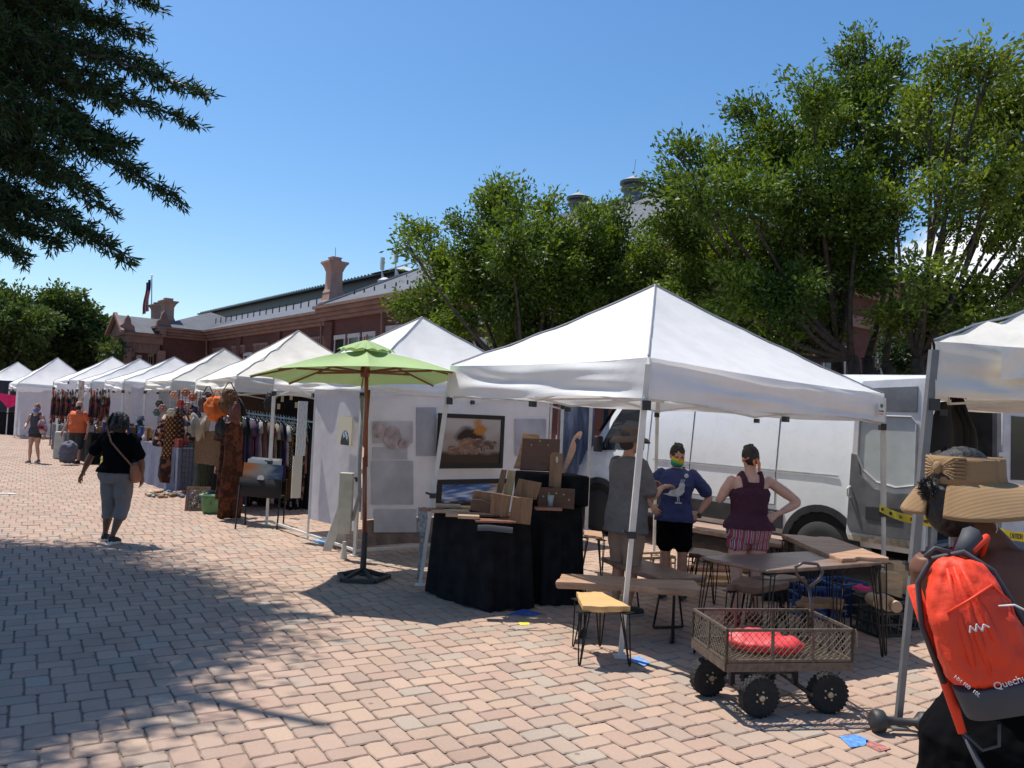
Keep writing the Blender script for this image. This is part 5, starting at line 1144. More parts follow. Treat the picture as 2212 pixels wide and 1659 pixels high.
# rooftop antennas and equipment by the tall chimney
eq = MB()
for t, h in ((19.9, 1.5), (18.6, 1.7)):
    b = BL(2.2, t, 7.4); eq.bar(b, b+Vector((0, 0, h)), .05); eq.box(b+Vector((0, 0, h)), (.18, .12, .6), TH); eq.bar(b+P*.6, b+Vector((0, 0, h*.7)), .04); eq.bar(b-D*.5, b+Vector((0, 0, h*.7)), .04)
b = BL(2.8, 16.6, 8.3); eq.box(b+Vector((0, 0, .3)), (.3, 1.3, .5), TH); eq.bar(BL(2.4, 19.6, 8.6), BL(2.8, 16, 8.9), .05); eq.lathe([(.3, 0), (.36, .35), (.1, .5)], BL(2.0, 19.2, 7.6), 12)
hall_build('roof_equipment', eq, mat('equip_white', (.5, .5, .5), .6))
# flag
fl = empty('flagpole', BL(-4.0, 44.5, EZ), 'flagpole with a hanging flag beside the twin chimneys', 'flagpole')
m = MB(); b = AT(327, 688, 55); m.tube([b, AT(328, 597, 55)], .04, 6); m.lathe([(0, 0), (.09, .08), (0, .16)], AT(328, 597, 55), 8); m.build('pole', ALU, fl)
m = MB(); tp = AT(328, 602, 54.9)
def fc(u, v): 
    if v < .35 and u < .6: return (.02, .04, .15)
    return (.45, .05, .06) if int(u*9) % 2 == 0 else (.55, .5, .5)
m.sheet(lambda u, v: tp+Vector((-.10-u*.28*(1+.6*v)+.04*math.sin(v*7), .12*math.sin(u*14), -2.2*v-.4*u)), 24, 16, cf=fc); m.build('flag', attrmat('flag_cloth', .8), fl, smooth=True)
# far grey building
fb = MB(); q = AT(250, 830, 85); fb.hexa([Vector((x, y, z)) for z in (0, 8.6) for x, y in ((-46, 84), (-38, 84), (-38, 96), (-46, 96))]); fb.hexa([Vector((x, y, z)) for z in (8.6, 8.9) for x, y in ((-46.3, 83.7), (-37.7, 83.7), (-37.7, 96), (-46.3, 96))])
fbr = empty('distant_building', (-42, 84, 0), 'plain grey distant building between the far trees and the market hall', 'building'); fb.build('wall', mat('grey_wall', (.20, .20, .22), .9), fbr)
wn = MB()
for k in range(5): wn.hexa([Vector((-44+k*1.3+x, 83.85+y, z)) for z in (5.4, 6.6) for x, y in ((0, 0), (.7, 0), (.7, .1), (0, .1))])
wn.build('window', mat('far_glass', (.35, .36, .38), .4), fbr)
# ------------------------------------------------------------------ trees
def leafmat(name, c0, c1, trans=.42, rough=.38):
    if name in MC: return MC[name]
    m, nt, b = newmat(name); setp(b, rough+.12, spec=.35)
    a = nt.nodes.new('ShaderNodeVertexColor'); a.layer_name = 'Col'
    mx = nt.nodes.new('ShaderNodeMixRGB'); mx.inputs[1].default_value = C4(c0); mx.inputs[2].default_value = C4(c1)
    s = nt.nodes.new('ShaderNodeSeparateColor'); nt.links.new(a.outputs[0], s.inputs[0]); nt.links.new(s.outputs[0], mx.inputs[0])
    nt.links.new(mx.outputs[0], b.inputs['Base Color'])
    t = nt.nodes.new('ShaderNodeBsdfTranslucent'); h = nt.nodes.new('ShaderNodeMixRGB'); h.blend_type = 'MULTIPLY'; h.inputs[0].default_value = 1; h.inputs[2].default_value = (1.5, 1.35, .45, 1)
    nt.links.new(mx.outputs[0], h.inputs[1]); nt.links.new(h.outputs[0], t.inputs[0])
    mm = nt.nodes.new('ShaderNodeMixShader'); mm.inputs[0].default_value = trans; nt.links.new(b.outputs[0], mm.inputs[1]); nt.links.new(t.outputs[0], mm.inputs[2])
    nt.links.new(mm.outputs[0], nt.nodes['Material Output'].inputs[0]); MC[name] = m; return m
def leaves(name, pts, dirs, tone, length, width, m, parent, droop=.4):
    """one folded four-point leaf per point"""
    n = len(pts); pts = np.array(pts); d = np.array(dirs)+nrg.normal(0, .45, (n, 3)); d[:, 2] -= droop*nrg.random(n); d /= np.linalg.norm(d, axis=1)[:, None]
    r = nrg.normal(0, 1, (n, 3)); r[:, 2] *= .5; s = np.cross(d, r); s /= np.linalg.norm(s, axis=1)[:, None]; up = np.cross(s, d)
    L = (length*nrg.uniform(.65, 1.25, n))[:, None]; W = (width*nrg.uniform(.7, 1.2, n))[:, None]
    V = np.stack([pts, pts+d*L*.5+s*W*.5+up*W*.15, pts+d*L-up*L*.12, pts+d*L*.5-s*W*.5+up*W*.15], 1).reshape(-1, 3)
    o = np.array(ORG[parent.name]); V = V-o
    me = bpy.data.meshes.new(name); me.vertices.add(4*n); me.vertices.foreach_set('co', V.ravel().astype('f'))
    me.loops.add(4*n); me.loops.foreach_set('vertex_index', np.arange(4*n, dtype='i')); me.polygons.add(n)
    me.polygons.foreach_set('loop_start', np.arange(0, 4*n, 4, dtype='i')); me.update(calc_edges=True)
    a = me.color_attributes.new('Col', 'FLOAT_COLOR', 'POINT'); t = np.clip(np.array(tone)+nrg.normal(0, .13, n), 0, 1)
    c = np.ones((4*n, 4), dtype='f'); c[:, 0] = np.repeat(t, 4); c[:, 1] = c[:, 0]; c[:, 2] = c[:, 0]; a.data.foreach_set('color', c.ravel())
    me.materials.append(m); ob = bpy.data.objects.new(name, me); col.objects.link(ob); ob.parent = parent; return ob
def curve(a, b, bend, n=7):
    a, b = Vector(a), Vector(b); return [a.lerp(b, i/n)+Vector(bend)*4*(i/n)*(1-i/n) for i in range(n+1)]
BK_ = mat('tree_bark', (.055, .042, .034), .9, amt=.35, ns=9, bump=(18, .8, .03))
def tree(name, label, base, fork, stems, blobs, lm, ll=.104, lw=.043, dens=900, r0=.16, group=None, tw=.68, droop=.45, seed=3, limb=.035, up=.05):
    r = random.Random(seed); base = Vector(base); root = empty(name, base, label, 'tree', group)
    tr = MB(); pts, dirs, tone = [], [], []
    forks = []
    for k in range(stems):
        a = 2*math.pi*k/stems+r.uniform(0, 1); o = Vector((math.cos(a), math.sin(a), 0))*(.12 if stems > 1 else 0)
        top = Vector(fork)+Vector((math.cos(a)*.35, math.sin(a)*.35, r.uniform(-.2, .3))) if stems > 1 else Vector(fork)
        cv = curve(base+o, top, (r.uniform(-.1, .1), r.uniform(-.1, .1), 0), 5); tr.tube(cv, [r0*(1.25-.5*i/5) for i in range(6)], 9); forks.append(top)
    for bc, br in blobs:
        bc = Vector(bc); f = min(forks, key=lambda q: (q-bc).length); cv = curve(f, bc, ((f-bc).x*.06+r.uniform(-.15, .15), r.uniform(-.2, .2), -(bc-f).length*.10), 7)
        L0 = limb*(.7+.25*(bc-f).length**.5); tr.tube(cv, [r0*.42*(1-i/8)**1.1+.008 for i in range(8)], 7)
        R3 = Vector(br) if isinstance(br, (tuple, list, Vector)) else Vector((br, br, br))
        vol = R3.x*R3.y*R3.z; ns = max(8, int(14*(R3.x*R3.z+R3.x*R3.y+R3.y*R3.z)**.75)); nl = int(dens*6.8*vol**.72)
        bt = r.uniform(.2, .75)
        for s in range(ns):
            d = Vector((r.gauss(0, 1), r.gauss(0, 1), r.gauss(up, 1))).normalized(); e = r.uniform(.6, 1.12) if s % 3 else r.uniform(1.0, 1.35)
            if d.z > .6: e = min(e, 1.12)
            end = bc+Vector((d.x*R3.x*e, d.y*R3.y*e, d.z*R3.z*e)); st = bc.lerp(cv[-3], r.uniform(0, .7)); sub = curve(st, end, (0, 0, .10*(end-st).length), 5)
            tr.tube(sub, [.010*(1-i/6)+.0025 for i in range(6)], 4, caps=False)
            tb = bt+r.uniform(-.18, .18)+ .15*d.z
            for _ in range(max(3, nl//ns)):
                t = r.random()**.6; i = min(4, int(t*5)); q = sub[i].lerp(sub[i+1], t*5-i); sp = tw*(.28+.30*(1-t)); 
                pts.append((q.x+r.gauss(0, sp*.5), q.y+r.gauss(0, sp*.5), q.z+r.gauss(0, sp*.42))); dirs.append(((end-st).normalized()*.8)[:]); tone.append(tb)
    tr.build('trunk', BK_, root, smooth=True); leaves('crown', pts, dirs, tone, ll, lw, lm, root, droop)
    return root
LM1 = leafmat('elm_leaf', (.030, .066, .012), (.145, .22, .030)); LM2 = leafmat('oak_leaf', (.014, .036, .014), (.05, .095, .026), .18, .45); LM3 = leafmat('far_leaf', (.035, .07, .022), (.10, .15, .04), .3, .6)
def PB(lst, Y0, rng, seed):
    """clumps seen at (x, y) with radius r (photo pixels) spread over depth"""
    r = random.Random(seed); out = []
    for q in lst:
        x, y, rad = q[:3]; Yv = Y0 + (q[3] if len(q) > 3 else r.uniform(-rng, rng)); k = Yv/F
        out.append((AT(x, y, Yv), (rad*k, rad*k*r.uniform(.9, 1.3), rad*k*.88)))
    return out
b1 = [(1462, 330, 42), (1440, 395, 50), (1500, 420, 60), (1560, 350, 50), (1625, 250, 52), (1650, 320, 65), (1600, 420, 75), (1750, 185, 48), (1790, 230, 50), (1740, 290, 70), (1690, 390, 80), (1870, 105, 55), (1930, 140, 50), (1880, 190, 60), (1850, 270, 70), (1800, 380, 85),
      (1960, 250, 60), (1450, 490, 65), (1400, 560, 55), (1540, 520, 85), (1650, 520, 90), (1480, 610, 60), (1590, 640, 70), (1760, 520, 90), (1700, 620, 80), (1860, 430, 90), (1850, 560, 80), (1560, 690, 55), (1660, 720, 60), (1760, 700, 60), (1420, 660, 45)]
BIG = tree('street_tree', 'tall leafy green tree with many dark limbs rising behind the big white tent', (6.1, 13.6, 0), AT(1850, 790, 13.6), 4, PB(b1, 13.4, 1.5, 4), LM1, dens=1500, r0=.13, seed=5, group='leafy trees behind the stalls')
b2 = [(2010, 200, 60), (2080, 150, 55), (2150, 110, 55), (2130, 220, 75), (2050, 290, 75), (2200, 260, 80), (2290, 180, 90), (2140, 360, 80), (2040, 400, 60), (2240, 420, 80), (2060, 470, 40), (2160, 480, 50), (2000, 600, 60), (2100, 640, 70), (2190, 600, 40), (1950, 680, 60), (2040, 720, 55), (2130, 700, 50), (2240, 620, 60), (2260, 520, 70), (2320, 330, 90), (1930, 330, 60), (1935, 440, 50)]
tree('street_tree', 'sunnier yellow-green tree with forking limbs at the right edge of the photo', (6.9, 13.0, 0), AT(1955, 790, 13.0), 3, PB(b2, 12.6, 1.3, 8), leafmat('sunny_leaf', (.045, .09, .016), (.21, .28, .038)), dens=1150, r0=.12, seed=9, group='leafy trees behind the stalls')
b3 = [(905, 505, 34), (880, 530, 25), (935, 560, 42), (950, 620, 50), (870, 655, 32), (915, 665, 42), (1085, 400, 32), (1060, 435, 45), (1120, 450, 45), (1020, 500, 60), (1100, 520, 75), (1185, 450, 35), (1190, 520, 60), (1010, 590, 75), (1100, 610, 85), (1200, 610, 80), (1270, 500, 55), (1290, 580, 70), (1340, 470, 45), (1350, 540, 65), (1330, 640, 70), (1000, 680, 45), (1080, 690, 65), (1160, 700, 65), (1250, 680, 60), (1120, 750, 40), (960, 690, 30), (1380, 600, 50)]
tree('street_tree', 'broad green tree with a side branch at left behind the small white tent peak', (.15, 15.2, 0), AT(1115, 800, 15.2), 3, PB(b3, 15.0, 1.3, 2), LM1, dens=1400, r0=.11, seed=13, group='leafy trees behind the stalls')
b5 = [(1500, 730, 55), (1600, 760, 50), (1700, 770, 45), (2150, 760, 60), (2080, 780, 50), (1400, 740, 50), (2240, 700, 60), (1330, 720, 50), (1960, 770, 50)]
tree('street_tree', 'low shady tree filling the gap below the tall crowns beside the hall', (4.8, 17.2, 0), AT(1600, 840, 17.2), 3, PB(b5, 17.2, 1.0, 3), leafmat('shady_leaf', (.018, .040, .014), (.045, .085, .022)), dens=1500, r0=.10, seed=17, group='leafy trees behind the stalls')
# far trees at left
for i, (lst, Yv, bx, lab, lmt) in enumerate((
   ([(30, 660, 50), (-20, 700, 60), (70, 700, 50), (20, 740, 60), (60, 770, 45), (-10, 780, 40), (-60, 650, 60)], 52, 20, 'dark rounded far tree at the left edge beyond the tents', LM3),
   ([(130, 650, 42), (100, 690, 45), (165, 680, 40), (140, 730, 55), (195, 700, 40), (200, 750, 42), (110, 770, 45), (170, 790, 40), (225, 745, 26)], 57, 150, 'broad far tree just left of the grey distant building', LM3),
   ([(240, 765, 20), (255, 750, 14), (250, 785, 18)], 52, 248, 'small pale green far tree at the left end of the market hall', leafmat('pale_leaf', (.05, .08, .03), (.12, .16, .06), .3, .6)))):
    g = AT(bx, 840, Yv); tree('far_tree', lab, (g.x, Yv, 0), AT(bx, 795, Yv), 1, PB(lst, Yv, 2.5, i+30), lmt, ll=.30, lw=.17, dens=220, r0=.3, seed=20+i, group='trees at the far end of the street', tw=1.2, droop=.2)
# willow oak overhanging from the left, its trunk outside the frame
def willow():
    r = random.Random(41); base = Vector((-9.2, 8.6, 0)); root = empty('willow_oak', base, 'dark narrow-leaved tree branches hanging in from the top left corner', 'tree')
    tr = MB(); tr.tube([base, base+Vector((.1, 0, 3)), base+Vector((.3, -.2, 6)), base+Vector((.6, -.3, 10))], [.38, .32, .25, .12], 12)
    pts, dirs, tone = [], [], []
    tips = [(344, 20, 8.6), (322, 78, 8.2), (320, 135, 8.0), (457, 208, 8.0), (427, 270, 7.9), (285, 312, 8.1), (278, 345, 7.8), (397, 442, 7.9), (248, 462, 8.1), (282, 560, 7.7), (131, 533, 7.9), (57, 568, 7.6), (230, 60, 9.0), (250, 180, 8.8), (200, 260, 8.8), (180, 390, 8.6), (120, 470, 8.5), (60, 500, 8.8), (210, 130, 9.4), (150, 330, 9.2), (60, 380, 9.0), (60, 200, 9.4), (90, 60, 9.6), (140, 150, 9.2), (100, 280, 9.0), (20, 440, 9.3), (215, 415, 8.9), (180, 20, 9.5), (260, 240, 8.6), (30, 120, 9.8), (60, 300, 9.6), (165, 470, 8.3), (110, 400, 9.3), (30, 540, 8.9), (10, 350, 9.3)]
    for j, (x, y, Yv) in enumerate(tips):
        e = AT(x, y, Yv); L = r.uniform(3.0, 3.8); s = e+Vector((-L*.93, r.uniform(-.5, 1.0), L*r.uniform(.14, .42))); cv = curve(s, e, (0, 0, .16), 12)
        tr.tube(cv, [.035*(1-i/13)+.003 for i in range(13)], 5)
        nt_ = 150
        for k in range(nt_):
            t = r.random()**.75; i = min(11, int(t*12)); q = cv[i].lerp(cv[i+1], t*12-i); rem = (1-t)
            ln = (.06+.62*rem**.8)*r.uniform(.35, 1); dv = Vector((r.uniform(.2, 1.0), r.gauss(0, .7), r.gauss(-.16, .5))).normalized(); e2_ = q+dv*ln
            if ln > .12: tr.tube([q, q.lerp(e2_, .5)+Vector((0, 0, .02)), e2_], [.005, .004, .002], 3, caps=False)
            for z in range(int(6+ln*52)):
                a = r.random(); p = q.lerp(e2_, a); pts.append((p.x+r.gauss(0, .018), p.y+r.gauss(0, .018), p.z+r.gauss(0, .018))); sd = Vector((r.gauss(0, 1), r.gauss(0, 1), r.gauss(-.2, .8))); dirs.append((dv*.7+sd*.55)[:]); tone.append(.35)
    leaves('hanging_foliage', pts, dirs, tone, .105, .020, LM2, root, .35)
    # crown above the frame: it throws the big dappled shadow
    p2, d2, t2 = [], [], []
    for k in range(640):
        X, Y = r.uniform(-9.5, -2.2), r.uniform(4.4, 12.0); Z = r.uniform(6.6, 8.6)
        sh = (X+.366*Z, Y-.254*Z)
        # keep clumps whose shadow falls inside the shaded patch of the paving
        xr = float(np.interp(sh[1], [3.4, 3.9, 4.4, 4.9, 5.5, 6.2, 7.0, 8.1, 9.0, 9.6], [-1.9, -1.75, -1.65, -1.6, -1.5, -1.6, -2.1, -2.9, -3.9, -4.7])) + .25*math.sin(sh[1]*6)
        if sh[0] > xr-.50 or sh[1] > 9.05: continue
        if sh[0] > xr-1.3 and r.random() < .42: continue
        if Y*.50+1.55 > Z-.7 and X > -.62*Y: Z = Y*.50+2.4
        c_ = Vector((X, Y, Z)); st = c_+Vector((-2.6, .3, .5)); tr.tube(curve(st, c_, (0, 0, .1), 5), [.03, .025, .02, .015, .01, .006], 4, caps=False)
        for _ in range(620):
            dd = Vector((r.gauss(0, .40), r.gauss(0, .34), r.gauss(0, .20))); p2.append((c_+dd)[:]); d2.append((dd.normalized()+Vector((.3, 0, -.3)))[:]); t2.append(.4)
    tr.tube([base+Vector((.3, -.2, 6.5)), Vector((-6.5, 7.5, 8.0)), Vector((-4, 6.6, 8.4))], [.16, .10, .04], 8)
    tr.build('trunk', BK_, root, smooth=True); leaves('crown', p2, d2, t2, .16, .05, LM2, root, .3)
willow()
# ------------------------------------------------------------------ clothing stall
GG = 'garments hanging on the clothes rack'
def garment(name, label, cat, top, L, W, rz, m, group=None, sleeve=.22, flare=1.15, thick=.07, seed=0, hanger=None, neck=.06, parent_z=0):
    """hangs from top (world), spreads along its own x axis turned by rz"""
    r = random.Random(seed); ph = [r.uniform(0, 6) for _ in range(4)]; top = Vector(top); R3 = Matrix.Rotation(rz, 3, 'Z')
    root = empty(name, (top.x, top.y, top.z-L-.06), label, cat, group)
    mb = MB(); rows = 12; n = 20; rings = []
    for j in range(rows+1):
        v = j/rows; z = -.06 - L*v
        w_ = neck+(W/2-neck)*min(1, v/.09)**.7 if v < .09 else W/2*(1+(flare-1)*(v-.09))*(1-.10*math.exp(-((v-.35)/.12)**2))
        t = thick*(.35+.65*min(1, v*4))*(1+.3*v)
        rg = []
        for k in range(n):
            a = 2*math.pi*k/n; x = w_*math.cos(a); y = t/2*math.copysign(abs(math.sin(a))**.7, math.sin(a))
            y += .016*math.sin(x*38/W*.5+ph[0])*min(1, v*3)+.012*math.sin(x*22+v*5+ph[1])*v; zz = z - .02*math.sin(a*3+ph[2])*(v > .95) + (-.25*abs(x)/W*.35 if v < .09 else -.04*abs(x)/W)
            rg.append(top+R3 @ Vector((x, y, zz)))
        rings.append(rg)
    mb.rings(rings)
    if sleeve:
        for s in (-1, 1):
            A = top+R3 @ Vector((s*(W/2-.04), 0, -.12)); B = A+R3 @ Vector((s*sleeve*.42, .01, -sleeve)); mb.tube([A, A.lerp(B, .5)+R3 @ Vector((s*.02, 0, 0)), B], [min(.05, thick*.55), min(.055, thick*.65), min(.065, thick*.8)], 8)
    mb.build('cloth', m, root, smooth=True)
    if hanger is not None:
        h = MB(); h.tube([top+R3 @ Vector((-W/2*.8, 0, -.10)), top+Vector((0, 0, -.03)), top+R3 @ Vector((W/2*.8, 0, -.10))], .006, 5); h.tube([top+Vector((0, 0, -.03)), top+Vector((0, 0, .035)), top+R3 @ Vector((0.015, 0, .06))], .004, 5); h.build('hanger', hanger, root)
    return root
HW = mat('hanger_white', (.6, .62, .6), .4); HG = mat('hanger_green', (.12, .45, .28), .4)
K1 = AT(511, 900, 13.0); K1.z = 0; ra_ = ONP(512, 889, K1, P); rb2 = ONP(672, 913, K1, P); 
rk = empty('clothes_rack', ((ra_.x+rb2.x)/2, (ra_.y+rb2.y)/2, 0), 'pale blue clothes rail full of hangers in the off-white tent', 'clothes rack')
m = MB(); m.tube([ra_-P*.05, rb2+P*.15], .014, 8); m.build('rail', mat('pale_blue_rail', (.30, .42, .50), .4), rk)
m = MB()
for q in (ra_-P*.03, rb2+P*.1): m.tube([Vector((q.x, q.y, 0))+D*.0, q], .012, 6); m.bar(Vector((q.x, q.y, .02))-D*.25, Vector((q.x, q.y, .02))+D*.25, .025)
m.build('upright', ALU, rk)
dotted = pattern('dotted_black', [(.012, .011, .012)]*6+[(.35, .30, .24)], 'voronoi', 26); bw = pattern('mudcloth', [(.012, .012, .012), (.02, .018, .016), (.40, .36, .28)], 'diamond', 9, .9)
zig = pattern('black_floral', [(.012, .01, .012), (.10, .03, .02), (.02, .02, .02), (.015, .012, .03), (.25, .2, .15)], 'voronoi', 18)
gl = [('orange', (.55, .13, .03), 1.15), ('black', (.015, .014, .016), 1.3), ('royal purple', (.10, .07, .32), 1.45), ('grey', (.12, .12, .14), .9), ('magenta', (.30, .03, .12), .8), ('dark blue', (.03, .04, .16), 1.05), ('violet', (.16, .07, .25), .75), ('off-white', (.55, .50, .45), .95), ('dusty pink', (.42, .20, .20), 1.0), ('tan', (.30, .18, .08), 1.1), ('brown', (.17, .09, .05), .85), ('crimson', (.28, .04, .05), .75), ('cream leaf print', 'leaf', 1.05), ('beige', (.42, .34, .25), .9), ('dark olive', (.05, .05, .03), 1.2),
      ('deep purple', (.08, .03, .20), .95), ('white', (.60, .58, .55), .7), ('black and white mudcloth', 'bw', .75), ('gold', (.35, .20, .05), 1.25), ('black dotted', 'dot', 1.45), ('dark floral', 'zig', 1.4), ('black striped', 'bw', .8), ('navy dotted', 'dot', 1.45), ('dark brown print', 'zig', 1.35), ('peach', (.45, .24, .15), .8), ('black', (.012, .012, .014), 1.45)]
leafp = pattern('leaf_print', [(.25, .22, .18), (.22, .2, .16), (.05, .04, .03), (.22, .2, .16)], 'wave', 3)
n_ = len(gl)
for i, (nm, c, L) in enumerate(gl):
    q = ra_.lerp(rb2, (i+.6)/n_)+D*.05; mt2 = {'leaf': leafp, 'bw': bw, 'dot': dotted, 'zig': zig}.get(c) if isinstance(c, str) else mat('cloth_%d' % i, tuple(q_*.45 for q_ in c), .9, bump=(9, .5, .02), amt=.2)
    nb_l, nb_r = gl[i-1][0] if i else None, gl[i+1][0] if i+1 < n_ else None
    lab = '%s garment on the rail, ' % nm + ('between the %s and %s ones' % (nb_l, nb_r) if nb_l and nb_r else ('the first at the left end' if not nb_l else 'the last at the right end'))
    garment('garment', lab, 'garment', q+D*.02, L, .44, TH+math.pi/2+rnd.uniform(-.2, .2)-.06, mt2, GG, sleeve=rnd.choice([.18, .25, 0]), seed=i, hanger=HG if i % 4 == 1 else HW, thick=.055)
for i in range(16):
    q = ra_.lerp(rb2, (i+.3)/16)+D*.62; m2_ = [zig, dotted, bw, mat('deep_%d' % (i % 4), [(.03, .012, .02), (.015, .015, .04), (.04, .02, .01), (.02, .02, .018)][i % 4], .9)][(i*7) % 4]
    garment('garment', 'dark patterned garment on the second row behind the blue rail', 'garment', q, rnd.uniform(1.0, 1.45), .46, TH+math.pi/2+rnd.uniform(-.5, .5), m2_, 'dark garments of the second row behind the rail', sleeve=rnd.choice([.2, .3, 0]), seed=i, hanger=HW, thick=.08)
# dark back wall and side clothes inside the stall
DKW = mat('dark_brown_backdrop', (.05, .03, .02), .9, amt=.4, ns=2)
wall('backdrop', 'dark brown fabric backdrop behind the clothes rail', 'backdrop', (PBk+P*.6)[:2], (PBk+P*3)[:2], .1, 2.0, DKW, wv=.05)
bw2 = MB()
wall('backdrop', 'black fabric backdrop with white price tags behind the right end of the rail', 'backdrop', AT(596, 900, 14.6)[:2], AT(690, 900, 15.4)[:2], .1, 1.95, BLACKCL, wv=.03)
tg = []
for i, (x, y, tl) in enumerate(((592, 852, 'leftmost, highest'), (610, 862, 'second from left'), (629, 858, 'upper right'), (640, 875, 'rightmost'), (602, 878, 'lowest'))):
    q = AT(x, y, 14.4); mb = MB(); mb.box(q, (.05, .006, .10), .6); tag(mb.build('price_tag', mat('tag_paper', (.55, .5, .4), .8, amt=0)), tl+' of the cream price tags on the black backdrop above the rail', 'price tag', 'price tags on the black backdrop')
PAT1 = pattern('african_print', [(.02, .012, .01), (.03, .015, .01), (.38, .17, .06), (.30, .12, .04), (.02, .012, .01), (.45, .25, .1)], 'diamond', 5.0, .9)
PAT2 = pattern('african_sleeve', [(.02, .015, .03), (.30, .13, .07), (.02, .02, .06), (.5, .38, .28), (.25, .10, .04)], 'voronoi', 16)
PUR = pattern('purple_print', [(.03, .012, .04), (.07, .015, .06), (.02, .018, .06), (.06, .02, .035)], 'voronoi', 14); GRN = pattern('green_grid', [(.03, .04, .03), (.10, .12, .08), (.16, .17, .12), (.04, .05, .04)], 'diamond', 14, rot=(0, .78, 0))
RUST = pattern('rust_print', [(.06, .02, .01), (.16, .05, .02), (.04, .015, .01), (.11, .04, .02)], 'noise', 6)
def hang(label, x, y, Yv, L, W, m, rz=None, **k): q = AT(x, y, Yv); return garment('garment', label, 'garment', q, L, W, TH+.2 if rz is None else rz, m, 'dresses hanging outside the clothing stall', hanger=HW, **k)
hang('green grid-print dress hanging under the burlap square', 444, 985, 14.3, .75, .36, GRN, sleeve=0, neck=.12)
hang('plain black dress between the green grid dress and the rust dress', 476, 980, 14.4, .95, .30, mat('black_dress', (.01, .01, .012), .9), sleeve=0, neck=.1)
hang('long rust brown patterned dress at the front corner of the clothes rail', 508, 900, 12.0, 1.42, .30, RUST, seed=3, flare=1.35, sleeve=0)
hang('second long rust brown robe hanging beneath the orange bag', 494, 905, 12.5, 1.15, .26, pattern('rust2', [(.05, .02, .012), (.12, .05, .025), (.03, .012, .01)], 'noise', 9), seed=8)
hang('purple print dress hanging just behind the mannequin', 408, 900, 16.4, 1.3, .40, PUR, seed=5)
hang('navy and violet print top hanging above the purple dress', 410, 866, 16.6, .5, .36, pattern('navy_print', [(.03, .03, .10), (.08, .05, .2), (.02, .02, .05), (.2, .2, .3)], 'voronoi', 20), seed=6)
hang('black zebra top hanging from the tent corner above the blue rail', 513, 850, 12.4, .36, .16, mat('black_top', (.012, .012, .013), .9), seed=11)
# mannequin with geometric dress
mq = empty('mannequin', GV(372, 1062), 'mannequin torso in an orange and black diamond print african dress', 'mannequin')
c0 = G(372, 1060); zt = 1.55
m = MB(); m.tube([c0, c0+Vector((0, 0, 1.0))], .018, 8); m.lathe([(.16, 0), (.16, .015), (.02, .03)], c0, 14); m.build('stand', DSTEEL, mq)
def drs(prof, col_, nm, wv=.01):
    m = MB(); rings = []
    for z, rx, ry in prof: rings.append([c0+Matrix.Rotation(.35, 3, 'Z') @ Vector(((rx+wv*math.sin(k*1.9+z*3))*math.cos(k*math.pi/14), (ry+wv*math.sin(k*2.3))*math.sin(k*math.pi/14), z)) for k in range(28)])
    m.rings(rings); return m.build(nm, col_, mq, smooth=True)
drs([(.62, .24, .16), (.80, .23, .155), (1.0, .21, .14), (1.15, .19, .13), (1.32, .21, .14), (1.45, .19, .12), (1.52, .10, .08), (1.55, .07, .06)], PAT1, 'dress')
drs([(.16, .22, .15), (.30, .27, .18), (.60, .26, .17), (.66, .245, .16)], pattern('dark_skirt', [(.03, .012, .008), (.05, .02, .012), (.02, .01, .01), (.16, .07, .03)], 'voronoi', 12), 'skirt')
for s in (-1, 1):
    m = MB(); m.tube([c0+Vector((s*.17, .0, 1.45)), c0+Vector((s*.27, -.02, 1.2)), c0+Vector((s*.32, -.03, .85))], [.075, .10, .12], 12); m.build('sleeve', PAT2, mq, smooth=True)
m = MB(); m.lathe([(.05, 1.53), (.045, 1.60), (.0, 1.62)], c0, 12); m.build('neck_block', WALNUT, mq)
# burlap square, bags and hats at the tent corner
bp_ = MB(); cs = [AT(422, 932, 12.9), AT(492, 930, 12.7), AT(484, 1008, 12.7), AT(419, 1000, 12.9)]
bp_.sheet(lambda u, v: cs[0].lerp(cs[1], u).lerp(cs[3].lerp(cs[2], u), v)+Vector((0, .02*math.sin(u*7)*v, 0)), 10, 8); tag(bp_.build('burlap_square', mat('burlap', (.17, .10, .05), .95, amt=.2, ns=40, bump=(80, .5, .004))), 'brown burlap square hanging below the hats and bags', 'cloth')
BG = 'bags hanging from the corner of the clothing tent'
def bag(label, x, y, Yv, r, m, strap=.25, sq=(1, .6, 1.1)):
    r *= .86; strap *= .45
    c = AT(x, y, Yv); root = empty('hanging_bag', c-Vector((0, 0, r*1.1)), label, 'bag', BG); mb = MB(); 
    prof = [(.15, 1.0), (.55, .85), (.9, .4), (1.0, -.1), (.85, -.6), (.5, -.95), (.05, -1.05)]
    mb.lathe([(r*a, r*sq[2]*z) for a, z in reversed(prof)], c, 16, sy=sq[1], caps=True); o = mb.build('bag_body', m, root, smooth=True); s_ = o.modifiers.new('s', 'SUBSURF'); s_.levels = 2; t_ = bpy.data.textures.new('lump', 'CLOUDS'); t_.noise_scale = r*.7; d_ = o.modifiers.new('d', 'DISPLACE'); d_.texture = t_; d_.strength = r*.75; d_.texture_coords = 'GLOBAL'; bake(o); o.data.polygons.foreach_set('use_smooth', [True]*len(o.data.polygons))
    s = MB(); s.tube([c+Vector((-r*.6, 0, r*.8)), c+Vector((-.02, 0, r+strap)), c+Vector((.02, 0, r+strap)), c+Vector((r*.6, 0, r*.8))], .009, 5); s.build('strap', m, root)
bag('bright orange round bag, the largest hanging at the tent corner', 467, 882, 12.2, .20, mat('orange_felt', (.62, .13, .02), .85, bump=(7, .6, .03)), .22)
bag('striped brown bag just right of the orange bag', 494, 865, 12.1, .19, pattern('striped_bag', [(.08, .04, .02), (.22, .14, .08), (.05, .03, .02), (.16, .07, .03)], 'wave', 6), .25)
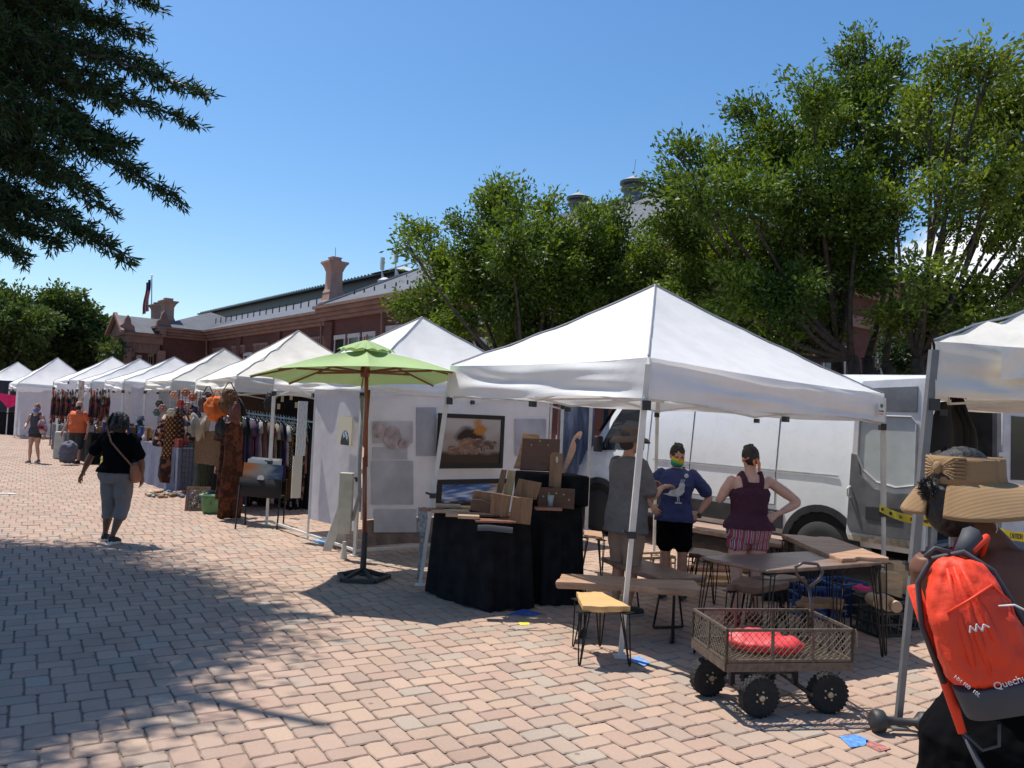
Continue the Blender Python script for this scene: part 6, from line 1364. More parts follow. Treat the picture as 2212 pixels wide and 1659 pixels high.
bag('dark brown bag hanging behind and left of the orange bag', 448, 870, 12.5, .17, mat('dark_leather', (.06, .03, .018), .6), .25)
bag('black fringed bag hanging below the orange bag', 476, 925, 12.15, .10, mat('black_leather', (.015, .013, .012), .6), .2, (.8, .6, 1.8))
bag('reddish bag hanging at the right of the cluster', 506, 892, 12.0, .13, mat('maroon_leather', (.13, .035, .02), .6), .3, (.8, .6, 1.6))
for x, y, lab, s in ((425, 922, 'grey crescent straw hat, leftmost under the tent corner', -1), (440, 925, 'cream crescent straw hat right of the grey one', 1)):
    c = AT(x, y, 12.9); mb = MB(); mb.ell(c, (.085, .05, .24), 14, 10, rot=Matrix.Rotation(.35*s, 3, 'Y')); mb.lathe([(.13, -.01), (.13, .0), (.05, .02)], c+Vector((.04*s, 0, 0)), 16, axis='X', sy=1.3); tag(mb.build('straw_hat', mat('straw%d' % s, (.42, .33, .22) if s > 0 else (.35, .33, .28), .9, bump=(40, .4, .005)), smooth=True), lab, 'hat', 'straw hats under the tent corner')
# striped bundles of fabric near the corner pole
bag('dark patterned pouch high under the tent roof', 580, 868, 12.9, .09, mat('black_leather', (.015, .013, .012), .6), .15, (1, .6, 1.8))
# wooden drums, baskets, jewellery frame, tub
for x, y, r, h, lab in ((398, 1063, .16, .17, 'wooden basket drum nearest the jewellery pile'), (424, 1064, .15, .17, 'wooden basket drum right of the first, behind the picture frame'), (455, 1050, .17, .19, 'wooden basket drum behind the green tub'), (478, 1046, .16, .24, 'taller wooden basket drum at the back right')):
    c = G(x, y); root = empty('basket_drum', c, lab, 'drum', 'slatted wooden basket drums on the ground'); mb = MB(); mb.lathe([(r*.72, 0), (r*.85, h*.5), (r, h)], c, 18)
    for k in range(14): a = k*2*math.pi/14; mb.bar(c+Vector((math.cos(a)*r*.76, math.sin(a)*r*.76, 0)), c+Vector((math.cos(a)*r*1.03, math.sin(a)*r*1.03, h)), .035, .02)
    mb.build('slats', wood('drum_wood', (.28, .14, .07), (.5, .3, .17), .6, (2, 2, 12)), root); t = MB(); t.lathe([(r*1.06, h), (r*1.08, h+.012), (r*1.0, h+.022), (0, h+.024)], c, 20); t.build('top_skin', mat('drum_top', (.55, .36, .26), .6), root)
c = G(423, 1104); fx = Vector((.95, .3, 0)).normalized(); up_ = (Vector((0, 0, 1))+Vector((-.12, .4, 0))).normalized()
jf = empty('jewellery_frame', c, 'dark wood framed board of bead jewellery leaning by the green tub', 'frame'); o = c-fx*.17; m = MB()
for a0, a1, b0, b1 in ((0, .36, 0, .04), (0, .36, .36, .40), (0, .04, .04, .36), (.32, .36, .04, .36)): m.hexa([o+fx*a+up_*b+Vector((0, .025*k, 0)) for k in (0, 1) for a, b in ((a0, b0), (a1, b0), (a1, b1), (a0, b1))])
m.build('frame', wood('frame_walnut', (.12, .05, .03), (.3, .15, .08), .4), jf); m = MB(); m.hexa([o+fx*a+up_*b+Vector((0, .02+.01*k, 0)) for k in (0, 1) for a, b in ((.03, .03), (.33, .03), (.33, .37), (.03, .37))]); m.build('backing', mat('linen', (.4, .35, .3), .9), jf)
m = MB(); r = random.Random(5); cc = []
for k in range(90):
    q = o+fx*r.uniform(.07, .29)+up_*r.uniform(.06, .34)+Vector((0, -.006, 0)); n0 = len(m.v); m.ell(q, (r.uniform(.008, .018),)*3, 6, 4); c_ = r.choice([(.03, .03, .03), (.5, .45, .35), (.05, .1, .3), (.3, .08, .03), (.3, .2, .05)]); m.col += [c_]*(len(m.v)-n0)
m.build('beads', attrmat('bead_attr', .3), jf)
tb = empty('storage_tub', G(468, 1112), 'translucent lime green storage tub packed with goods', 'tub'); c = G(468, 1108)
m = MB(); m.hexa([c+Vector((x, y, z)) for z, k in ((0, .88), (.27, 1)) for x, y in ((-.22*k, -.14*k), (.22*k, -.14*k), (.22*k, .14*k), (-.22*k, .14*k))]); m.build('tub_body', mat('lime_plastic', (.22, .42, .16), .3, trans=.3, amt=.3), tb, bevel=.03)
m = MB(); m.box(c+Vector((0, 0, .285)), (.47, .31, .03)); m.build('rim', mat('lime_rim', (.30, .5, .25), .35), tb, bevel=.01); m = MB(); [m.ell(c+Vector((-.1+.1*k, .02*k, .31)), (.07, .07, .05), 8, 6) for k in range(3)]; m.build('contents', mat('dark_goods', (.06, .08, .08), .6), tb)
m = MB(); c = G(432, 1072)+Vector((0, 0, .1)); m.ell(c, (.09, .06, .06)); m.ell(c+Vector((-.02, 0, .08)), (.035, .03, .07)); tag(m.build('blue_bag', mat('blue_poly', (.02, .08, .55), .4, bump=(9, .8, .02)), smooth=True), 'bright blue plastic bag knotted behind the jewellery frame', 'bag')
m = MB(); r = random.Random(9); cc = []
for k in range(46):
    q = G(318+k*1.75+r.uniform(-3, 3), 1071+r.uniform(-5, 5)); n0 = len(m.v); s = r.uniform(.025, .05); m.ell(q+Vector((0, 0, s*.8)), (s*1.5, s, s*.8), 8, 5, rot=Matrix.Rotation(r.uniform(0, 3), 3, 'Z')); c_ = r.choice([(.28, .22, .12), (.15, .10, .06), (.45, .38, .26), (.06, .14, .30), (.35, .15, .08), (.2, .17, .1)]); m.col += [c_]*(len(m.v)-n0)
tag(m.build('bead_pile', attrmat('bead_attr2', .6), smooth=True), 'long heap of brown and blue bead garlands lying on the sunny paving', 'jewellery')
m = MB(); c = G(372, 1068); m.lathe([(.28, 0), (.28, .012), (.0, .012)], c+Vector((0, .1, 0)), 20, sy=.6); tag(m.build('round_mat', pattern('mat_stripes', [(.5, .2, .12), (.55, .45, .3), (.2, .35, .3), (.5, .3, .15)], 'wave', 3)), 'colourful striped mat under the mannequin', 'mat')
# folding print stand with black sling
ps = empty('print_stand', GV(560, 1140), 'black folding sling stand holding colourful prints on the sunny paving', 'print stand')
def LG(p, q, par=ps):
    b = MB(); b.tube([p, q], .012, 6); b.build('leg', IRON, par)
bL, bR, fL, fR = G(508, 1143), G(598, 1144), G(530, 1133), G(612, 1131)
Yp = (bL.y+fR.y)/2; tL, tR = AT(520, 1030, Yp+.05), AT(608, 1037, Yp+.05)
LG(bL, tL); LG(fL, tL+Vector((.04, .1, 0))); LG(bR, tR); LG(fR, tR+Vector((.03, .15, .0)))
m = MB(); m.sheet(lambda u, v: tL.lerp(tR, u)+Vector((0, -.02-.05*math.sin(math.pi*v), -.26*v-.015*math.sin(u*3.1)*v)), 12, 8); m.sheet(lambda u, v: tL.lerp(tR, u)+Vector((0, .22*v-.02, -.26+.02*v)), 6, 4); m.build('sling', mat('black_sling', (.012, .012, .013), .8), ps)
m = MB(); m.lathe([(0, 0), (.05, 0), (.05, .006), (0, .006)], tL.lerp(tR, .5)+Vector((0, -.03, -.0)), 16, axis='Y'); m.build('white_tag', mat('tagw', (.6, .6, .62), .6, amt=0), ps)
def pr(u, v): return mixc(mixc((.50, .16, .03), (.30, .33, .30), u*2+.4*fbm(u, v, 1)), (.04, .07, .14), (u-.55)*3+.5*fbm(u*2, v*2, 3))
ez1 = Vector((0, .16, 1)).normalized(); exx = (tR-tL).normalized()
canvas('art_print', 'orange to blue abstract print standing in the black sling stand', tL+exx*.02+ez1*.21+Vector((0, .03, -.0)), exx, ez1, (tR-tL).length*.97, .36, pr, frame=0, fcol=None, depth=.02, res=(36, 20))
m = MB()
for k in range(5): o = tL+exx*(.03+.008*k)+Vector((0, .13+.02*k, -.1)); m.hexa([o+exx*a+ez1*b+Vector((0, c, 0)) for b in (0, .36+.006*k) for a, c in ((0, 0), (.44, 0), (.44, .008), (0, .008))])
tag(m.build('print_stack', mat('mount_board', (.62, .61, .58), .7, amt=.05)), 'stack of white mounted prints behind the abstract print', 'print', kind=None)
# grid panel with ornaments behind the walker in black
def grid(label, p0, p1, z0, z1, step=.085):
    a, b = Vector((p0[0], p0[1], 0)), Vector((p1[0], p1[1], 0)); L = (b-a).length; m = MB(); n = int(L/step)
    for i in range(n+1): q = a.lerp(b, i/n); m.bar(q+Vector((0, 0, z0)), q+Vector((0, 0, z1)), .007)
    for j in range(int((z1-z0)/step)+1): m.bar(a+Vector((0, 0, z0+j*step)), b+Vector((0, 0, z0+j*step)), .007)
    return tag(m.build('grid_panel', IRON), label, 'grid panel', 'black wire grid panels of the market stalls')
gA, gB = AT(338, 900, 16.6), AT(378, 900, 15.6)
grid('black wire grid panel hung with small orange ornaments', (gA.x-.1, 16.9), (gB.x+.15, 15.4), .2, 1.95, .10)
grid('black wire grid panel above the mannequin shoulder', (AT(384, 900, 15.2).x, 15.2), (AT(430, 900, 14.9).x, 14.9), .2, 1.95, .10)
grid('black wire grid panel behind the tables of the fourth tent', (AT(232, 900, 19.8).x, 19.8), (AT(268, 900, 18.2).x, 18.2), .3, 1.3, .11)
OG = 'small ornaments hanging on the wire grid'
for i, (x, y, c, nm) in enumerate(((377, 853, (.55, .28, .18), 'peach'), (402, 848, (.55, .20, .12), 'coral and white'), (417, 858, (.65, .16, .05), 'bright orange'), (391, 872, (.45, .05, .03), 'red'), (405, 877, (.50, .36, .30), 'pale pink'), (412, 893, (.20, .06, .04), 'dark red'), (371, 891, (.45, .40, .30), 'cream house-shaped'), (383, 902, (.55, .52, .46), 'white'), (345, 872, (.05, .04, .04), 'black'), (352, 882, (.30, .14, .10), 'brown'), (340, 890, (.06, .10, .10), 'dark teal'))):
    q = AT(x, y, 15.2+.35*(i % 3)); m = MB()
    for k in range(6): a = k*math.pi/3; m.ell(q+Vector((math.cos(a)*.045, -.02, math.sin(a)*.045)), (.04, .018, .04), 8, 5)
    m.ell(q+Vector((0, -.04, 0)), (.025, .02, .025), 8, 5); tag(m.build('ornament', mat('orn_%d' % i, c, .6, amt=.25, ns=12), smooth=True), '%s flower-shaped ornament on the wire grid behind the walker' % nm, 'ornament', OG)
# ------------------------------------------------------------------ farther stalls
def box_table(label, p0, p1, dep, z, m, dirv=None, group='draped tables down the row'):
    a, b = Vector((p0[0], p0[1], 0)), Vector((p1[0], p1[1], 0)); n = dirv or P; root = empty('draped_table', (a+b)/2, label, 'table', group); mb = MB(); L = (b-a).length
    for q0, q1, o in ((a, b, Vector()), (a, a+n*dep, Vector()), (b, b+n*dep, Vector())):
        mb.sheet(lambda u, v: q0.lerp(q1, u)+Vector((0, 0, z*(1-v)+.005))+((q1-q0).normalized().cross(Vector((0, 0, 1))))*(.02*v*math.sin(u*L*9)), 20, 4)
    mb.build('cloth', m, root, smooth=True); t = MB(); t.hexa([q+Vector((0, 0, zz)) for zz in (z-.03, z+.004) for q in (a, b, b+n*dep, a+n*dep)]); t.build('table_top', m, root); return root
def rowp(Y, off=0): return (5.52-.8*Y+P.x*off, Y+P.y*off)
GRB = mat('grey_blue_cloth', (.13, .14, .20), .9, bump=(5, .3, .03))
box_table('grey-blue draped table behind the walker in black shirt', rowp(14.9, .25), rowp(17.0, .25), .7, .85, GRB)
box_table('black draped table of the fourth tent crowded with goods', rowp(17.9, .25), rowp(19.8, .25), .7, .85, BLACKCL)
box_table('black draped table beside the man in orange', rowp(20.6, .2), rowp(22.3, .2), .7, .8, BLACKCL)
box_table('dark draped table between the two far walkers', rowp(23.2, .3), rowp(25.6, .3), .7, .8, mat('charcoal_cloth', (.03, .03, .035), .9))
box_table('long black draped table in the far left tent', (AT(0, 900, 34).x-2, 34), (AT(56, 900, 33.2).x, 33.2), .7, .95, BLACKCL, D)
goods = mat('mixed_goods', (.2, .2, .2), .6)
def clutter(label, Y0, Y1, off, z, n, seed, pal):
    r = random.Random(seed); m = MB()
    for k in range(n):
        x, y = rowp(r.uniform(Y0, Y1), off+r.uniform(.05, .6)); s = r.uniform(.03, .09); n0 = len(m.v); kk = r.random(); h = r.uniform(.05, .28)
        if kk < .4: m.box((x, y, z+h/2), (s*1.6, s*1.4, h), r.uniform(0, 3))
        elif kk < .75: m.lathe([(s*.6, z), (s, z+h*.4), (s*.35, z+h*.8), (s*.4, z+h)], (x, y, 0), 8)
        else: m.ell((x, y, z+s), (s, s, s), 8, 6)
        m.col += [r.choice(pal)]*(len(m.v)-n0)
    tag(m.build('table_goods', attrmat('goods_attr', .6)), label, 'goods', kind='stuff')
PAL = [(.03, .03, .03), (.35, .05, .04), (.4, .36, .3), (.06, .15, .16), (.5, .48, .44), (.2, .1, .05), (.05, .06, .2), (.4, .2, .05)]
clutter('small crafts crowded on the grey-blue table', 15.0, 17.0, .25, .86, 60, 1, PAL); clutter('small dark crafts crowded on the fourth tent table', 17.9, 19.8, .25, .86, 60, 2, PAL)
clutter('jewellery stands crowded on the table beside the man in orange', 20.6, 22.3, .2, .81, 60, 3, PAL); clutter('mixed goods on the table between the far walkers', 23.2, 25.6, .3, .81, 60, 4, PAL)
for i, (Y, off, h, lab) in enumerate(((15.4, .7, .62, 'dark hat stand with stacked hats on the grey-blue table'), (16.3, .8, .55, 'second hat stand farther along the grey-blue table'), (18.5, .7, .5, 'dark display stand on the fourth tent table'), (24.0, .7, .7, 'tall jewellery stand on the far dark table'))):
    x, y = rowp(Y, off); m = MB(); m.tube([(x, y, .85), (x, y, .85+h)], .015, 6)
    for k in range(4): m.lathe([(.16-.02*k, 0), (.15-.02*k, .02), (.08, .03), (.07, .11), (0, .13)], (x+.04*math.sin(k*2), y, .86+k*h/4), 14)
    tag(m.build('hat_stand', mat('hats_%d' % i, [(.03, .03, .03), (.18, .05, .03), (.04, .05, .08), (.12, .06, .04)][i], .8, amt=.5, ns=9), smooth=True), lab, 'display stand', 'display stands on the draped tables')
wall('sidewall', 'lavender white sidewall of the far tent with the tall peak', 'tent wall', rowp(31.2, .1), rowp(31.2, 3), .1, 2.0, LAV, 'white fabric sidewalls down the row')
wall('sidewall', 'white back wall behind the man in orange', 'tent wall', rowp(21.8, 3.0), rowp(25.5, 3.0), .3, 2.1, LAV, 'white fabric sidewalls down the row')
wall('sidewall', 'draped lavender curtain tied at the brown poles', 'tent wall', rowp(24.9, .2), rowp(25.4, 2.6), .3, 2.1, LAV, 'white fabric sidewalls down the row', wv=.12)
wall('sidewall', 'white side wall between the far stalls behind the walker', 'tent wall', rowp(20.0, .9), rowp(20.0, 3.1), .4, 2.1, LAV, 'white fabric sidewalls down the row')
wall('sidewall', 'white back wall of the ornament stall', 'tent wall', rowp(15.0, 3.0), rowp(17.0, 3.0), .3, 2.1, LAV, 'white fabric sidewalls down the row')
wall('sidewall', 'white back wall of the fourth tent', 'tent wall', rowp(18.0, 3.0), rowp(20.0, 3.0), .3, 2.1, LAV, 'white fabric sidewalls down the row')
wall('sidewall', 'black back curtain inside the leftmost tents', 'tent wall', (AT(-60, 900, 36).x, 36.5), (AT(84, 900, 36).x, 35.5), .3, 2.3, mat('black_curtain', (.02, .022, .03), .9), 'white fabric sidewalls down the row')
pc = MB(); a, b = AT(-8, 848, 33.5), AT(58, 858, 33.0)
pc.sheet(lambda u, v: a.lerp(b, u)+Vector((0, .05*math.sin(u*11), -(.15+.42*(1-abs(2*u-.9)))*v)), 16, 6); tag(pc.build('pink_cloth', mat('fuchsia', (.75, .01, .12), .8, trans=.2)), 'fuchsia pink cloth hanging in the leftmost tent', 'cloth')
def simple(name, lab, cat, x, y, s, m, group=None, kind='box'):
    g = G(x, y); mb = MB()
    if kind == 'box': mb.hexa([g+Vector((a*s[0]/2*k, b*s[1]/2*k, z)) for z, k in ((0, 1), (s[2], .92)) for a, b in ((-1, -1), (1, -1), (1, 1), (-1, 1))])
    else: mb.ell(g+Vector((0, 0, s[2]/2)), (s[0]/2, s[1]/2, s[2]/2), 14, 10)
    o = mb.build(name, m, bevel=.04 if kind == 'box' else 0, smooth=kind != 'box')
    if kind != 'box':
        s_ = o.modifiers.new('s', 'SUBSURF'); s_.levels = 2; t_ = bpy.data.textures.new('lump', 'CLOUDS'); t_.noise_scale = s[0]*.5; d_ = o.modifiers.new('d', 'DISPLACE'); d_.texture = t_; d_.strength = s[0]*.55; d_.texture_coords = 'GLOBAL'; bake(o)
    return tag(o, lab, cat, group)
simple('folding_chair_bag', 'grey sagging fabric chair with a bag left of the man in orange', 'bag', 147, 1004, (.40, .4, .62), mat('grey_bag', (.10, .10, .13), .85, bump=(5, .9, .05)), kind='ell')
simple('a_frame_board', 'pale narrow a-frame board between the two far walkers', 'board', 128, 991, (.30, .18, .75), mat('pale_board', (.42, .42, .38), .6))
simple('shopping_bag', 'yellow bag hanging beside the man in orange at right', 'bag', 226, 1010, (.22, .2, .34), mat('yellow_bag', (.55, .48, .10), .7), kind='ell')
simple('teal_pot', 'teal bottle-shaped pot on the ground by the walker in black', 'pot', 252, 1012, (.16, .16, .45), mat('teal_glaze', (.03, .22, .24), .3), kind='ell')
# dark slim poles and scarf rack at the brown-poled tent
for i, (x, Yv, lab) in enumerate(((128, 23.4, 'dark hanging scarves on the left brown pole'), (148, 22.6, 'dark hanging necklaces beside the white banner pole'), (212, 20.9, 'dark hanging goods behind the walker shoulder'))):
    q = AT(x, 860, Yv); m = MB()
    for k in range(9): p = q+Vector((.05*k-.2, .06*(k % 3), -.05*(k % 2))); m.tube([p+Vector((0, 0, .25)), p+Vector((.02, 0, -.1)), p+Vector((0, 0, -.75+.08*(k % 4)))], [.02, .045, .03], 6)
    tag(m.build('hanging_goods', pattern('scarves', [(.04, .02, .03), (.20, .05, .04), (.03, .03, .05), (.3, .26, .22), (.08, .05, .03)], 'voronoi', 9), smooth=True), lab, 'goods', 'strings of goods hanging at the far stalls')
m = MB(); q = AT(172, 850, 21.6); m.sheet(lambda u, v: q+Vector((-.05+.16*u+.05*v, 0, .35-1.5*v)), 4, 8); tag(m.build('banner', pattern('marbled', [(.55, .48, .38), (.35, .22, .14), (.6, .55, .48)], 'noise', 4), smooth=True), 'narrow marbled tan banner hanging behind the man in orange', 'banner')
m = MB(); q = AT(135, 945, 22.8); m.ell(q, (.11, .1, .1)); tag(m.build('red_lantern', mat('red_paper', (.7, .04, .03), .6), smooth=True), 'small bright red ball ornament between the far walkers', 'ornament')
# ------------------------------------------------------------------ people
def ringz(mb, prof, H, n=24, rot=None):
    """stack of flat ellipses: (z, rx, ry, cx, cy) in body heights; superelliptic torso"""
    rs = []
    for q in prof:
        z, rx, ry = q[:3]; cx, cy = (q[3:5] if len(q) > 4 else (0, 0)); rg = []
        for k in range(n):
            a = 2*math.pi*k/n; c, s = math.cos(a), math.sin(a); e = .86
            rg.append(Vector((cx+rx*math.copysign(abs(c)**e, c), cy+ry*math.copysign(abs(s)**e, s), z))*H)
        rs.append(rg)
    return mb.rings(rs)
def limb(mb, pts, rs, H, n=14):
    """smooth tapering limb with rounded ends"""
    P_ = [Vector(p)*H for p in pts]; R = [r*H for r in rs]; out, ro = [], []
    for i in range(len(P_)-1):
        for k in range(5): t = k/5; out.append(P_[i].lerp(P_[i+1], t)); tt = t*t*(3-2*t); ro.append(R[i]*(1-tt)+R[i+1]*tt)
    out.append(P_[-1]); ro.append(R[-1])
    for _ in range(2):
        out = [out[0]]+[(out[i-1]+out[i]*2+out[i+1])/4 for i in range(1, len(out)-1)]+[out[-1]]
    d0 = (out[0]-out[1]).normalized(); d1 = (out[-1]-out[-2]).normalized()
    out = [out[0]+d0*ro[0]*.6]+out+[out[-1]+d1*ro[-1]*.6]; ro = [ro[0]*.55]+ro+[ro[-1]*.55]
    return mb.tube(out, ro, n)
def remesh(ob, vox, wr=0, ws=.1, smooth_it=3, seed=0):
    md = ob.modifiers.new('r', 'REMESH'); md.mode = 'VOXEL'; md.voxel_size = vox; md.use_smooth_shade = True
    s = ob.modifiers.new('s', 'SMOOTH'); s.iterations = smooth_it; s.factor = .5
    if wr:
        tx = bpy.data.textures.new('wrinkle', 'CLOUDS'); tx.noise_scale = ws; tx.noise_depth = 2
        d = ob.modifiers.new('d', 'DISPLACE'); d.texture = tx; d.strength = wr; d.mid_level = .5
        d.texture_coords = 'LOCAL'
    return bake(ob)
def skinmat(name, c): 
    m = mat(name, c, .48, spec=.4, amt=.10, ns=14, bump=(60, .12, .003)); b = m.node_tree.nodes['Principled BSDF']; b.inputs['Subsurface Weight'].default_value = .08; b.inputs['Subsurface Radius'].default_value = (.02, .008, .004); return m
def hand(mb, wrist, d, palm_n, thumb, H, curl=.5, s=1.0):
    """wrist point, direction of the fingers, palm normal, thumb side (world of the body, metres)"""
    d = Vector(d).normalized(); pn = Vector(palm_n); pn = (pn-d*pn.dot(d)).normalized(); sd = Vector(thumb); sd = (sd-d*sd.dot(d)-pn*sd.dot(pn)).normalized()
    W = Vector(wrist); L = .108*H/1.7*1.6*.62*s
    pl = L*.92; m = Matrix((sd, d, pn)).transposed()
    for k, (x, w) in enumerate(((-.27, .0), (0, 0), (.27, 0))):
        mb.tube([W-d*.01, W+d*pl*.5+sd*x*pl*.75, W+d*pl+sd*x*pl*1.0], [.016*s, .019*s, .014*s], 10)
    for k in range(4):
        x = (-.42+.28*k); fl = L*(.70, .86, .92, .80)[k]; b = W+d*pl*.93+sd*x*pl; a1 = curl*.7; p1 = b+(d*math.cos(a1)+pn*math.sin(a1))*fl*.5; a2 = curl*1.7; p2 = p1+(d*math.cos(a2)+pn*math.sin(a2))*fl*.32; a3 = curl*2.4; p3 = p2+(d*math.cos(a3)+pn*math.sin(a3))*fl*.24
        mb.tube([b-d*.02, b, p1, p2, p3], [.009*s, .0092*s, .0088*s, .0078*s, .006*s], 8)
    t0 = W+d*pl*.25+sd*pl*.36; t1 = t0+(d*.7+sd*.7).normalized()*L*.36+pn*.006; t2 = t1+(d*.9+sd*.25+pn*curl*.4).normalized()*L*.34
    mb.tube([W+d*pl*.1, t0, t1, t2], [.011*s, .0125*s, .010*s, .007*s], 8)
def person(label, loc, rz, H, w=1.0, skin=(.4, .2, .12), arms=None, legs=None, top=None, bottom=None, shoes=None, hair=None, head=None, vox=.009, lean=(0, 0), cloth_extra=None, belly=0, hips=1.0, bust=0, name='person', headx=0, sleeves=.5, top_z=.50, bot=.30, tank=False, headturn=0, tilt=0, mask=None, hand_curl=.5, hand_dirs=None, sw=1.0, neck_t=1.0):
    root = empty(name, loc, label, 'person', rz=rz); sk = skinmat('skin_%.2f_%.2f' % (skin[0], skin[1]), skin)
    ww = w
    A = arms or {}; Lg = legs or {}
    sh = {s: Vector((s*.102*sw*(.9+.1*ww), 0, .805)) for s in (1, -1)}
    el = {s: Vector(A.get(('e', s), (s*(.135*sw*ww+.01), -.01, .630))) for s in (1, -1)}; wr = {s: Vector(A.get(('w', s), (s*(.145*sw*ww+.01), .03, .485))) for s in (1, -1)}
    hp = {s: Vector((s*.050*hips, 0, .50)) for s in (1, -1)}; kn = {s: Vector(Lg.get(('k', s), (s*.052*hips, .008, .275))) for s in (1, -1)}; an = {s: Vector(Lg.get(('a', s), (s*.052*hips, -.01, .045))) for s in (1, -1)}; ft = {s: Vector(Lg.get(('f', s), (s*.060*hips, .075, .018))) for s in (1, -1)}
    torso = [(.47, .074*ww*hips, .052*ww), (.51, .094*ww*hips, .064*ww, 0, -.006), (.55, .092*ww*hips, .062*ww, 0, -.004), (.61, (.078+belly*.5)*ww, (.054+belly*.5)*ww, 0, belly*.35), (.67, (.080+belly*.35)*ww, (.056+belly*.3)*ww, 0, belly*.3), (.73, .092*ww, .060*ww+bust, 0, bust*.5), (.78, .098*ww*sw, .056*ww, 0, 0), (.81, .086*sw*ww, .044*ww, 0, -.004), (.822, .068*sw*ww, .040*ww, 0, -.005), (.832, .050*ww, .036, 0, -.006), (.845, .031*neck_t, .031*neck_t, 0, -.004)]
    lx, ly = lean
    def ln(v): v = Vector(v); k = max(0, v.z-.5); return Vector((v.x+lx*k, v.y+ly*k, v.z))
    b = MB(); ringz(b, [(q[0], q[1], q[2], (q[3] if len(q) > 3 else 0)+lx*max(0, q[0]-.5), (q[4] if len(q) > 3 else 0)+ly*max(0, q[0]-.5)) for q in torso], H)
    HC = ln((headx, .008, .922)); HT = Matrix.Rotation(headturn, 3, 'Z') @ Matrix.Rotation(tilt, 3, 'X')
    limb(b, [ln((0, -.004, .82)), HC-Vector((0, .004, .045))], [.033*neck_t, .031*neck_t], H)
    def hd(v): return HC*H + HT @ (Vector(v)*H)
    def ehd(mb, c, r, n=16, m=12): mb.ell(hd(c), [k*H for k in r], n, m, rot=HT)
    ehd(b, (0, -.004, .014), (.043, .054, .054)); ehd(b, (0, .012, -.020), (.036, .040, .046)); ehd(b, (0, .030, -.048), (.020, .018, .016))
    b.tube([hd((0, .050, .010)), hd((0, .062, -.012)), hd((0, .052, -.020))], [.006*H, .0095*H, .008*H], 8)
    for s in (1, -1): ehd(b, (s*.043, -.002, -.006), (.006, .013, .018), 10, 8); ehd(b, (s*.017, .044, .012), (.012, .008, .006), 8, 6)
    ehd(b, (0, .046, -.036), (.015, .008, .005), 10, 6)
    for s in (1, -1):
        e, wv = ln(el[s]) if ('e', s) not in A else el[s], wr[s]; shp = ln(sh[s])
        limb(b, [shp, shp.lerp(e, .5), e, e.lerp(wv, .35), wv], [.027*ww**.7, .0285*ww**.8, .0215*ww**.6, .0225*ww**.6, .0150], H)
        dv, pn, th = (hand_dirs or {}).get(s, ((wv-e), (-s*1, 0, 0), (0, 1, 0))); hand(b, wv*H, dv, pn, th, H, hand_curl, H/1.7)
        limb(b, [hp[s], hp[s].lerp(kn[s], .5), kn[s], kn[s].lerp(an[s], .35), an[s]], [.054*ww, .046*ww, .030*ww**.8, .030*ww**.8, .018], H)
        limb(b, [an[s]-Vector((0, .012, .018)), an[s].lerp(ft[s], .5)-Vector((0, 0, .004)), ft[s]], [.019, .020, .013], H, 12)
    body = b.build('body', sk, root, world=False); remesh(body, vox)
    # top
    if top:
        t = MB(); f = 1.0; g = .011
        pr_ = [(top_z, .102*ww*hips+g+.008, .070*ww+g+.010, 0, -.004), (top_z+.03, .098*ww*hips+g+.006, .068*ww+g+.008, 0, -.002)]+[(q[0], q[1]+g+(.012 if q[0] < .6 else .003), q[2]+g*.9+(.010 if q[0] < .6 else .002), (q[3] if len(q) > 3 else 0), (q[4] if len(q) > 3 else 0)) for q in torso if q[0] > top_z+.04 and q[0] < .82]
        if not tank: pr_ += [(.828, .050*ww+.010, .036+.008, 0, -.006), (.842, .040, .038, 0, -.004)]
        elif tank == 2: pr_ = [q for q in pr_ if q[0] < .74]+[(.755, .094*ww, .060*ww, 0, 0)]
        else: pr_ = [q for q in pr_ if q[0] < .76]+[(.775, .080*ww*sw, .058*ww, 0, 0), (.795, .060*ww*sw, .055*ww, 0, -.002)]
        pr_ = [(q[0], q[1], q[2], q[3]+lx*max(0, q[0]-.5), q[4]+ly*max(0, q[0]-.5)) for q in pr_]
        ringz(t, pr_, H)
        if not tank:
            for s in (1, -1):
                shp = ln(sh[s]); e = ln(el[s]) if ('e', s) not in A else el[s]; q = shp.lerp(e, sleeves*1.3) if sleeves < .78 else e
                limb(t, [shp-Vector((s*.008, 0, -.002)), shp.lerp(q, .5), q], [.036*ww**.8, .038*ww**.8, .041*ww**.8], H)
        elif tank == 1:
            for s in (1, -1): t.tube([ln((s*.055*sw, .050*ww, .765))*H, ln((s*.054*sw, .030, .826))*H, ln((s*.053*sw, -.010, .842))*H, ln((s*.050*sw, -.045*ww, .812))*H, ln((s*.046*sw, -.050*ww, .77))*H], .017*H, 8)
        to = t.build('top', top, root, world=False); remesh(to, vox, .026, .085, 2)
    if bottom:
        t = MB(); g = .012; ringz(t, [(.452, .076*ww*hips, .062*ww), (.485, .094*ww*hips+g*.5, .064*ww+g), (.52, .098*ww*hips+g*.6, .067*ww+g, 0, -.006), (.57, .090*ww*hips+g*.4, .061*ww+g*.6, 0, -.002)], H)
        for s in (1, -1):
            pts = [hp[s]+Vector((0, 0, .01)), hp[s].lerp(kn[s], .5)]; rs = [.058*ww, .052*ww+.004]; end = bot
            if end < .275: pts += [kn[s]]; rs += [.040*ww+.004]; T_ = (.275-end)/.23; pts += [kn[s].lerp(an[s], T_)]; rs += [.034*ww+.006]
            else: T_ = (.50-end)/.225; pts = [pts[0], hp[s].lerp(kn[s], T_*.5), hp[s].lerp(kn[s], T_)]; rs = [.058*ww, .056*ww, .053*ww+.004]
            limb(t, pts, rs, H)
        bo = t.build('bottoms', bottom, root, world=False); remesh(bo, vox, .018, .08, 2)
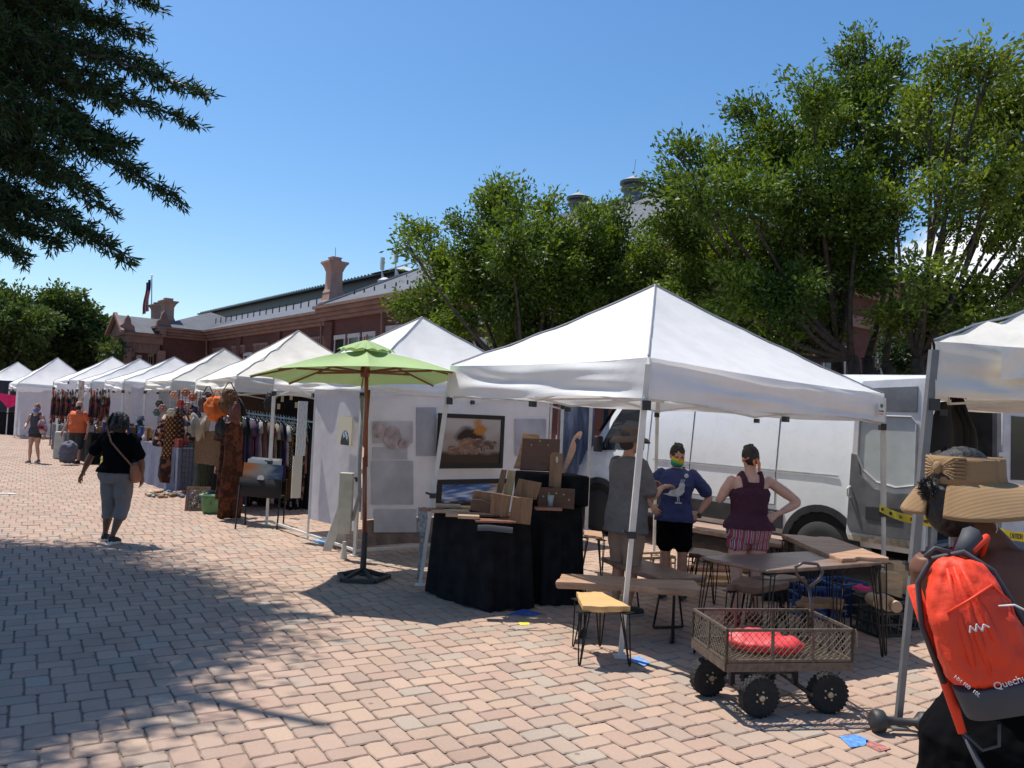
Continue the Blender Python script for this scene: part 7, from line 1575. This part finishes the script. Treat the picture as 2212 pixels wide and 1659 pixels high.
    if shoes:
        for s in (1, -1):
            t = MB(); a, f_ = an[s], ft[s]; limb(t, [a-Vector((0, .014, .020)), a.lerp(f_, .55)-Vector((0, 0, .004)), f_+Vector((0, .006, 0))], [.024, .024, .019], H, 12)
            if shoes[0]: t.tube([(a-Vector((0, 0, .012)))*H, (a+Vector((0, 0, .010)))*H], [.025*H, .023*H], 12)
            so_ = t.build('shoe', shoes[1], root, world=False); remesh(so_, .008)
            q = MB(); z0 = min(a.z, f_.z)-.030; q.tube([(Vector((a.x, a.y-.026, max(a.z-.040, .004))))*H, (a.lerp(f_, .5)+Vector((0, 0, -.024)))*H, (f_+Vector((0, .012, -.012)))*H], [.020*H, .022*H, .018*H], 10); 
            for i, v in enumerate(q.v): pass
            q.build('sole', shoes[2], so_, world=False)
    # eyes
    for s in (1, -1):
        e = MB(); e.ell(hd((s*.017, .0475, .008)), (.0065*H, .004*H, .0045*H), 8, 6); e.build('eye', mat('eye_dark', (.02, .015, .012), .2, amt=0), root, world=False, smooth=True)
    if hair:
        kind, hm = hair; t = MB()
        k_ = .94 if kind == 'afro' else 1; ehd(t, (0, -.010*k_, .022*k_), (.0475*k_, .056*k_, .056*k_)); ehd(t, (0, -.024*k_, .0), (.044*k_, .044*k_, .048*k_))
        if kind == 'short':
            r = random.Random(3)
            for k in range(46): a, c_ = r.uniform(0, 6.28), r.uniform(.1, 1); p = Vector((math.cos(a)*.040*(1-c_*.5), -.006+math.sin(a)*.048*(1-c_*.5), .030+.046*c_)); ehd(t, p[:], (.011, .011, .009), 6, 4)
        if kind == 'locs':
            r = random.Random(6)
            for k in range(70):
                a = r.uniform(1.9, 7.5); s0 = Vector((math.cos(a)*.04, -.012+math.sin(a)*.048, .03+r.uniform(-.02, .035))); ln_ = r.uniform(.05, .13)
                q = [hd(s0), hd(s0+Vector((math.cos(a)*.03, math.sin(a)*.025, -ln_*.4))), hd(s0+Vector((math.cos(a)*.032+r.gauss(0, .008), math.sin(a)*.03-.01, -ln_)))]; t.tube(q, [.009*H, .009*H, .005*H], 6)
        if kind == 'afro':
            ehd(t, (0, -.030, -.028), (.038, .036, .040)); ehd(t, (-.008, -.046, -.002), (.024, .022, .030))
        if kind == 'pony':
            ehd(t, (0, -.075, .01), (.025, .03, .03))
        ho = t.build('hair', hm, root, world=False)
        if kind != 'locs': remesh(ho, .006, .014, .022, 1)
        else: remesh(ho, .006, .01, .03, 1)
    if mask:
        t = MB(); rgs = []
        for z, k in ((-.062, .62), (-.050, .95), (-.030, 1.05), (-.010, 1.0), (.000, .8)):
            rgs.append([hd((math.sin(a)*.0435*(.55+.45*k), .006+math.cos(a)*(.046*k+.012), z)) for a in [(-1.45+2.9*i/12) for i in range(13)]])
        t.rings(rgs, caps=False, closed=False)
        mo_ = t.build('face_mask', mask, root, world=False, smooth=True); sd_ = mo_.modifiers.new('s', 'SOLIDIFY'); sd_.thickness = .004; sd_.offset = 1; bake(mo_)
        t = MB()
        for s in (1, -1): t.tube([hd((s*.040, .022, -.018)), hd((s*.046, .0, -.004)), hd((s*.048, -.014, .006))], .0016*H, 5)
        t.build('mask_strap', mask, mo_, world=False)
    if cloth_extra: cloth_extra(root, H, hd, ln, sh, an)
    return root
def hgt(xf, yf, yt):
    g = G(xf, yf); t = AT(xf, yt, g.y); return g, t.z
BLK = mat('black_jersey', (.0045, .0045, .0055), .95, spec=.04, bump=(14, .4, .01), amt=.2); HAIRB = mat('black_hair', (.012, .010, .009), .6, amt=.3, ns=40, bump=(60, .8, .01)); WS = mat('white_sole', (.6, .6, .6), .6)
# far woman in tank top, walking toward the camera
g, h = hgt(72, 1000, 872)
def fw(root, H, hd, ln, sh, an):
    m = MB(); m.ell((-.20*1.0, .10, .98), (.09, .10, .14), 12, 8); m.ell((-.24, .08, .88), (.10, .08, .15), 12, 8); m.build('carried_bundle', pattern('maroon_bag', [(.12, .01, .03), (.20, .02, .05), (.4, .3, .3)], 'noise', 8), root, world=False, smooth=True)
person('woman in dark tank top and black shorts carrying a maroon bundle at far left', (g.x, g.y, 0), math.pi, h, .96, (.50, .28, .19), tank=True, top=mat('charcoal_tank', (.05, .045, .055), .85), bottom=mat('black_shorts', (.02, .02, .025), .8), bot=.44, shoes=(0, mat('flip_flop', (.2, .12, .09), .7), WS), hair=('short', mat('auburn_hair', (.22, .10, .04), .6)), mask=mat('blue_mask', (.08, .15, .45), .8),
   arms={('e', 1): (.165, -.02, .66), ('w', 1): (.13, .09, .60), ('e', -1): (-.16, -.01, .63), ('w', -1): (-.175, .02, .48)}, legs={('k', 1): (.04, .05, .28), ('a', 1): (.05, .03, .045), ('f', 1): (.055, .11, .02), ('k', -1): (-.045, .0, .275), ('a', -1): (-.05, -.06, .06), ('f', -1): (-.05, .02, .018)}, vox=.011, cloth_extra=fw)
g, h = hgt(163, 1000, 866)
person('heavyset man in an orange t-shirt and dark shorts with black mask walking toward the camera', (g.x, g.y, 0), math.pi-.1, h, 1.28, (.55, .30, .22), top=mat('orange_tee', (.62, .12, .035), .85, bump=(12, .4, .01)), bottom=mat('dark_cargo', (.03, .032, .03), .85), bot=.24, top_z=.49, belly=.03, sleeves=.45, shoes=(0, mat('brown_sandal', (.14, .05, .03), .7), mat('sandal_sole', (.05, .03, .02), .8)), mask=mat('black_mask', (.01, .01, .012), .7), hair=('bald', mat('grey_stubble', (.40, .24, .18), .8)),
   arms={('e', 1): (.175, .0, .645), ('w', 1): (.215, .05, .505), ('e', -1): (-.18, -.01, .63), ('w', -1): (-.185, .03, .47)}, legs={('k', 1): (.06, .0, .27), ('a', 1): (.06, -.03, .05), ('k', -1): (-.06, .03, .275), ('a', -1): (-.06, .02, .045), ('f', -1): (-.065, .10, .018)}, vox=.011)
# walker in black
g, h = hgt(243, 1172, 888)
def wk(root, H, hd, ln, sh, an):
    LE = mat('tan_leather', (.24, .09, .05), .5); m = MB()
    rs = []
    for z, k in ((-.13, .45), (-.10, .85), (0, 1), (.08, .95), (.11, .75)): rs.append([Vector((.235+.045*k*math.cos(a), .02+.12*k*math.sin(a), .86+z)) for a in [i*.393 for i in range(16)]])
    m.rings(rs); b = m.build('shoulder_bag', LE, root, world=False, smooth=True)
    s = MB(); s.tube([(.235, -.09, .95), (.14, -.155, 1.08), (.0, -.155, 1.22), (-.09, -.12, 1.40)], .012, 6); s.build('strap', LE, b, world=False)
person('woman in black t-shirt and grey capri leggings with a tan shoulder bag', (g.x, g.y, 0), -.12, h, 1.22, (.13, .06, .038), top=BLK, bottom=mat('grey_capri', (.16, .148, .15), .9, bump=(20, .3, .01)), bot=.19, top_z=.535, hips=1.12, sleeves=.62, shoes=(1, mat('black_trainer', (.02, .02, .022), .7), WS), hair=('locs', HAIRB), headturn=-.85, mask=mat('teal_mask', (.08, .20, .22), .8),
   arms={('e', -1): (-.215, -.01, .655), ('w', -1): (-.30, .03, .515), ('e', 1): (.185, .01, .63), ('w', 1): (.16, .07, .50)}, legs={('k', -1): (-.07, .04, .275), ('a', -1): (-.085, .03, .050), ('f', -1): (-.095, .11, .020), ('k', 1): (.055, .02, .275), ('a', 1): (.045, -.08, .055), ('f', 1): (.05, .0, .018)}, vox=.008, cloth_extra=wk, hand_curl=.35)
# shopper in the bucket hat
g, h = hgt(1345, 1326, 922)
def bk_(root, H, hd, ln, sh, an):
    HM = mat('taupe_hat', (.10, .07, .058), .9, bump=(30, .3, .005)); m = MB(); rs = []
    for z, r in ((.010, .115), (.018, .10), (.030, .060), (.034, .053), (.060, .050), (.075, .045), (.080, .028), (.081, .002)):
        rs.append([hd((math.cos(a)*r*.92, math.sin(a)*r-.004, z+(.006*math.cos(2*a) if r > .09 else 0)-(.012 if r > .11 else 0))) for a in [i*math.pi/14 for i in range(28)]])
    m.rings(rs, caps=False); o = m.build('bucket_hat', HM, root, world=False, smooth=True); sd_ = o.modifiers.new('s', 'SOLIDIFY'); sd_.thickness = .004; bake(o)
    gl_ = MB(); gl_.tube([hd((.046, -.005, .008)), hd((.044, .05, .010)), hd((.02, .06, .008))], .003, 5); gl_.build('glasses', BLACKPL, root, world=False)
person('man in grey t-shirt and bucket hat gesturing beside the front tent pole', (g.x, g.y, 0), -1.0, h, 1.16, (.45, .24, .16), top=mat('heather_grey_tee', (.12, .112, .112), .9, bump=(14, .4, .01)), bottom=mat('khaki_shorts', (.26, .17, .12), .85), bot=.25, top_z=.44, belly=.02, sleeves=.66, shoes=(1, mat('dark_shoe', (.03, .03, .03), .7), mat('grey_sole', (.25, .25, .25), .7)), hair=('short', mat('dark_grey_hair', (.03, .028, .028), .7)), mask=mat('tan_mask', (.28, .15, .09), .8),
   arms={('e', 1): (.125, .06, .635), ('w', 1): (.05, .20, .675), ('e', -1): (-.13, .05, .65), ('w', -1): (-.05, .17, .69)}, hand_dirs={1: ((-.1, 1, .25), (0, .3, -1), (-1, 0, 0)), -1: ((.1, 1, .1), (.6, 0, -1), (1, 0, 0))}, hand_curl=.6, vox=.008, cloth_extra=bk_)
# shopper with the rainbow mask
g, h = hgt(1452, 1292, 958)
def rb_m(root, H, hd, ln, sh, an):
    W_ = mat('white_print', (.55, .57, .60), .8, amt=.15, ns=30); m = MB(); f0 = .070*1.06*H+.034
    def fr(x, z): return Vector((x, f0 + .012 - .35*x*x, z))
    out = [(-.12, 1.035), (-.07, 1.045), (-.05, 1.075), (.0, 1.085), (.03, 1.11), (.035, 1.145), (.065, 1.16), (.09, 1.14), (.085, 1.10), (.088, 1.07), (.065, 1.035), (.02, 1.015), (-.05, 1.02)]
    m.prism([fr(-x, z+.01) for x, z in out], Vector((0, -.006, 0))); m.bar(fr(-.02, 1.03), fr(-.025, .975), .007); m.bar(fr(-.035, 1.03), fr(-.04, .975), .007); m.bar(fr(-.0, .965), fr(-.065, .965), .008, .012)
    for dx in (.045, .06, .075): m.bar(fr(-dx, 1.165), fr(-dx-.012, 1.20), .006)
    m.build('bird_print', W_, root, world=False)
    k = MB(); k.lathe([(.0, 0), (.022, 0), (.022, .004), (0, .004)], (-.10, f0-.012, 1.235), 14, axis='Y'); k.build('round_badge', W_, root, world=False)
    w = MB(); a, b = Vector((-.152, .02, .555))*H, Vector((-.147, .03, .54))*H; w.tube([a, b], .030, 12); w.build('wristband', BLACKPL, root, world=False)
RAIN = None
m_, nt_, b_ = newmat('rainbow_mask'); setp(b_, .8); t_ = nt_.nodes.new('ShaderNodeTexCoord'); s_ = nt_.nodes.new('ShaderNodeSeparateXYZ'); nt_.links.new(t_.outputs['Object'], s_.inputs[0])
q_ = nt_.nodes.new('ShaderNodeMath'); q_.operation = 'MULTIPLY_ADD'; q_.inputs[1].default_value = -5.5; nt_.links.new(s_.outputs[2], q_.inputs[0]); z_ = nt_.nodes.new('ShaderNodeMath'); z_.operation = 'MULTIPLY_ADD'; z_.inputs[1].default_value = 2.0; z_.inputs[2].default_value = 5.5*h*.917; nt_.links.new(s_.outputs[0], z_.inputs[0]); nt_.links.new(z_.outputs[0], q_.inputs[2])
nt_.links.new(ramp(nt_, [(0, (.65, .08, .02)), (.12, (.75, .40, .02)), (.25, (.35, .50, .03)), (.4, (.02, .35, .18)), (.6, (.02, .30, .40)), (.85, (.03, .10, .40))], q_.outputs[0]), b_.inputs['Base Color'])
person('shopper in navy t-shirt with a white bird print and a rainbow face mask', (g.x, g.y, 0), math.pi-.25, h, 1.10, (.50, .27, .19), top=mat('navy_tee', (.035, .045, .14), .9, bump=(14, .4, .01)), bottom=BLK, bot=.34, top_z=.50, sleeves=.62, hips=1.05, bust=.012, shoes=(1, mat('dark_shoe', (.03, .03, .03), .7), mat('grey_sole', (.25, .25, .25), .7)), hair=('short', mat('dark_brown_hair', (.018, .013, .011), .6, bump=(60, .8, .01))), mask=m_, tilt=-.28, headturn=.35,
   arms={('e', -1): (-.215, -.03, .665), ('w', -1): (-.150, .022, .560), ('e', 1): (.205, -.01, .665), ('w', 1): (.150, .03, .585)}, hand_dirs={-1: ((.75, .35, -.55), (.3, -1, 0), (.3, 0, 1)), 1: ((-.45, .75, -.4), (-.3, -1, 0), (-.3, .3, 1))}, hand_curl=.45, vox=.0075, cloth_extra=rb_m)
# shopper in the maroon tank top seen from behind
g, h = hgt(1610, 1345, 962)
def mk(root, H, hd, ln, sh, an):
    OR = mat('orange_bandana', (.70, .24, .10), .8); m = MB(); m.tube([hd((.046, .0, -.012)), hd((.03, -.05, -.014)), hd((-.03, -.05, -.014)), hd((-.046, 0, -.012))], .010, 6); m.tube([hd((.012, -.052, -.014)), hd((.022, -.062, -.05)), hd((.018, -.060, -.098))], [.012, .016, .012], 6); m.tube([hd((.004, -.052, -.014)), hd((-.004, -.058, -.04)), hd((.002, -.058, -.07))], [.010, .012, .008], 6); m.build('bandana', OR, root, world=False, smooth=True)
person('shopper seen from behind in a maroon tank top and striped patterned shorts, hand on hip', (g.x, g.y, 0), .06, h, 1.12, (.60, .34, .25), tank=True, top=mat('maroon_tank', (.055, .012, .028), .9, bump=(14, .4, .01)), bottom=pattern('striped_shorts', [(.35, .06, .10), (.5, .40, .38), (.04, .03, .14), (.55, .42, .08), (.30, .05, .12), (.08, .05, .2), (.55, .5, .5), (.40, .05, .12)], 'wave', 2.1, .85, (1.6, 1.6, .5)), bot=.425, top_z=.53, sleeves=0, hips=1.12, shoes=(1, mat('brown_sandal', (.14, .05, .03), .7), mat('sandal_sole', (.05, .03, .02), .8)), hair=('short', mat('dark_brown_hair', (.018, .013, .011), .6)), tilt=-.45,
   arms={('e', 1): (.28, -.02, .69), ('w', 1): (.150, -.035, .62), ('e', -1): (-.165, .03, .68), ('w', -1): (-.10, .15, .70)}, hand_dirs={1: ((-.9, -.1, -.5), (0, 1, 0), (0, 0, 1))}, hand_curl=.4, vox=.0075, cloth_extra=mk)
# ------------------------------------------------------------------ woman with visor and backpack, close to the camera
def visor_woman():
    loc = (1.385, 2.12, 0); H = 1.73; turn = -.42
    STR = mat('woven_straw', (.31, .19, .09), .85, amt=.1)
    nt = STR.node_tree; b = nt.nodes['Principled BSDF']; wv = nt.nodes.new('ShaderNodeTexWave'); wv.wave_type = 'BANDS'; wv.bands_direction = 'Z'; wv.inputs['Scale'].default_value = 95; wv.inputs['Distortion'].default_value = .6; wv.inputs['Detail'].default_value = 1; wv.inputs['Detail Scale'].default_value = 8
    nt.links.new(objco(nt), wv.inputs['Vector']); addbump(nt, b, wv.outputs['Fac'], .45, .003)
    def ex(root, H, hd, ln, sh, an):
        # visor: crown band and broad curled brim; local +y is forward
        m = MB(); rg = []; N = 44; tl = Matrix.Rotation(.05, 3, 'X')
        def V(r, z, a, sy=1.12): return hd((Vector((math.cos(a)*r, math.sin(a)*r*sy, z)))[:])
        band = [(.0490, .056), (.0495, .050), (.0505, .030), (.0535, .014)]
        for r, z in band: rg.append([V(r, z, i*2*math.pi/N) for i in range(N+1)])
        m.rings(rg, caps=False, closed=False)
        br = MB(); rg = []
        A0, A1 = -1.30, math.pi+1.30
        for k in range(15):
            t = k/14; row = []
            for i in range(N+1):
                a = A0+(A1-A0)*i/N; fr_ = .5+.5*math.sin(a); sd = abs(math.cos(a)); w_ = .018+.062*fr_**.8
                if i in (0, N): w_ *= .9
                e = min(i, N-i)/N; w_ *= min(1, .55+e*5)
                r = .0515+w_*t; z = .018 - (.018+.034*(1-fr_)+.010*sd)*t**1.15 + .004*math.sin(t*3.1)
                row.append(V(r, z, a, 1.10))
            rg.append(row)
        br.rings(rg, caps=False, closed=False); o1 = m.build('visor_band', STR, root, world=False, smooth=True); o2 = br.build('visor_brim', STR, root, world=False, smooth=True)
        for o in (o1, o2): s = o.modifiers.new('s', 'SOLIDIFY'); s.thickness = .004; bake(o)
        ed = MB(); ed.tube(rg[-1], .0032, 6); ed.tube([V(.0490, .056, i*2*math.pi/N) for i in range(N+1)], .003, 6); ed.build('brim_edge', STR, o2, world=False, smooth=True)
        bw_ = MB()
        for s in (1, -1):
            for k in range(7):
                zz = .022+.0055*k; p0 = V(.053, .038, -math.pi/2); p1 = V(.0545, zz, -math.pi/2+s*.45); p2 = V(.053, zz, -math.pi/2+s*.72); bw_.tube([p0, p1, p2], .0046, 6)
        bw_.ell(V(.055, .039, -math.pi/2), (.012, .012, .018), 12, 8); bw_.build('bow', STR, o1, world=False, smooth=True)
        # puff of hair poking through under the bow
        hp_ = MB(); r = random.Random(4)
        c0_ = Vector((-.012, -.062, .004))
        for k in range(420):
            d = Vector((r.gauss(0, 1), r.gauss(0, 1), r.gauss(0, 1))).normalized(); p = hd((c0_+d*.012)[:]); q = hd((c0_+d*(.017+.006*r.random()))[:]); hp_.tube([p, (p+q)/2+Vector((r.gauss(0, .002), 0, r.gauss(0, .002))), q], [.0012, .001, .0005], 3, caps=False)
        hp_.ell(hd(c0_[:]), (.013*H, .013*H, .013*H), 12, 8); hp_.build('hair_puff', HAIRB, root, world=False)
        # pink halter straps
        PK = mat('pink_strap', (.50, .015, .12), .7, amt=.05); CO = mat('coral_strap', (.65, .06, .05), .7, amt=.05)
        bk = lambda x, z: Vector((x, -.074*H*.86-.006 + .25*x*x*2, z))
        LNP = lambda p: ln(Vector(p)/H)*H
        for m_, pts, wd in ((PK, [(-.03, .02, 1.455), (-.055, -.035, 1.46), (-.085, -.075, 1.40), (-.110, -.095, 1.33), (-.118, -.096, 1.28)], .013), (CO, [(-.07, .02, 1.43), (-.115, -.03, 1.40), (-.140, -.068, 1.34), (-.146, -.070, 1.29)], .006), (CO, [(-.02, .0, 1.47), (-.045, -.05, 1.44), (-.07, -.088, 1.36), (-.085, -.100, 1.31)], .005)):
            s = MB(); pts = [LNP(Vector(p)+Vector((-.045, .022, .01))) for p in pts]; s.tube(pts, [wd*.5]*len(pts), 8); s.tube([Vector(p)+Vector((.004, -.001, 0)) for p in pts], [wd*.5]*len(pts), 8); s.build('halter_strap', m_, root, world=False, smooth=True)
        # white earphone cable
        c = MB(); c.tube([hd((.047, .0, -.01)), hd((.052, .004, -.05)), hd((.03, .012, -.085)), (.06, .02, 1.36), (.10, -.06, 1.30)], .0014, 5); c.build('earphone_cable', mat('white_cable', (.6, .6, .6), .5, amt=0), root, world=False)
    pr_ = person('woman in a straw visor with a bright red backpack seen from behind at right', loc, turn, H, 1.06, (.150, .062, .034), arms={('e', 1): (.165, .02, .635), ('w', 1): (.10, .13, .60), ('e', -1): (-.105, .05, .645), ('w', -1): (-.03, .15, .60)}, lean=(-.11, 0), headx=-.040, hips=1.22, tank=2, top=BLK, top_z=.47, bottom=BLK, bot=.08, shoes=(1, mat('dark_shoe', (.03, .03, .03), .7), mat('grey_sole', (.25, .25, .25), .7)), hair=('afro', HAIRB), headturn=-.78, vox=.006, cloth_extra=ex, sw=1.02)
    # lower the tank so the upper back stays bare
    # backpack: a thing of its own
    A = Vector(loc)+Vector((-.135, -.015, .168)); rz = turn+.05
    root = empty('backpack', A+Matrix.Rotation(rz, 3, 'Z') @ Vector((.02, -.16, .94)), 'bright red hiking backpack with grey base worn by the woman in the straw visor', 'backpack', rz=rz)
    RED = mat('red_ripstop', (.74, .045, .010), .6, amt=.06, bump=(9, .6, .02)); GRY = mat('charcoal_nylon', (.05, .052, .06), .7)
    tlt = Matrix.Rotation(-.34, 3, 'Y') @ Matrix.Diagonal((.92, .95, .85))
    def sec(z, w_, d_, r=.5, x=0): return [tlt @ Vector((x+w_*.76*math.copysign(abs(math.cos(a))**r, math.cos(a)), -d_*.2+ (d_ if math.sin(a) < 0 else d_*.55)*math.copysign(abs(math.sin(a))**.6, math.sin(a)), z)) for a in [i*2*math.pi/32 for i in range(32)]]
    m = MB(); prof = [(.075, .128, .088), (.12, .136, .094), (.20, .140, .098), (.28, .132, .092), (.35, .108, .078), (.40, .080, .060), (.425, .050, .045), (.435, .02, .02)]
    m.rings([sec(*p) for p in prof]); o = m.build('bag_body', RED, root, world=False); md = o.modifiers.new('s', 'SUBSURF'); md.levels = 2
    tx = bpy.data.textures.new('pleat', 'CLOUDS'); tx.noise_scale = .06; tx.noise_depth = 3; d = o.modifiers.new('d', 'DISPLACE'); d.texture = tx; d.strength = .036; d.texture_coords = 'LOCAL'; bake(o); o.data.polygons.foreach_set('use_smooth', [True]*len(o.data.polygons))
    m = MB(); m.rings([sec(*p) for p in [(-.005, .105, .06), (.0, .122, .082), (.05, .128, .09), (.082, .130, .091)]]); m.build('bag_base', GRY, root, world=False, smooth=True, bevel=.004)
    TB_ = lambda v: tlt @ Vector((v[0]*.80, v[1], v[2]))
    # vertical pleats, zips and trim
    m = MB()
    for xs in ((-.055, -.035), (-.01, -.002), (.045, .03)):
        m.tube([TB_((xs[0], -.118+.02, .10)), TB_((xs[0]*.8, -.126+.012, .22)), TB_((xs[1], -.105+.01, .33)), TB_((xs[1]*.6, -.075, .41))], [.006, .010, .008, .003], 6)
    m.build('pleat', RED, root, world=False, smooth=True)
    z = MB(); z.tube([TB_((.115, -.06, .20)), TB_((.118, -.07, .29)), TB_((.085, -.09, .345)), TB_((.01, -.112, .325)), TB_((-.07, -.110, .30))], .0035, 6); z.build('zip_seam', RED, root, world=False, smooth=True); z = MB(); z.tube([TB_((-.142, .01, .08)), TB_((-.148, .01, .25)), TB_((-.115, .01, .37)), TB_((-.05, 0, .43)), TB_((.05, 0, .43)), TB_((.115, .01, .36)), TB_((.148, .01, .22)), TB_((.14, .01, .06))], .007, 8); z.build('zip_trim', GRY, root, world=False, smooth=True)
    h_ = MB(); h_.tube([TB_((-.045, .01, .425)), TB_((-.065, -.015, .445)), TB_((-.03, -.02, .462)), TB_((.01, -.01, .44))], .006, 6); h_.build('grab_loop', GRY, root, world=False, smooth=True)
    s = MB(); s.tube([TB_((.05, .03, .42)), (-.06, .07, .39), (-.05, .12, .375), (-.05, .17, .33)], [.022, .026, .026, .022], 8); s.build('shoulder_strap', GRY, root, world=False, smooth=True)
    s = MB(); s.tube([TB_((.08, .03, .42)), (-.025, .075, .39), (-.02, .12, .375), (-.02, .17, .33)], [.008, .009, .009, .008], 8); s.build('strap_piping', RED, root, world=False, smooth=True)
    s = MB(); s.tube([TB_((-.13, .03, .36)), TB_((-.132, .04, .22)), TB_((-.134, .03, .08)), TB_((-.14, .0, -.06))], [.016, .017, .014, .010], 8); s.build('side_strap', RED, root, world=False, smooth=True)
    s = MB(); s.tube([TB_((-.14, .0, -.05)), TB_((-.12, -.03, -.16)), TB_((-.09, -.06, -.30)), TB_((-.06, -.07, -.46))], [.004, .009, .010, .010], 6); s.tube([TB_((-.14, 0, -.05)), TB_((-.10, -.03, -.10)), TB_((-.05, -.04, -.09)), TB_((-.03, -.05, -.03))], .004, 6); s.build('webbing_tail', GRY, root, world=False, smooth=True)
    c = MB(); c.tube([TB_((.08, -.10, .29)), TB_((.12, -.12, .29)), TB_((.165, -.09, .25)), TB_((.155, -.07, .20)), TB_((.21, -.04, .15)), TB_((.25, .0, .11)), TB_((.19, -.04, .10))], .0024, 6); c.build('cable', mat('white_cable', (.6, .6, .6), .5, amt=0), root, world=False, smooth=True)
    WP = mat('white_print2', (.62, .62, .62), .6, amt=0)
    org = tlt @ Vector((.0, -.128, .25)); exx = tlt @ Vector((1, 0, 0)); ezz = tlt @ Vector((0, 0, 1))
    m = MB(); zz = [(-.022, -.006), (-.016, .010), (-.008, -.006), (-.001, .012), (.006, -.008), (.014, .008), (.024, -.002)]
    for p, q in zip(zz, zz[1:]): m.bar(org+exx*p[0]+ezz*p[1], org+exx*q[0]+ezz*q[1], .0055, .003)
    m.build('emblem', WP, root, world=False)
    text_mesh('Quechua', .022, frame_mtx(tlt @ Vector((.030, -.140, .105)), exx+ezz*.12, ezz), WP, 'lettering', None).parent = root
    text_mesh('NH 100  10L', .012, frame_mtx(tlt @ Vector((-.070, -.132, .11)), exx*.6-ezz*.9, ezz+exx*.5), WP, 'lettering', None).parent = root
visor_woman()
# bicycle held beside the visor wearer, mostly outside the frame
def bicycle():
    c = Vector((1.66, 3.0, 0)); rz = R_(46)
    root = empty('bicycle', c, 'bicycle wheel and tyre showing behind the legs of the visor wearer', 'bicycle', rz=rz); r = .34
    for x in (0, 1.02):
        t = MB(); t.tube([(x+r*math.cos(a), 0, r+r*math.sin(a)) for a in [i*2*math.pi/40 for i in range(41)]], .019, 8); w_ = t.build('wheel', mat('bike_tyre', (.02, .02, .02), .8, bump=(90, .6, .004)), root, world=False, smooth=True)
        q = MB(); q.tube([(x+.315*math.cos(a), 0, r+.315*math.sin(a)) for a in [i*2*math.pi/40 for i in range(41)]], .010, 6); q.build('rim', mat('alloy', (.4, .4, .4), .3, .8), w_, world=False, smooth=True)
        q = MB(); [q.tube([(x+.02*math.cos(i*.39+.5), (-1)**i*.02, r+.02*math.sin(i*.39+.5)), (x+.31*math.cos(i*.39), 0, r+.31*math.sin(i*.39))], .0015, 3) for i in range(16)]; q.build('spokes', MC['alloy'], w_, world=False)
    f = MB(); S_, Hd, B = (.34, 0, .80), (.80, 0, .86), (.42, 0, .28)
    for a, b in ((S_, B), (B, (.84, 0, .72)), (S_, Hd), (B, (0, 0, .34)), (S_, (0, 0, .34)), ((.78, 0, .92), (1.02, 0, .34))): f.tube([a, b], .016, 8)
    f.build('frame', mat('bike_paint', (.03, .03, .035), .3), root, world=False, smooth=True)
    s = MB(); s.ell((.30, 0, .88), (.13, .07, .035)); s.tube([(.33, 0, .8), (.31, 0, .87)], .012, 6); s.build('saddle', BLACKPL, root, world=False, smooth=True)
    h = MB(); h.tube([(.78, -.28, 1.0), (.80, 0, .96), (.78, .28, 1.0)], .012, 8); h.tube([(.78, 0, .92), (.80, 0, .96)], .014, 8); h.build('handlebar', BLACKPL, root, world=False, smooth=True)
bicycle()
# hide-free tidy: nothing left to do
